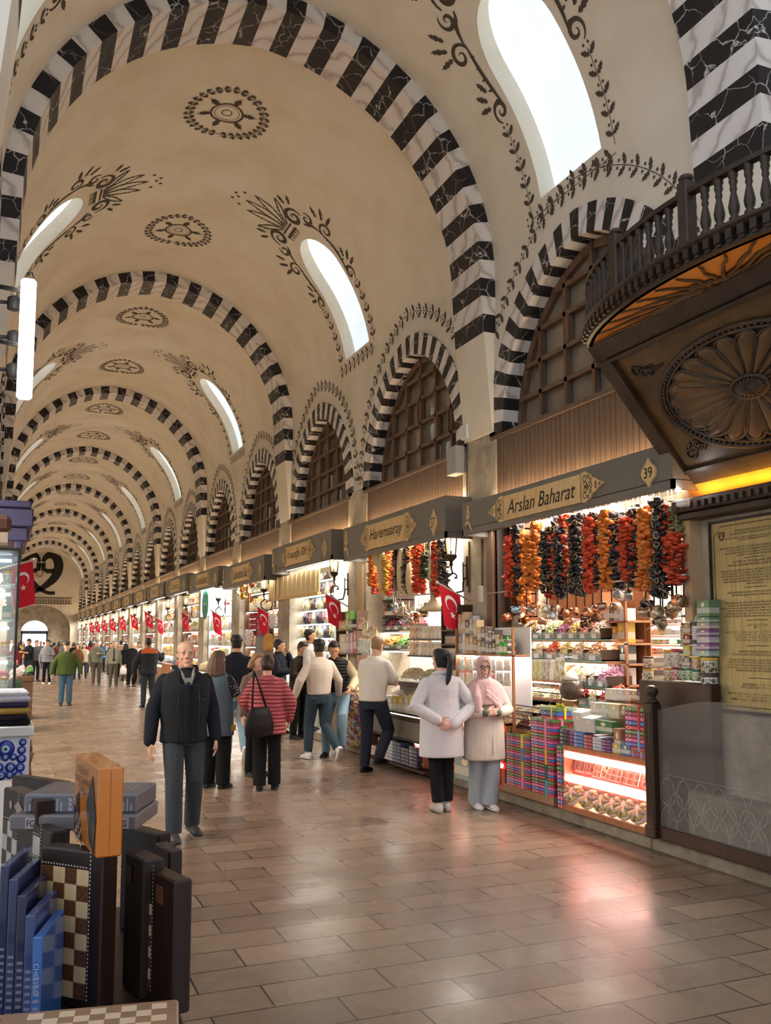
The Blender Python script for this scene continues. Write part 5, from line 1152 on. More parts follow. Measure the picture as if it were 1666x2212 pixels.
# pier fittings
tag(MB().bbox((-.05,-.045,0),(0,.045,.2), .008).build('alarm_box', mat('cream_plastic', 'd8d2b8', .5), None, onX(1044, 1302, 5.22)), 'small cream box on the pier left of shop 39', 'box')
tag(MB().bbox((-.14,-.13,0),(0,.13,.36), .01).build('junction_box', mat('grey_cabinet_paint', 'a8aaa8', .5), None, onX(996, 1027, 5.22)), 'grey metal junction box on the pier above sign 37', 'box')
tag(MB().bbox((-.09,-.09,0),(0,.09,.19), .012).build('fire_alarm', WHITE, None, onX(1015, 950, 5.25)), 'white detector unit on the wall above the junction box', 'box')
b = MB(); P_ = [onX(1010, y, 5.21) for y in (950, 1000, 1060, 1090)]; b.tube([(5.205, p.y, p.z) for p in P_], .008, 6); tag(b.build('cable', mat('brown_cable', '4a3c30', .6)), 'thin brown cable running down from the white detector unit', 'cable')
for i, x in enumerate((1012, 1040)):
    p, q = onX(x, 1150, 5.2), onX(x, 1280, 5.2); tag(MB().tube([(5.205, p.y, 2.95), (5.205, p.y, q.z)], .012, 6).build('conduit', mat('brown_conduit', '6a4a34', .5)), 'brown conduit pipe on the pier, %s from the left' % ORD[i], 'pipe')
p = onX(1022, 1152, 5.05); r = empty('security_camera', p, 'white dome camera under the left end of sign 39', 'camera'); MB().bbox((-.05,-.12,0),(.05,.1,.06), .02).build('camera_body', WHITE, r); MB().ball((-.02,-.12,.02), .03).build('camera_lens', BLACK, r)
p = onX(1476, 1085, 4.9); r = empty('floodlight', p, 'white spotlight at the right end of sign 39 under the balcony', 'lamp'); MB().bbox((-.035,-.05,-.035),(.035,.05,.02), .01).build('lamp_housing', WHITE, r); MB().ball((-.03,.02,.1), .022).build('bulb', emis('flood_bulb', 'ffffff', 40), r)
# ------------------------------------------------------------------ shop 35: jewellery wall
JB = MB().loft([[(s_*.2*cos(t)*w_+.0, s_*.5*sin(t)*w_, z) for t in [2*pi*q/10 for q in range(10)]] for s_, w_, z in ((1,.5,0),(1,.72,.05),(1,.98,.45),(1,.9,.6),(1,.35,.72),(1,.32,.9),(1,.3,1.0))]).mesh('bust', objcol('velvet', .85))
NK = MB(); NK.tube([(-.12,-.16,.86),(-.2,-.2,.6),(-.22,-.08,.38),(-.23,0,.3),(-.22,.08,.38),(-.2,.2,.6),(-.12,.16,.86)], .028, 6); NK.ball((-.24,0,.25), .06); NKM = NK.mesh('necklace', objcol('beads', .2, .4))
Xj = 5.42; zs = [onX(668, y, Xj).z for y in (1258, 1288, 1319, 1348, 1378, 1406, 1440)]
a, e = onX(612, 1320, Xj).y, onX(722, 1320, Xj).y
boards('jewellery_display', 'wall display with glass shelves of necklace busts in shop 35', 'display', Xj, Xj+.3, e, a, zs, mat('shelf_glass', 'b8ccc8', .1), th=.012, sides=True, back=mat('display_back', 'c8ccc6', .5), zlo=.14, led=WLED)
for lv in range(7):
    for q in range(8):
        y = a - .12 - q*(a-e-.2)/7.6; h_ = .24 if lv else .16
        o = link('necklace_bust', JB, None, (Xj+.12, y, zs[lv])); o.scale = (.36, .34, h_); setcol(o, ['4a3f52', 'e0d8c4'][(q+lv) % 2]); tag(o, '%s velvet bust with necklace, %s from the left on the %s glass shelf' % (['purple', 'cream'][(q+lv) % 2], ORD[q], ORD[lv]), 'necklace stand', 'necklace busts in shop 35'); setcol(link('necklace', NKM, o), ['d8d0c0', '4a3a34', 'c8a040', 'a04040'][(q*2+lv) % 4])
r = empty('shop_awning', (5.1, (a+e)/2, 2.6), 'pale lit corrugated shutter band above the jewellery display', 'shutter'); b = MB(); n = 22
for q in range(n): b.box((.0 if q % 2 else .02, e-(a+e)/2+(a-e)*q/n-.02, 0), (.04, e-(a+e)/2+(a-e)*(q+1)/n-.02, .42))
b.build('shutter_slats', mat('pale_shutter', 'd8c090', .5), r); MB().box((-.02, e-(a+e)/2-.05, -.05), (.06, a-(a+e)/2+.05, 0)).build('shutter_rail', wood('honey_wood', 'c09a60', 'd4b078'), r)
zs = shelf_at(612, 652, [1490, 1535, 1580], 4.95, .3, 'white shelf unit with metal ware and books before shop 35', WSH, sides=True, back=WSH, zlo=.16)
for q in range(12):
    gx(['jar', 'tin', 'bottle'][q % 3], 613+q*3.2, 1474+(q % 4)*2, 617+q*3.2, 1490, 4.97+.06*(q % 3), .05, ['c8c4bc','8a8478','d8d0c0','6a5a4a'][q % 4], 'small metal vessel, %s from the left on the white shelf unit' % ORD[q], 'metal ware on the white shelf unit', zb=zs[0], lid='b0a890')
for q in range(10): gx('box', 614+q*3.6, 1545, 617.2+q*3.6, 1580, 5.0, .15, ['2a2a30','e0d8c8','d8ccb8','3a3440'][q % 4 if q < 4 else 1 + q % 2], 'tall thin box, %s from the left on the lowest white shelf' % ORD[q], 'thin boxes on the lowest white shelf', zb=zs[2])
for q in range(8): gx('box', 614+q*4.4, 1512, 618+q*4.4, 1535, 5.0, .15, ['5a5a64','7a7a80','4a4a58','8a8478'][q % 4], 'dark patterned bag, %s from the left on the middle white shelf' % ORD[q], 'bags on the middle white shelf', zb=zs[1])
# ------------------------------------------------------------------ shops 33, 31 and the rest down the hall
CUSH = MB(); CUSH.loft([[(.5*cos(t)*s_*abs(cos(t))**-.35 if abs(cos(t)) > .05 else 0, .5*sin(t)*s_*(abs(sin(t))**-.35 if abs(sin(t)) > .05 else 1), z) for t in [2*pi*q/16+.01 for q in range(16)]] for s_, z in ((.3,-.18),(.75,-.13),(1,0),(.75,.13),(.3,.18))]); CUSHM = CUSH.mesh('cushion', noisy('printed_cushion', 'e8e4e0', '9a6a7a', 14, .8, 0, 0, None, .5, .62))
def fill_shop(i, cols, shelves=6, n=9, hang=None):
    a, e = SHOPS[i]; num = 39 - 2*i; Xs = 5.36
    zs = [.75 + .42*k for k in range(shelves)]
    boards('goods_shelf', 'lit shelf wall full of goods in shop number %s' % NW(num), 'shelf', Xs, Xs+.3, a+.04, e-.04, zs, BRWOOD if i % 2 else WSH, th=.03, back=mat('warm_white_back', 'efe6d6', .6), zlo=.14, led=WLED, group='shelf walls of the far shops')
    for lv, z in enumerate(zs):
        y = e - .1; k = 0
        while y > a + .3:
            wd = min((e-a)/n*RND.uniform(.75, 1.2), y-a-.08); h_ = RND.uniform(.2, .36); kd = RND.choice(('box', 'box', 'jar', 'tin', 'pouch'))
            goods(kd, (Xs+.13, y-wd/2, z), (.18, wd*.9, h_), RND.choice(cols), '%s on shelf %s of shop %s, %s from the far end' % ({'box':'carton','jar':'jar','tin':'tin','pouch':'packet'}[kd], ['one','two','three','four','five','six','seven'][lv], NW(num), ORD[k]), 'goods on the shelf wall of shop %d' % num, lid=RND.choice(['c8a040','e8e4dc','b84040'])); y -= wd; k += 1
    r = empty('shop_counter', (4.93, (a+e)/2, .14), 'street counter with goods in front of shop number %s' % NW(num), 'counter', 'street counters of the far shops'); L = (e-a)*.7
    MB().bbox((0,-L/2,0),(.4,L/2,.75), .01).build('counter_body', BRWOOD if i % 3 else ORWOOD, r); MB().box((-.01,-L/2+.05,.2),(0,L/2-.05,.7)).build('counter_front_glass', GLASS, r); MB().box((-.012,-L/2+.05,.66),(-.004,L/2-.05,.7)).build('led_strip', WLED, r)
    for q in range(int(n*.6)): bin_((4.95, (a+e)/2 - L/2 + L*(q+.5)/int(n*.6), .89), (.36, L/int(n*.6)*.95, .3), RND.choice(('nuts', 'slices', 'chillies')), RND.choice(cols), 'heap of goods on the counter of shop %s, %s from the near end' % (NW(num), ORD[q]), tray=False, what='goods', grp='counter of shop %d' % num)
FC = ['c05038','d89a48','7a8a4a','e6dcc8','8a4a58','4a7a9a','c8b070','e8e0d8','a86a3a','d8605a']
for i in range(3, len(SHOPS)):
    fill_shop(i, FC if i % 2 else ['e8e4dc','d8e0e4','c8d8d0','e0b860','c05a50','8ab0c0','d8c8a0'], 6 if i < 7 else 5, 9 if i < 6 else 6)
a, e = SHOPS[3]; Xs = 5.3
_p = onX(553, 1345, 5.1); r = empty('shawl_rack', (5.1, _p.y, .95), 'dark rack holding the rolled pink and red shawls', 'rack')
for k in range(5): MB().box((-.02, -.75, .0+.0*k+(onX(548, 1340, 5.1).z - k*.13 + .21 - .95) - .012), (.2, .75, (onX(548, 1340, 5.1).z - k*.13 + .21 - .95))).build('shelf', DKWOOD, r)
MB().box((.19, -.75, -.8), (.21, .75, 1.3)).build('back_panel', DKWOOD, r)
for k in range(16): 
    q, lv = k % 4, k // 4; o = link('rolled_shawl', MB().lathe([(.3,-.5),(.45,-.42),(.5,0),(.45,.42),(.3,.5)], n=10).mesh('rolled_shawl', objcol('fabric_roll', .9)), None, (Xs-.15, onX(540+q*9, 1360, 5.1).y, onX(548, 1340, 5.1).z - lv*.13 + .1)); o.rotation_euler = (pi/2, 0, 0); o.scale = (.12, .12, .3); setcol(o, ['c0405a','b03048','d0607a','a82c44'][k % 4]); tag(o, 'rolled pink and red shawl, %s from the left in the %s row of shop 33' % (ORD[q], ORD[lv]), 'shawl', 'rolled shawls in shop 33')
for i, (x, y, w_, lab, c) in enumerate([(590,1342,34,'white printed cushion hanging in front of shop 35','e8e4e0'),(580,1388,40,'ochre and gold patterned cushion below the white one','c89a50'),(538,1378,36,'pale grey cushion in front of shop 33','d8d4c4')]):
    p = onX(x, y, 4.98); o = link('cushion', CUSHM if i != 1 else CUSH.mesh('cushion', noisy('gold_cushion', 'c89a4a', '9a6a3a', 12, .8)), None, p); o.rotation_euler = (0, pi/2, .3); k = w_/1950*(p.y*.92+1.9); o.scale = (k, k, k*.9); tag(o, lab, 'cushion'); c_ = MB().tube([(0,0,.1),(0,0,2.95-p.z)], .006, 5).build('hanging_cord', THREAD, o, p); c_.matrix_parent_inverse = o.matrix_basis.inverted()
for i, (x, y, c) in enumerate([(513,1262,'b87a3a'),(522,1278,'a8623a'),(531,1270,'c89048'),(538,1285,'d8b060'),(545,1268,'b0603a'),(526,1292,'c8a048'),(536,1300,'a87038'),(512,1285,'d8c8a0')]):
    pot(onX(x, y, 5.1), .13, c, 'copper vessel hanging in the upper part of shop 33, %s from the left' % ORD[i], i % 2 == 0, (RND.uniform(.3, 1.2), .2, RND.uniform(0, 6)), 'copper vessels hanging in shop 33', .6)
p0 = onX(434, 1300, 5.12); p1 = onX(482, 1300, 5.12); zt, zb_ = onX(455, 1262, 5.12).z, onX(455, 1330, 5.12).z
r = empty('lit_poster', (5.12, (p0.y+p1.y)/2, zb_), 'white lit poster with green lettering and a round 31 mark in shop 31', 'poster'); w_ = p0.y-p1.y; h_ = zt-zb_
MB().box((0,-w_/2,0),(.02,w_/2,h_)).build('poster_panel', emis('poster_panel', 'eefcf6', 1.4), r); GR = mat('poster_green', '2f8a78', .6)
M = plane_m((-.003, 0, 0), (0,-1,0), (-1,0,0))
for s_, x, y, w2, h2 in (('MER', -.2, .85, .5, .1), ('USDM', -.25, .66, .6, .1), ('MO', -.1, .12, .4, .12)): put('lettering', text_mesh(s_, w_*w2*.7, h_*h2), M @ Matrix.Translation((x*w_*.3, y*h_, 0)), r, GR)
b = MB(); b.prism([(.15*w_*cos(q*pi/12), .15*w_*sin(q*pi/12)) for q in range(24)], .004, 0, M @ Matrix.Translation((-.28*w_, .4*h_, 0))); b.build('round_mark', GR, r); put('number', text_mesh('31', .16*w_, .09*h_), M @ Matrix.Translation((-.28*w_, .4*h_, .006)), r, WHITE)
# ------------------------------------------------------------------ carved balcony on the crossing wall
BALW = noisy('carved_dark_wood', '2a2019', '46382b', 7, .42, .15, 0, (1, 1, .3), .3, .75, 5)
BALP = noisy('bronzed_wood_panel', '46331f', '6a5030', 5, .4, .1)
GOLD = noisy('gilded_ochre_amber_lit', 'cc8038', 'eeae50', 3.5, .45, .06, 0, None, .25, .8)  # ochre paint brightened so its colour carries amber light on the soffit
XB, ZB2, YL, YR = 4.2, 4.07, 5.85, 3.1           # top edge of the sloping console panel
XW, ZW = 5.08, 3.02                              # its foot near the wall
bal = empty('carved_wooden_balcony', (5.2, (YL+YR)/2, 3.0), 'dark carved wooden prayer balcony with balustrade and shell panel on the right wall', 'balcony')
BO = Vector(bal.location)
def bp(name, b, m_, parent=None):
    b.v = [tuple(Vector(p) - BO) for p in b.v]; return b.build(name, m_, parent or bal)
pu = Vector((0, -1, 0)); pv = Vector((XB-XW, 0, ZB2-ZW)); HV = pv.length; pv.normalize(); pn = pv.cross(pu); pn = -pn if pn.x > 0 else pn
PO = Vector((XW, YL, ZW))
def pp(u, v, n=0.): return PO + pu*u + pv*v + pn*n
UW = YL - YR
def onPanel(x, y):
    d = ray(x, y); t = (PO - EYE).dot(pn) / d.dot(pn); q = EYE + d*t - PO; return q.dot(pu), q.dot(pv)
b = MB(); A = [pp(0,0), pp(UW,0), pp(UW,HV), pp(0,HV)]; b.add(A + [p - pn*.06 for p in A], [(0,1,2,3),(7,6,5,4),(0,4,5,1),(1,5,6,2),(2,6,7,3),(3,7,4,0)]); bp('console_panel', b, BALP)
b = MB()
for a_, c_, w_, h_ in (((0,HV-.06),(UW,HV-.06),.13,.03),((0,HV-.155),(UW,HV-.155),.03,.055),((0,.05),(UW,.05),.12,.03),((.06,0),(.06,HV),.13,.03),((.15,.1),(.15,HV-.18),.025,.05),((.15,.12),(UW,.12),.025,.05)):
    q0, q1 = Vector((a_[0],a_[1])), Vector((c_[0],c_[1])); t = (q1-q0).normalized(); nn = Vector((-t.y, t.x))*w_/2
    P = [q0+nn, q1+nn, q1-nn, q0-nn]; V = [pp(p.x, p.y, 0) for p in P] + [pp(p.x, p.y, h_) for p in P]
    b.add(V, [(4,5,6,7),(0,1,5,4),(1,2,6,5),(2,3,7,6),(3,0,4,7)])
bp('panel_frame', b, BALW)
cu, cv = onPanel(1625, 828); lu, _ = onPanel(1413, 812); _, tv = onPanel(1640, 692); _, bv = onPanel(1650, 948)
ru = cu - lu; rt, rb = tv - cv, cv - bv
fu = lambda a, k: (cu + ru*k*cos(a), cv + (rt if sin(a) > 0 else rb)*k*sin(a))
b = MB(); g = MB()
for q in range(22):
    a = 2*pi*(q+.5)/22; rows = []
    for k, w_ in ((.2,.02),(.45,.05),(.7,.082),(.86,.09),(.95,.06),(.985,.01)):
        u, v = fu(a, k); e1 = fu(a+.11, k); tx, ty = e1[0]-u, e1[1]-v; l = hypot(tx, ty) or 1; tx, ty = tx/l, ty/l
        rows.append([pp(u-tx*w_*ru/.75*1.0, v-ty*w_*ru/.75, .018), pp(u-tx*w_*.5, v-ty*w_*.5, .03), pp(u, v, .034), pp(u+tx*w_*.5, v+ty*w_*.5, .03), pp(u+tx*w_*ru/.75, v+ty*w_*ru/.75, .018)])
    b.loft(rows, 0, None, True, False, False)
    L_, R_ = [r[0] for r in rows], [r[-1] for r in rows]
    g.tube([p + pn*.006 for p in L_ + R_[::-1]], .011, 5)
bp('shell_fan', b, BALP); bp('fan_ribs', g, BALW)
b = MB()
for rr_, th in ((1.02,.014),(1.12,.02)): b.tube([pp(*fu(2*pi*i/48, rr_), .02) for i in range(49)], th, 6)
for i in range(96):
    p = pp(*fu(2*pi*i/96, 1.07), .02); b.ball(p, (.018,.018,.018), 0, 5, 4)
b.tube([pp(*fu(2*pi*i/30, .2), .03) for i in range(31)], .02, 6)
for i in range(20):
    a = 2*pi*i/20; b.tube([pp(*fu(a, .03), .06), pp(*fu(a, .12), .055), pp(*fu(a, .18), .03)], .013, 5)
b.ball(pp(cu, cv, .04), .03); bp('fan_boss_and_border', b, BALW)
for u, v, sx, sy in ((.3,.26,1,1),(.3,HV-.32,1,-1)):
    b = MB()
    for c in range(3): b.tube([pp(*p, .012) for p in spiral(u+.06*c*sx, v+.03*c*sy, .06-.012*c, c*1.5, 1.3, 1 if c % 2 else -1)], .01, 5)
    for c in range(5): b.tube([pp(u+.04*sx*c, v, .01), pp(u+.04*sx*c+.05*sx, v+.05*sy, .014), pp(u+.05*sx*c+.09*sx, v+.03*sy, .008)], .008, 5)
    bp('corner_scroll', b, BALW)
# side of the console, gilded lit board and wall beam
b = MB(); b.poly([(XW, YL, ZW), (XB, YL, ZB2), (5.22, YL, ZB2), (5.22, YL, ZW)]).poly([(XW, YR, ZW), (XB, YR, ZB2), (5.22, YR, ZB2), (5.22, YR, ZW)]); bp('console_side', b, BALW)
b = MB(); b.add([(XW-.02, YL-.02, ZW-.005), (XW-.02, YR, ZW-.005), (5.16, YR, ZW-.13), (5.16, YL-.02, ZW-.13)], [(0,1,2,3)]); bp('gilded_board', b, GOLD)
b = MB(); b.bbox((5.0, YR, ZW-.24), (5.22, YL+.06, ZW-.14), .01).bbox((5.06, YR, ZW-.3), (5.22, YL+.04, ZW-.24), .01)
for i in range(40): b.cbox((4.99, YL-.02-i*.08, ZW-.2), (.03, .035, .05))
bp('wall_beam', b, BALW)
b = MB(); b.poly([(5.03, YL-.15, ZW-.136), (5.1, YL-.15, ZW-.136), (5.1, YR, ZW-.136), (5.03, YR, ZW-.136)]); bp('warm_light_strip', b, emis('amber_led', 'ffb030', 11))
# bowed platform: soffit, dentilled edge, balustrade
YC, HC, BUL = 4.48, 1.37, .35
def edge(t, off=0., z=ZB2):          # t: -1 far end .. 1 near end
    return Vector((XB - BUL*max(0, 1-t*t)**.8 - off, YC - HC*t, z))
NE = 48; E = [edge(-1+2*i/NE) for i in range(NE+1)]
b = MB(); V = [tuple(p) for p in E] + [(XB+.03, p.y, ZB2) for p in E]; b.add(V, [(i, i+1, NE+2+i, NE+1+i) for i in range(NE)]); bp('soffit', b, GOLD)
b = MB(); Sy = YC - .05
for q in range(13):
    tq = -.93 + 1.86*q/12; tip = edge(tq, -.03); st_p = Vector((XB-.01, Sy + (YC-HC*tq-Sy)*.12, ZB2-.008))
    pts = [st_p.lerp(Vector((tip.x, tip.y, ZB2-.008)), k/8) + Vector((.012*sin(k*1.9+q), .03*sin(k*1.3+q*2)*(1-k/8), 0)) for k in range(9)]
    b.tube(pts, [.02-.0016*k for k in range(9)], 5)
for q in range(5): b.ball((XB-.04-.02*q, Sy+.05*(q-2), ZB2-.01), (.03,.05,.02))
bp('soffit_carving', b, BALP)
b = MB(); prof_ = [(0,-.0),(.03,.0),(.035,.03),(.015,.035),(.015,.1),(.05,.115),(.075,.14),(.075,.165),(-.03,.165),(-.03,0)]
rings = []
for i in range(NE+1):
    t = -1+2*i/NE; rings.append([edge(t, o, ZB2+z*.8) for o, z in prof_])
b.loft(rings, 0, None, False, True); bp('platform_edge', b, BALW)
DM = MB().box((-.022,-.02,0), (.022,.035,.06)).box((-.018,.0,-.02), (.018,.025,0)).mesh('dentil', BALW)
for i in range(34):
    t = -1+2*(i+.5)/34; p = edge(t, .03, ZB2+.035); d = edge(min(1, t+.01)) - edge(max(-1, t-.01)); link('dentil', DM, bal, p - BO, atan2(d.y, d.x) + pi)
zr = ZB2 + .135; RH = .33
b = MB(); rg = []
for i in range(NE+1):
    t = -1+2*i/NE; rg.append([edge(t, o, zr+RH+z) for o, z in ((-.03,0),(.03,0),(.035,.03),(0,.05),(-.035,.03))])
b.loft(rg, 0, None, False, True); bp('handrail', b, BALW)
BLP = [(.028,0),(.028,.06),(.018,.08),(.026,.11),(.03,.16),(.022,.24),(.014,.3),(.02,.33),(.016,.36),(.024,.4),(.02,.43),(.026,.45),(.026,.5)]
BLP = [(r_*1.15, z_*RH/.5) for r_, z_ in BLP]
bm_ = MB().lathe(BLP, n=10).mesh('baluster', BALW)
posts = [-.46, .12, .66]
k = 0
for i in range(27):
    t = -.99 + 1.98*i/26
    if min(abs(t-p) for p in posts) < .045 or t > .9: continue
    p = edge(t, -.0, zr); link('baluster', bm_, bal, p - BO)
for t in posts:
    p = edge(t, 0, zr); b = MB(); b.bbox((p.x-.045, p.y-.045, zr-.02), (p.x+.045, p.y+.045, zr+RH+.1), .01); b.ball((p.x, p.y, zr+RH+.12), (.05,.05,.03)); bp('balustrade_post', b, BALW)
# ------------------------------------------------------------------ brass information plaque
PQ = onX(1607, 1330, 5.2); zt_, zb2 = 2.672, 1.206; pw_ = .90; yc_ = 5.68 - pw_/2
pl = empty('brass_plaque', (5.215, yc_, (zt_+zb2)/2), 'large brass information plaque with text in several languages on the stone wall', 'plaque'); ph = zt_-zb2
M = plane_m((-.012, 0, 0), (0,-1,0), (-1,0,0))
MB().box((-.012,-pw_/2,-ph/2), (0,pw_/2,ph/2)).build('plaque_plate', noisy('brushed_brass', '9a8b62', 'ac9c70', 3, .42, 0, .55, (1, 12, 1)), pl)
b = MB(); 
for x0, y0, x1, y1 in ((-pw_/2-.02,-ph/2-.02,pw_/2+.02,-ph/2),(-pw_/2-.02,ph/2,pw_/2+.02,ph/2+.02),(-pw_/2-.02,-ph/2,-pw_/2,ph/2),(pw_/2,-ph/2,pw_/2+.02,ph/2)): b.box((-.025,x0,y0),(0,x1,y1))
b.build('plaque_frame', BLACK, pl)
b = MB(); f = lambda x, y: tuple(M @ Vector((x, y, .001))); w2, h2, c2 = pw_/2-.03, ph/2-.03, .07
orn_line(b, f, [(-w2+c2,h2),(w2-c2,h2),(w2-c2*.6,h2-c2*.7),(w2,h2-c2),(w2,-h2+c2),(w2-c2*.6,-h2+c2*.7),(w2-c2,-h2),(-w2+c2,-h2),(-w2+c2*.6,-h2+c2*.7),(-w2,-h2+c2),(-w2,h2-c2),(-w2+c2*.6,h2-c2*.7)], .006, True)
def waw(b, f, cx, cy, s, wd):
    """two mirrored hooked strokes that meet in a heart"""
    for sg in (1, -1):
        P = [(.08,.55),(.2,.78),(.42,.9),(.66,.8),(.8,.5),(.78,.12),(.6,-.25),(.3,-.55),(0,-.78),(-.35,-.95),(-.75,-.95)]
        Q = []
        for i in range(len(P)-1):
            for t in (0, .25, .5, .75):
                p0, p1, p2, p3 = P[max(i-1,0)], P[i], P[i+1], P[min(i+2, len(P)-1)]
                Q.append(tuple(.5*((2*p1[k])+(-p0[k]+p2[k])*t+(2*p0[k]-5*p1[k]+4*p2[k]-p3[k])*t*t+(-p0[k]+3*p1[k]-3*p2[k]+p3[k])*t**3) for k in (0, 1)))
        orn_line(b, f, [(cx+sg*x*s, cy+y*s) for x, y in Q], lambda t: s*wd*(.45+.75*sin(pi*min(1, t*1.15))))
        orn_line(b, f, [(cx+sg*x*s, cy+y*s) for x, y in ((.1,.5),(.12,.2),(.3,.1),(.6,.12))], s*wd*.6)
for sx in (-1, 1): waw(b, f, sx*(pw_/2-.115), ph/2-.11, .035, .3)
yl = lambda ypx: onX(1607, ypx, 5.2).z - (zt_+zb2)/2
for yp in (1205, 1269, 1340, 1395, 1464): orn_line(b, f, [(-.11, yl(yp)), (-.02, yl(yp)), (0, yl(yp)+.004), (.02, yl(yp)), (.11, yl(yp))], .005)
b.build('plaque_engraving', INK, pl)
TXT = [(1147,'TARİHİ MISIR ÇARŞISI 1597-1664\nDUA MEYDANI AHŞAP EZAN KÖŞKÜ:',.5,.055),(1162,'GÜNEY DOĞU (KIBLE) YÖNÜ ÜZERİNDE OLAN BU BALKON EZAN KÖŞKÜ\nOLARAK İSİMLENDİRİLMİŞTİR.',.78,.045),(1189,'MISIR ÇARŞISI ÇİFTE ÇARŞI OLMA ÖZELLİĞİ İLE BU ÇARŞININ BİRLEŞME NOKTASINDA\nOLUŞMUŞTUR. UZUN VE KISA KENARININ BİRLEŞTİĞİ NOKTADA\nDUA MEYDANI YER ALMAKTADIR. SABAHLARI ESNAF BURADA TOPLANIR\nDUA EDER VE GÜNE BU ŞEKİLDE BAŞLARDI.',.78,.1),
 (1216,'HISTORICAL SPICE BAZAAR 1597-1664\nPRAYER SQUARE WOODEN AZAN PAVILION:',.58,.055),(1246,'THE BALCONY LOCATED SOUTHEAST (THE QIBLA) IS NAMED AS AZAN PAVILION\nTHE SPICE BAZAAR IS A TWO BAZAAR COMPLEX AS IT IS A COMBINATION OF\nTWO DIFFERENT BAZAARS. THE PRAYER SQUARE IS LOCATED AT THE CORNER\nWHERE THE LONGER AND SHORTER SIDES OF THESE TWO BAZAARS MEET.\nEACH MORNING ARTISANS USED TO CONVENE AND PRAY HERE BEFORE\nSTARTING THE DAY.',.78,.14),
 (1282,'DER HISTORISCHE ÄGYPTISCHE BASAR 1597-1664\nDer Gebetsplatz Hölzerne Gebetsrufresidenz:',.62,.05),(1316,'Dieser Balkon, der sich in der Süd-Ost Richtung (Richtung der Kibla)\nbefindet, wurde als Gebetsrufresidenz betitelt. Der Ägyptische\nBasar ist mit seiner Eigenschaft als doppelter Basar, mit dem Zusammenkommen\ndieser zwei Basare entstanden. Der Gebetsplatz befindet sich im\nSchnittpunkt der langen und der kurzen Seite. Morgens versammeln\nsich die Händler hier, beteten zusammen und starteten auf diese Weise.',.78,.14),
 (1352,'السوق المصري التاريخي\n١٥٩٧-١٦٦٤',.22,.05),(1374,'يقع الجناح الخشبي الموجود بميدان الدعاء في هذا المكان المعروف باسم جناح الاذان\nتم تسمية السوق المصري لانه يتكون من سوقين مختلفين\nيقع ميدان الدعاء في زاوية التقاء السوق الطويل والقصير\nكان التجار يجتمعون هنا كل صباح للدعاء قبل بدء اليوم',.7,.1),
 (1410,'BAZAR HISTÓRICO DE ESPECIAS 1597-1664\nPLAZA DE LA ORACIÓN PABELLÓN DE AZÁN DE MADERA:',.58,.05),(1437,'ESTE BALCÓN ESTÁ UBICADO EN LA PARTE SURESTE Y ES NOMBRADO\nPABELLÓN DE AZÁN. EL BAZAR DE ESPECIAS CONSISTE EN DOS BAZARES\nY LA PLAZA DE LA ORACIÓN ESTÁ UBICADA EN LA ESQUINA DONDE SE UNEN\nEL LADO LARGO Y EL CORTO. LOS ARTESANOS SE ENCONTRABAN AQUÍ POR LA\nMAÑANA, REZABAN JUNTOS Y ASÍ EMPEZABAN EL DÍA.',.74,.12),
 (1481,'歴史的建造物 エジプト・バザール\nお祈り広場の木造アーザン・キオスク',.4,.05),(1505,'南東にあるこのバルコニーはアザーンのキオスクと呼ばれています。\nエジプト・バザールは二つのバザールからなります。\n毎朝職人たちはここに集まりお祈りをして一日を始めました。',.7,.075)]
for yp, s_, w_, h_ in TXT: put('lettering', text_mesh(s_, w_*pw_*1.04, h_*.86, .0, 0, .0015, 'CENTER'), M @ Matrix.Translation((0, yl(yp), 0)), pl, INK)
# ------------------------------------------------------------------ newel post and etched glass barrier
np_ = onX(1413, 1800, 4.93); nz = .14
r = empty('newel_post', (4.95, np_.y, nz), 'dark turned wooden newel post at the end of the glass barrier', 'post')
b = MB(); H = onX(1413, 1518, 4.93).z - nz; b.bbox((-.055,-.055,0),(.055,.055,H), .012).bbox((-.065,-.065,0),(.065,.065,.1), .01)
for y in (-.025, .0, .025): b.box((-.058, y-.006, .16), (-.05, y+.006, H-.08))
b.build('post_shaft', DKWOOD, r)
MB().lathe([(.06,0),(.045,.02),(.03,.035),(.03,.045),(.05,.07),(.055,.1),(.045,.125),(.02,.14),(.001,.142)], (0,0,H), 14).build('finial', DKWOOD, r)
YG0, YG1 = np_.y-.06, 2.9; L = YG0-YG1
gb = empty('glass_barrier', (4.96, YG0, .14), 'dark glass barrier with an etched interlaced band in front of the stone wall', 'barrier')
MB().bbox((-.03,-L,0),(.03,0,.1), .006).build('bottom_rail', DKWOOD, gb)
TG = mat('smoked_glass', '8a8a88', .03, alpha=.22, spec=.9)
P = [(0,.1)] + [(-L*i/30, 1.03 + .11*sin(pi*min(1, i/14)) - (.0 if i < 14 else .16*((i-14)/16)**1.2)) for i in range(31)] + [(-L,.1)]
b = MB(); b.prism([(p[0], p[1]) for p in P], .012, 0, Matrix(((0,0,1,-.006),(1,0,0,0),(0,1,0,0),(0,0,0,1)))); b.build('glass_sheet', TG, gb)
b = MB(); f = lambda y, z: (-.0075, y, z)
FROST = mat('frosted_etching', 'a8a6a0', .8, alpha=.32)
for row in range(3):
    for i in range(13):
        y0, z0 = -.1-.19*i-(.095 if row % 2 else 0), .17+.11*row
        orn_line(b, f, [(y0+.085*sin(t)*(1-.25*cos(t)), z0+.11*cos(t)) for t in [2*pi*q/18 for q in range(18)]], .012, True)
orn_line(b, f, [(-.02,.52),(-L,.52)], .006); b.build('etched_band', FROST, gb)
st(MB().bbox((5.02, 1.5, .14), (5.24, 5.86, .55), .02).build('trim_29', KERB))
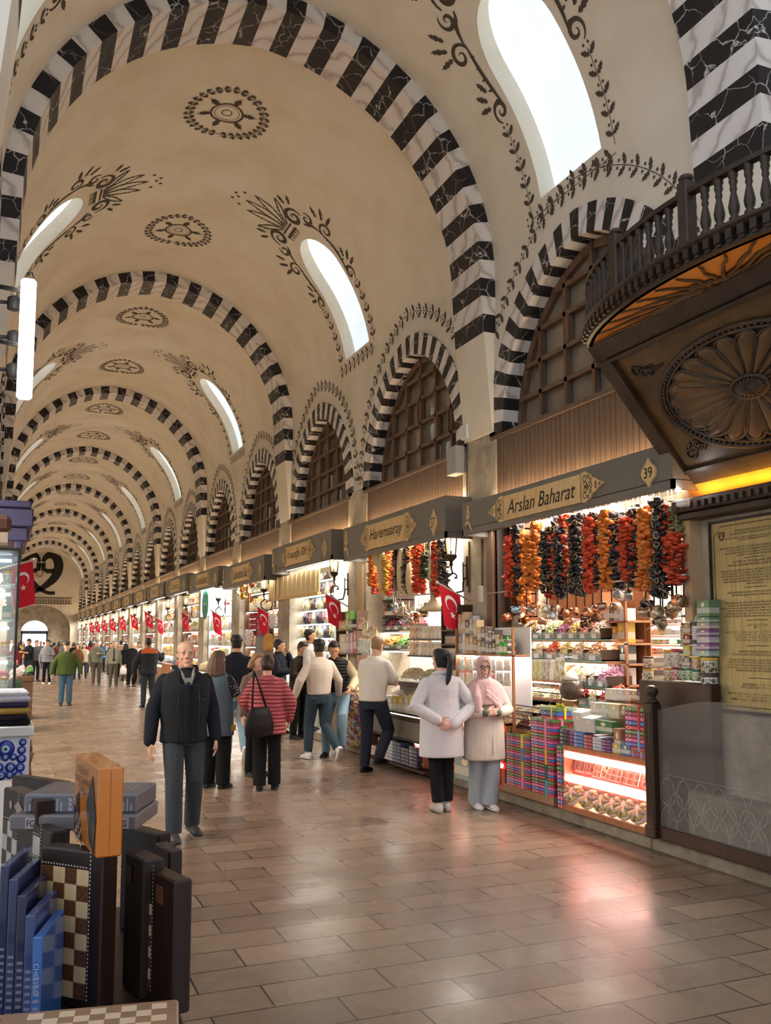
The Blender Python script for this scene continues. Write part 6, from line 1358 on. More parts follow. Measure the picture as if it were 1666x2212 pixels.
# ------------------------------------------------------------------ people
def voxel(b, size, smooth=4, dec=None):
    me = bpy.data.meshes.new('raw'); me.from_pydata(b.v, [], b.f); me.update()
    o = bpy.data.objects.new('raw', me); COL.objects.link(o)
    m = o.modifiers.new('r', 'REMESH'); m.mode = 'VOXEL'; m.voxel_size = size; m.use_smooth_shade = True
    if smooth: m = o.modifiers.new('s', 'SMOOTH'); m.iterations = smooth; m.factor = .5
    dg = bpy.context.evaluated_depsgraph_get(); dg.update()
    r = bpy.data.meshes.new_from_object(o.evaluated_get(dg)); bpy.data.objects.remove(o); bpy.data.meshes.remove(me)
    r.materials.clear()
    r.polygons.foreach_set('use_smooth', [True]*len(r.polygons)); return r
def V3(*a): return Vector(a)
def etube(b, pts, rad, n=12):
    """tapering limb; rad entries are a radius or (across, along-depth)"""
    pts = [Vector(p) for p in pts]; Q, R = [pts[0]], [rad[0]]
    for i in range(len(pts)-1):
        for k in range(1, 5):
            t = k/4; Q.append(pts[i].lerp(pts[i+1], t))
            r0, r1 = rad[i], rad[i+1]
            R.append(tuple(r0[j]*(1-t)+r1[j]*t for j in (0, 1)) if isinstance(r0, tuple) else r0*(1-t)+r1*t)
    rings = []; 
    for i, p in enumerate(Q):
        t = (Q[min(i+1, len(Q)-1)] - Q[max(i-1, 0)]).normalized(); x = V3(1,0,0); x = x - t*x.dot(t)
        x = x.normalized() if x.length > .2 else (V3(0,1,0) - t*t.y).normalized()
        y = t.cross(x); r = R[i]; rx, ry = r if isinstance(r, tuple) else (r, r)
        rings.append([p + x*rx*cos(2*pi*j/n) + y*ry*sin(2*pi*j/n) for j in range(n)])
    b.loft(rings)
    for p, r in ((Q[0], R[0]), (Q[-1], R[-1])):
        if not isinstance(r, tuple): b.ball(p, r*.97, 0, 10, 6)
def zloft(b, rows, n=24):
    """stack of ellipses: (z, cx, cy, rx, ry)"""
    b.loft([[(cx+rx*cos(2*pi*j/n), cy+ry*sin(2*pi*j/n), z) for j in range(n)] for z, cx, cy, rx, ry in rows])
def hand(b, w, d, pn_, side, curl=.5, k=1.):
    """w wrist, d along the hand, pn_ the way the palm faces, side = direction of the thumb"""
    d = Vector(d).normalized(); n = Vector(pn_); n = (n - d*n.dot(d)).normalized(); s = Vector(side); s = (s - d*s.dot(d) - n*s.dot(n)).normalized()
    P = []
    for t, hw, th in ((-.02,.024,.019),(.02,.033,.016),(.06,.041,.014),(.088,.04,.012)):
        c = w + d*t*k; P.append([c + s*hw*k*cos(2*pi*j/12) + n*th*k*sin(2*pi*j/12) for j in range(12)])
    b.loft(P)
    for off, l in ((.0305,.07),(.0105,.08),(-.0095,.075),(-.029,.06)):
        p = w + d*.08*k + s*off*k; pts = [p]; a = curl*.25
        for q in range(3):
            a += curl*(.45 if q else .2); l_ = l*(.45, .32, .25)[q]; p = p + (d*cos(a) + n*sin(a) + s*off*.6)*l_*k; pts.append(p)
        b.tube(pts, [.0088*k, .0085*k, .008*k, .0062*k], 8)
        b.ball(pts[-1], .0062*k, 0, 6, 5)
    p = w + d*.015*k + s*.024*k; pts = [p, p + (d*.55+s*.75+n*.25)*.04*k, p + (d*.55+s*.75+n*.25)*.04*k + (d*.9+s*.25+n*.45*curl)*.034*k, p + (d*.55+s*.75+n*.25)*.04*k + (d*.9+s*.2+n*.6*curl)*.06*k]
    b.tube(pts, [.014*k, .0115*k, .0098*k, .0075*k], 8); b.ball(pts[-1], .0075*k, 0, 6, 5)
HEADT = [(-.118,.02,.072,-.03),(-.108,.036,.083,-.01),(-.09,.048,.088,.02),(-.06,.06,.087,.06),(-.02,.069,.086,.086),(.02,.0735,.0875,.1),(.055,.075,.086,.103),(.085,.067,.073,.09),(.106,.047,.05,.066),(.118,.02,.022,.03)]
def head_rings(grow=0., zmin=-1, n=24):
    R = []
    for z, w_, f, bk in HEADT:
        if z < zmin: continue
        R.append([((w_+grow)*sin(2*pi*j/n), (-(f+grow)*cos(2*pi*j/n) if cos(2*pi*j/n) > 0 else -(bk+grow)*cos(2*pi*j/n)), z + (grow if z > .1 else 0)) for j in range(n)])
    return R
SKIN = {k: noisy('skin_' + k, a, c, 30, .55) for k, a, c in (('pale','c99a80','d8ac92'),('tan','b07e60','c09070'),('brown','6a4430','7c523a'),('rosy','cc9c88','dcb09c'))}
def cloth(name, c1, c2=None, rough=.85, sc=9., bump=.35):
    if name in MATS: return MATS[name]
    m = mat(name, c1, rough, spec=.2); t = NT(m); v = t.coord('Object')
    if c2: t.base(t.ramp(t.noise(v, 70, 3), [(.25, c1), (.75, c2)]))
    t.bump(t.noise(t.n('ShaderNodeMapping', i={'Vector': v, 'Scale': (1, 1, .45)}).outputs[0], sc, 2, .4, Distortion=.8), bump, .03); return m
def person(label, xy, rz, H, skin='tan', hair=('short','241a14'), top=None, legs=None, shoes=('black','1c1b1a'), pose=None, res=.011, hands=(.4,.4), extra=None, z0=0., group=None, mouth=True):
    """forward is local -Y, the person's right hand is at -X; all joints for a 1.72 m figure, scaled to H"""
    k = H/1.72; ps = pose or {}
    r = empty('person', (xy[0], xy[1], z0), label, 'person', group, rz)
    # one body mesh: head, neck, trunk, arms with hands, legs
    lean = ps.get('lean', 0.); ly = lambda z: -lean*max(0, z-.95)
    HC_ = V3(0, ly(1.6)-.015 + ps.get('hy', 0), 1.602 + ps.get('hz', 0)); hyaw, hp, hr = ps.get('head', (0, 0, 0))
    HM = Matrix.Translation(HC_) @ Matrix.Rotation(hyaw, 4, 'Z') @ Matrix.Rotation(hp, 4, 'X') @ Matrix.Rotation(hr, 4, 'Y')
    b = MB(); b.loft(head_rings(), 0, HM)
    hd = lambda f: f(HM)
    HB = lambda c, rr_: b.ball(c, rr_, 0, 10, 7, HM)
    T = lambda P, R_: b.tube([HM @ V3(*p) for p in P], R_, 8)
    T([(0,-.084,.022),(0,-.1,-.004),(0,-.108,-.024)], [.009,.0115,.0145]); HB((.012,-.094,-.026), (.0085,.011,.008)); HB((-.012,-.094,-.026), (.0085,.011,.008))
    for s in (1, -1):
        T([(s*.012,-.087,.03),(s*.034,-.086,.036),(s*.056,-.07,.028)], [.007,.009,.006]); HB((s*.077,.014,-.004), (.009,.019,.031)); HB((s*.04,-.06,-.03), (.02,.02,.022)); HB((s*.031,-.079,.014), (.016,.01,.009))
    HB((0,-.086,-.058), (.024,.01,.0055)); HB((0,-.085,-.068), (.02,.01,.006)); HB((0,-.082,-.1), (.02,.012,.014))
    nb = V3(0, ly(1.44)+.012, 1.42); etube(b, [nb, HM @ V3(0,.02,-.06)], [.062,.056])
    zloft(b, [(.92,0,.0,.15,.1),(1.0,0,ly(1.0),.14,.1),(1.12,0,ly(1.12),.13,.1),(1.3,0,ly(1.3),.16,.11),(1.4,0,ly(1.4),.15,.09),(1.45,0,ly(1.45)+.01,.07,.06)], 16)
    A = {}
    for s, nm in ((1, 'L'), (-1, 'R')):
        sh = V3(s*ps.get('sw', .17), ly(1.37)+.01, 1.365+ps.get('sh', 0)); el = V3(*ps.get(nm+'e', (s*.25, .02, 1.13))); wr = V3(*ps.get(nm+'w', (s*.27, -.04, .88))); A[nm] = (sh, el, wr)
        etube(b, [sh, el, wr], [.052,.04,.026])
        if nm+'h' in ps: d, pnn, sd = ps[nm+'h']
        else: d, pnn, sd = (wr-el), (-s, 0, 0), (0, -1, 0)
        hand(b, wr + Vector(d).normalized()*.015, d, pnn, sd, hands[0 if nm == 'L' else 1])
        hp_ = V3(s*.092, 0, .93); kn = V3(*ps.get(nm+'k', (s*.1, -.01, .5))); an = V3(*ps.get(nm+'a', (s*.11, .02, .085))); A[nm+'leg'] = (hp_, kn, an)
        etube(b, [hp_, kn, an], [.075,.05,.036])
    bo = link('body', voxel(b, res), r); bo.data.materials.append(SKIN[skin]); bo.scale = (k,)*3
    def part(name, bb, material, rs=None, sm=4):
        me = voxel(bb, rs or max(res*1.1, .007), sm) if rs != 0 else bb.mesh(name, material)
        if not me.materials: me.materials.append(material)
        o = link(name, me, r); o.scale = (k,)*3; return o
    def raw(name, bb, material): o = link(name, bb.mesh(name, material), r); o.scale = (k,)*3; return o
    # eyes and brows
    if res < .016:
        e = MB(); ir = MB(); br = MB()
        for s in (1, -1):
            e.ball((s*.0305,-.0835,.0125), (.0125,.0062,.0062), 0, 10, 7, HM); ir.ball((s*.0305,-.0885,.0125), (.0052,.003,.0052), 0, 8, 6, HM); ir.tube([HM @ V3(s*(.0305+q*.006), -.0885+abs(q-.3)*.0016, .0185-abs(q)*.0012) for q in (-2,-1,0,1,2)], .0016, 5)
            br.tube([HM @ V3(s*(.016+.0085*q), -.094+.0022*q*q*.8, .0365+.0012*(2-abs(q-2)) - .0006*q) for q in range(5)], [.0016,.0026,.0028,.0024,.0012], 6)
        raw('eyes', e, mat('eye_white', 'd8d2ca', .3)); raw('irises', ir, mat('dark_iris', '241a16', .2)); raw('eyebrows', br, mat('brow_'+hair[1], hair[1] if hair[0] != 'bald' else '5a5048', .9))
        m = MB(); m.tube([HM @ V3(x, -.095+abs(x)*abs(x)*12, -.0625) for x in (-.022,-.011,0,.011,.022)], [.0012,.003,.0034,.003,.0012], 6); raw('lips', m, mat('lip_'+skin, {'pale':'a8665a','tan':'95594c','brown':'553328','rosy':'b06a66'}[skin], .5))
    # hair
    hs, hc = hair; hm = noisy('hair_'+hc, hc, hc, 60, .55, .5)
    h = MB()
    if hs in ('short', 'fade', 'ponytail', 'bun', 'long', 'curly', 'bob', 'crop'):
        g = {'fade': .005, 'crop': .006, 'short': .014}.get(hs, .016)
        HT = [(-.075,.05,-.05,.05),(-.06,.06,-.045,.066),(-.03,.068,-.03,.085),(.0,.072,-.01,.095),(.03,.0745,.02,.101),(.052,.0755,.042,.103),(.07,.0735,.06,.099),(.085,.067,.073,.09),(.106,.048,.054,.068),(.119,.02,.024,.03)]
        def cap(g, lo_):
            h.loft([[((w_+g)*sin(2*pi*q/24), -((f+(g if z > .08 else 0)) if cos(2*pi*q/24) > 0 else (bk+g))*cos(2*pi*q/24), z + (g if z > .1 else 0)) for q in range(24)] for z, w_, f, bk in HT if z >= lo_], 0, HM)
        cap(g, -1)
        if hs == 'fade': cap(.019, .045)
        BT = lambda P, R2: h.tube([HM @ V3(*p) for p in P], R2, 10)
        if hs == 'ponytail':
            BT([(0,.1,.05),(0,.14,.055),(.01,.165,.0),(.015,.16,-.1),(.03,.15,-.2),(.045,.135,-.27)], [.03,.035,.038,.036,.028,.008]); BT([(0,.06,.0),(0,.05,-.07)], [.068,.05])
        if hs == 'bun': h.ball((0,.1,-.0), (.06,.06,.055), 0, 12, 8, HM); BT([(0,.075,.0),(0,.07,-.06)], [.07,.05])
        if hs in ('long', 'bob'):
            L_ = -.25 if hs == 'long' else -.1
            for q in range(-3, 4):
                a = q*.42; BT([(.075*sin(a), .075*cos(a)+.02, .03), (.1*sin(a), .095*cos(a)+.015, -.07), (.115*sin(a), .1*cos(a)+.01, L_*.7), (.1*sin(a), .09*cos(a), L_)], [.035,.042,.04,.012])
        if hs == 'curly':
            for q in range(46):
                a = RND.uniform(0, 2*pi); e_ = RND.uniform(-.1, 1.5); h.ball((.08*cos(a)*cos(e_), .015+.09*sin(a)*cos(e_)+.0, .03+.09*sin(e_)), (.032,.032,.028), 0, 7, 5, HM)
            h.v = h.v
        o = part('hair', h, hm, max(res*.8, .006), 2) if hs not in ('short','fade','crop') or True else None
    elif hs == 'bald':
        for s in (1, -1):
            P = [(s*.074,-.03,.03),(s*.08,.0,.02),(s*.08,.04,-.01),(s*.06,.08,-.03),(0,.1,-.04)]
            h.tube([HM @ V3(*p) for p in P], [.004,.009,.013,.018,.022], 8)
        part('hair', h, hm, .006, 2)
    elif hs == 'cap':
        h.loft([[tuple(p) for p in ring] for ring in head_rings(.016, .03)], 0, HM); h.tube([HM @ V3(x, -.095-.03*(1-(x/.07)**2), .055) for x in (-.06,-.03,0,.03,.06)], .01, 6); part('knitted_cap', h, hm, .008, 2)
    # trousers
    if legs:
        c, r_ = legs['mat'], legs.get('r', (.1,.075,.062)); hem = legs.get('hem', .06); b = MB()
        zloft(b, [(.8,0,.0,.155,.115),(.9,0,0,.175,.125),(1.0,0,ly(1.0),.165,.118),(1.06,0,ly(1.06),.155,.11)], 20)
        for nm in 'LR':
            hp_, kn, an = A[nm+'leg']; v = (an-kn).normalized(); end = an - v*(hem-.06)
            etube(b, [hp_ + V3(0,0,-.02), kn, an.lerp(kn, .25), end + V3(0,0,-.02)], [(r_[0],r_[0]*1.12), (r_[1],r_[1]*1.05), ((r_[1]+r_[2])/2*1.0,)*2, (r_[2],r_[2]*1.05)])
        part('trousers', b, c)
    # shoes
    for nm in 'LR':
        an = A[nm+'leg'][2]; fd = Vector(ps.get(nm+'f', (0.08*(1 if nm == 'L' else -1), -1, 0))).normalized(); up = V3(0,0,1); up = (up - fd*up.dot(fd)).normalized(); sd = up.cross(fd)
        b = MB(); o0 = an - up*.085
        b.loft([[o0 + fd*f_ + sd*w_*cos(2*pi*j/12) + up*(hh*.5 + hh*.5*sin(2*pi*j/12)) for j in range(12)] for f_, w_, hh in ((-.075,.02,.06),(-.06,.036,.09),(-.01,.04,.105),(.05,.043,.085),(.11,.049,.062),(.16,.044,.05),(.185,.02,.03))])
        etube(b, [an - up*.03, an + up*.035], [.047,.045]); s_ = part('shoe', b, cloth('shoe_'+shoes[0], shoes[1], None, .5, 20, .15), max(res*.8, .007), 2)
        b = MB(); b.loft([[o0 + fd*f_ + sd*w_*cos(2*pi*j/12) + up*(.012 + .012*sin(2*pi*j/12)) for j in range(12)] for f_, w_ in ((-.08,.018),(-.065,.038),(0,.042),(.06,.046),(.12,.052),(.17,.046),(.19,.02))])
        so = link('sole', b.mesh('sole', mat('sole_'+shoes[0], shoes[2] if len(shoes) > 2 else '141312', .6)), s_)
    # upper garments
    for g in (top or []):
        b = MB(); hem, hx, hy_ = g.get('hem', (.9,.185,.14)); cw = g.get('chest', (.2,.14)); ex = g.get('ex', 0.)
        rows = [(hem,0,ly(hem),hx,hy_), (hem+.02,0,ly(hem),hx+.004,hy_+.004)]
        for z, w_, d_ in ((.98,hx*.97,hy_*.97),(1.08,(hx+cw[0])/2*.97,(hy_+cw[1])/2*.97),(1.2,cw[0]*.98,cw[1]),(1.3,cw[0],cw[1]),(1.37,cw[0]*1.0,cw[1]*.88),(1.41,cw[0]*.9,cw[1]*.74),(1.44,cw[0]*.62,cw[1]*.66),(1.465,.085,.082),(1.475+g.get('collar',0),.074,.074)):
            if z > hem+.05: rows.append((z, 0, ly(z)+.004, w_, d_))
        zloft(b, rows, 28)
        sl = g.get('sleeve', 1.); sr = g.get('sr', (.075,.058,.045)); sr = (sr[0]*.82,) + tuple(sr[1:])
        if sl > 0:
            for nm in 'LR':
                sh, el, wr = A[nm]; sh = sh + V3(0, 0, .0)
                if sl >= .99: etube(b, [sh, el, wr.lerp(el, .02)], list(sr))
                else: e2 = sh.lerp(el, sl*2) if sl <= .5 else el.lerp(wr, sl*2-1); etube(b, [sh, e2] if sl <= .5 else [sh, el, e2], [sr[0], sr[1]] if sl <= .5 else list(sr))
        if g.get('hood'): b.tube([V3(-.1,.05,1.44),V3(-.08,.11,1.42),V3(0,.13,1.39),V3(.08,.11,1.42),V3(.1,.05,1.44)], [.03,.05,.055,.05,.03], 10)
        part(g['name'], b, g['mat'], g.get('res'))
    if extra: extra(r, raw, part, HM, A, ly, k)
    return r
def PX(x, X): return (X, onX(x, 1450, X).y)
def F(x, y): p = onZ(x, y, 0); return (p.x, p.y)
NAVY = cloth('navy_wool', '1a1d26', '20242e', .9, 7, .5); NAVYV = cloth('dark_quilted_vest', '1e2024', '25282c', .75, 7, .5); GREYTR = cloth('dark_grey_trousers', '3a3f45', '434950', .85, 6, .5)
# 1. elderly man walking towards the camera
def old_extra(r, raw, part, HM, A, ly, k):
    b = MB(); b.loft([[V3(x*w_, -.168-.006*(z < 1)+.05*x*x, z) for x in (-1,-.5,0,.5,1)] for z, w_ in ((.835,.05),(1.0,.055),(1.15,.06),(1.25,.065),(1.33,.08))], 0, None, True, False, False); raw('pullover_front', b, NAVY)
    b = MB(); b.tube([V3(-.17,-.115,1.12), V3(-.12,-.15,1.1)], .004, 5); b.tube([V3(.12,-.15,1.2), V3(.18,-.11,1.2)], .004, 5); raw('pocket_seams', b, mat('seam_dark', '101114', .8))
    b = MB()
    for s in (1, -1):
        b.tube([V3(s*.085,.04,1.48), V3(s*.075,-.05,1.47), V3(s*.05,-.1,1.42), V3(s*.02,-.135,1.34)], [.02,.022,.02,.012], 8)
    o = raw('shirt_collar', b, cloth('grey_polo', '8f8b84', None, .85)); b = MB()
    b.poly([(-.045,-.135,1.40),(.045,-.135,1.40),(.012,-.148,1.25),(-.012,-.148,1.25)]); raw('shirt_front', b, MATS['grey_polo'])
    b = MB()
    for s in (1, -1): b.tube([V3(s*.095,.06,1.49), V3(s*.095,-.02,1.49), V3(s*.08,-.09,1.45), V3(s*.06,-.14,1.36)], [.02,.022,.02,.01], 8)
    raw('jacket_collar', b, NAVY)
    b = MB()
    for s in (1, -1): b.tube([V3(s*.085,-.155,1.3), V3(s*.1,-.165,1.15), V3(s*.09,-.168,1.0), V3(s*.08,-.16,.86)], .0035, 6)
    raw('zip_edges', b, mat('zip_metal', '26272a', .5, .3))
    b = MB(); b.ball((.13,-.147,1.2), (.012,.004,.02)); raw('zip_puller', b, MATS['zip_metal'])
person('elderly bald man in dark navy jacket and grey trousers walking towards the camera', F(392, 1808), .06, 1.73, 'pale', ('bald', '8a847c'),
    [dict(name='jacket', mat=NAVY, hem=(.86,.2,.15), chest=(.225,.15), sr=(.092,.07,.056), collar=.01), dict(name='vest', mat=NAVYV, hem=(.83,.21,.155), chest=(.238,.16), sleeve=0)],
    dict(mat=GREYTR, r=(.105,.08,.07)), ('grey', '3c3c3c', '2a2a2a'), dict(Le=(.26,.03,1.12), Lw=(.28,-.05,.86), Re=(-.27,.03,1.12), Rw=(-.31,-.05,.85), Rk=(-.1,-.1,.5), Ra=(-.1,-.13,.085), Lk=(.1,-.03,.5), La=(.12,.12,.1), Lf=(.15,-1,-.12), head=(-.1, .0, 0), Lh=((.0,-.15,-1),(-1,.2,0),(0,-1,0)), Rh=((-.0,-.15,-1),(1,.2,0),(0,-1,0)), sw=.18), .0055, (.5,.5), old_extra)
# 2. woman in white coat seen from behind
COATW = cloth('white_lab_coat', 'c9c6ca', 'd2cfd2', .85, 6, .6); COATB = cloth('ivory_coat', 'c8bcb0', 'd2c7ba', .85, 6, .6); BLACKT = cloth('black_trousers', '131315', '1a1a1c', .9, 7, .4)
def coat_back(r, raw, part, HM, A, ly, k):
    b = MB(); b.bbox((-.1,.13,1.03),(.1,.145,1.07), .004); raw('coat_belt', b, COATW)
    b = MB(); b.tube([V3(.09,.0,1.46),V3(.07,.07,1.475),V3(0,.092,1.48),V3(-.07,.07,1.475),V3(-.09,.0,1.46)], .024, 8); raw('coat_collar', b, COATW)
    b = MB(); w_ = A['L'][2]; b.tube([w_ + V3(.04*cos(t), .035*sin(t)*.6, .03*sin(t)) for t in [q*pi/6 for q in range(13)]], .009, 6); raw('wristwatch', b, BRASS)
person('woman in white coat and black trousers seen from behind with hands clasped', F(955, 1752), pi-.15, 1.64, 'rosy', ('ponytail', '0f0d0e'),
    [dict(name='coat', mat=COATW, hem=(.58,.245,.19), chest=(.212,.145), sr=(.085,.072,.056))], dict(mat=BLACKT, r=(.1,.075,.068), hem=.1), ('pale_sneaker', 'b4b0aa', '8a8680'),
    dict(Le=(.33,.1,1.12), Lw=(.1,.2,.98), Re=(-.33,.1,1.12), Rw=(-.07,.21,.93), Lh=((-1,.0,-.35),(0,1,0),(0,.2,1)), Rh=((1,.05,-.1),(0,-1,0),(0,.3,1)), head=(.45, 0, 0), La=(.055,.05,.085), Ra=(-.06,-.02,.085), Lk=(.07,.0,.5), Rk=(-.07,-.03,.5)), .0065, (.8,.9), coat_back)
# 3. woman in pink headscarf
SCARF = cloth('pink_scarf', 'c9a4a4', 'd2b0ae', .8, 7, .7)
def hijab(r, raw, part, HM, A, ly, k):
    n = 28; rows = []; b = MB()
    def oval(grow, z0_, back): pass
    # hood: head shell open at an oval round the face
    R_ = head_rings(.022, -.2, n); V = [HM @ Vector(p) for ring in R_ for p in ring]; Fc = []
    for i in range(len(R_)-1):
        for j in range(n):
            c = sum((Vector(R_[i+a_][(j+b_) % n]) for a_, b_ in ((0,0),(0,1),(1,0),(1,1))), V3(0,0,0))/4
            if c.y < -.035 and (c.x/.062)**2 + ((c.z+.016)/.106)**2 < 1: continue
            Fc.append((i*n+j, i*n+(j+1) % n, (i+1)*n+(j+1) % n, (i+1)*n+j))
    Fc.append(tuple(range((len(R_)-1)*n, len(R_)*n)))
    h = MB(); h.add(V, Fc, 0, True); me = h.mesh('raw2', SCARF)
    o = link('scarf_hood', me, r); o.scale = (k,)*3; m = o.modifiers.new('t', 'SOLIDIFY'); m.thickness = .012; m = o.modifiers.new('s', 'SUBSURF'); m.levels = m.render_levels = 1
    e = MB(); e.tube([HM @ V3(.064*sin(t), -.066-.03*cos(t)*0 - .012*(1-abs(sin(t))), -.016+.11*cos(t)) for t in [2*pi*q/32 for q in range(33)]], .011, 8, cap=False); raw('scarf_edge', e, SCARF)
    b = MB(); zloft(b, [(1.505,0,.01,.078,.075),(1.478,0,-.005,.092,.088),(1.462,0,-.02,.13,.115),(1.435,0,-.02,.175,.135),(1.4,0,-.015,.215,.15),(1.33,0,-.02,.238,.163),(1.25,0,-.03,.24,.165),(1.19,.0,-.035,.236,.165),(1.18,0,-.03,.2,.14)], 28)
    for q, (z0_, z1_, y_) in enumerate([(1.46,1.36,-.13),(1.44,1.28,-.155),(1.42,1.21,-.175),(1.38,1.16,-.185)]): b.tube([V3(-.12+.01*q,-.09,z0_), V3(-.03,y_,(z0_+z1_)/2+.02), V3(.08,y_,z1_+.03), V3(.19,-.11,z1_)], [.016,.022,.024,.014], 8)
    b.tube([V3(-.13,-.11,1.4), V3(-.15,-.17,1.28), V3(-.14,-.18,1.12), V3(-.13,-.175,1.08)], [.03,.045,.05,.03], 9); b.tube([V3(.1,-.15,1.22), V3(.12,-.19,1.1), V3(.12,-.19,1.03)], [.04,.04,.012], 8)
    part('scarf_drape', b, SCARF, .009, 3)
    g = MB()
    for s in (1, -1): g.tube([HM @ V3(s*.032+.024*cos(t), -.104, .008+.021*sin(t)) for t in [2*pi*q/18 for q in range(19)]], .0028, 6); g.tube([HM @ V3(s*.056,-.103,.013), HM @ V3(s*.075,-.04,.013)], .0025, 5)
    g.tube([HM @ V3(-.008,-.104,.012), HM @ V3(.008,-.104,.012)], .0025, 5); raw('spectacles', g, mat('black_frame', '14110f', .3))
    c = MB()
    for nm in 'LR': sh, el, wr = A[nm]; etube(c, [el.lerp(wr, .72), wr.lerp(el, -.0)], [.05,.042])
    part('green_cuffs', c, cloth('sage_knit', '5c6558', None, .9), .008)
    c = MB()
    for q in range(4): c.ball((.012,-.155-.012*(q > 1)-.014*(q > 2), 1.05-.13*q), (.009,.004,.009))
    raw('coat_buttons', c, WHITE); c = MB(); c.tube([V3(.03,-.152,1.15), V3(.03,-.168,.9), V3(.03,-.2,.62)], .005, 5); raw('coat_front_edge', c, COATB)
person('woman in pink headscarf, glasses and ivory coat facing the camera with hands clasped', F(1048, 1747), -.12, 1.56, 'rosy', ('none', '2a2020'),
    [dict(name='coat', mat=COATB, hem=(.56,.245,.185), chest=(.205,.14), sr=(.085,.074,.06), sleeve=.9)], dict(mat=cloth('pale_blue_jeans', '8e989e', 'a0a9ae', .85, 6, .5), r=(.105,.09,.098), hem=.045), ('white_sneaker', 'd8d6d2', 'c8c6c2'),
    dict(Le=(.3,.0,1.1), Lw=(.075,-.22,1.1), Re=(-.3,.0,1.1), Rw=(-.06,-.22,1.1), Lh=((-1,-.25,.1),(-.2,1,-.4),(0,-.1,1)), Rh=((1,-.3,.15),(0,1,-.2),(0,-.2,1)), head=(-.2, .02, 0), La=(.05,-.03,.085), Ra=(-.07,.1,.085), Lk=(.08,-.05,.5), Rk=(-.09,.02,.5)), .006, (1.0,.9), hijab)
# 4. man in cream sweater walking away
SWEAT = cloth('cream_sweater', 'c8b8aa', 'd0c1b4', .9, 7, .5); JEANS = cloth('dark_blue_jeans', '2c3946', '36444f', .85, 7, .4)
person('dark haired man in cream sweater and dark jeans walking away', F(688, 1640), pi+.12, 1.74, 'brown', ('fade', '120f0e'), [dict(name='sweater', mat=SWEAT, hem=(.93,.175,.13), chest=(.215,.145), sr=(.082,.066,.048))], dict(mat=JEANS, r=(.105,.078,.058), hem=.1), ('white_trainer', 'dcdad8', 'cac6c0'),
    dict(Le=(.32,.03,1.13), Lw=(.36,-.06,.9), Re=(-.31,.02,1.13), Rw=(-.37,-.1,.92), Lk=(.1,-.12,.5), La=(.12,-.1,.085), Rk=(-.1,.0,.5), Ra=(-.16,.33,.16), Rf=(0,-.45,-.9), head=(0,.05,0)), .0065, (.6,.7))
# 5. woman in coral puffer coat with black bag
def m_puff(name, c):
    m = mat(name, c, .55); t = NT(m); v = t.coord('Object'); z = t.n('ShaderNodeSeparateXYZ', i={0: t.n('ShaderNodeMixRGB', i={0: .03, 1: v, 2: t.noise(v, 6, 2, out='Color')}).outputs[0]}).outputs[2]
    s = t.math('ABSOLUTE', t.math('SINE', t.math('MULTIPLY', z, 66.))); s = t.math('POWER', s, .5); t.bump(s, .9, .03); return m
CORAL = m_puff('coral_quilting', 'b4555c')
def bag_extra(r, raw, part, HM, A, ly, k):
    b = MB(); b.tube([V3(-.13,-.1,1.3), V3(-.16,.02,1.46), V3(-.2,.1,1.35), V3(-.24,.15,1.08)], .014, 8); 
    b = MB(); b.tube([V3(.0,-.04,1.43), V3(.03,.12,1.4), V3(.12,.12,1.38)], [.03,.05,.03], 8); part('hood', b, CORAL, .011)
person('woman in coral quilted coat seen from behind, black bag on her shoulder', F(575, 1706), pi-.35, 1.55, 'rosy', ('bun', '2e1a14'), [dict(name='quilted_coat', mat=CORAL, hem=(.72,.25,.2), chest=(.235,.17), sr=(.1,.085,.062), hood=True)], dict(mat=BLACKT, r=(.1,.085,.085), hem=.06), ('black', '151414', '101010'),
    dict(Le=(.3,-.05,1.12), Lw=(.2,-.2,.98), Re=(-.31,.02,1.12), Rw=(-.28,-.12,.9), head=(-.15,.05,0), La=(.08,.08,.085), Ra=(-.1,-.05,.085)), .009, (.6,.6), bag_extra)
pp_ = F(575, 1706); fx = Vector((pp_[0], pp_[1], 0)) + Vector((-.16,-.26,0))
bg_ = empty('shoulder_bag', (fx.x, fx.y, .64), 'large black soft shoulder bag hanging at the side of the coral coat', 'bag', rz=.35)
b = MB(); b.loft([[(w_*cos(2*pi*j/18), d_*sin(2*pi*j/18), z) for j in range(18)] for w_, d_, z in ((.14,.03,0),(.195,.06,.02),(.2,.075,.12),(.165,.06,.26),(.12,.035,.33))]); me = voxel(b, .012, 3); me.materials.append(cloth('black_leather', '1d1c1e', None, .45, 8, .4)); link('bag_body', me, bg_)
MB().tube([(-.1,0,.31), (-.06,.05,.55), (.0,.12,.74), (.05,.1,.6), (.1,0,.31)], .013, 7).build('bag_strap', MATS['black_leather'], bg_)
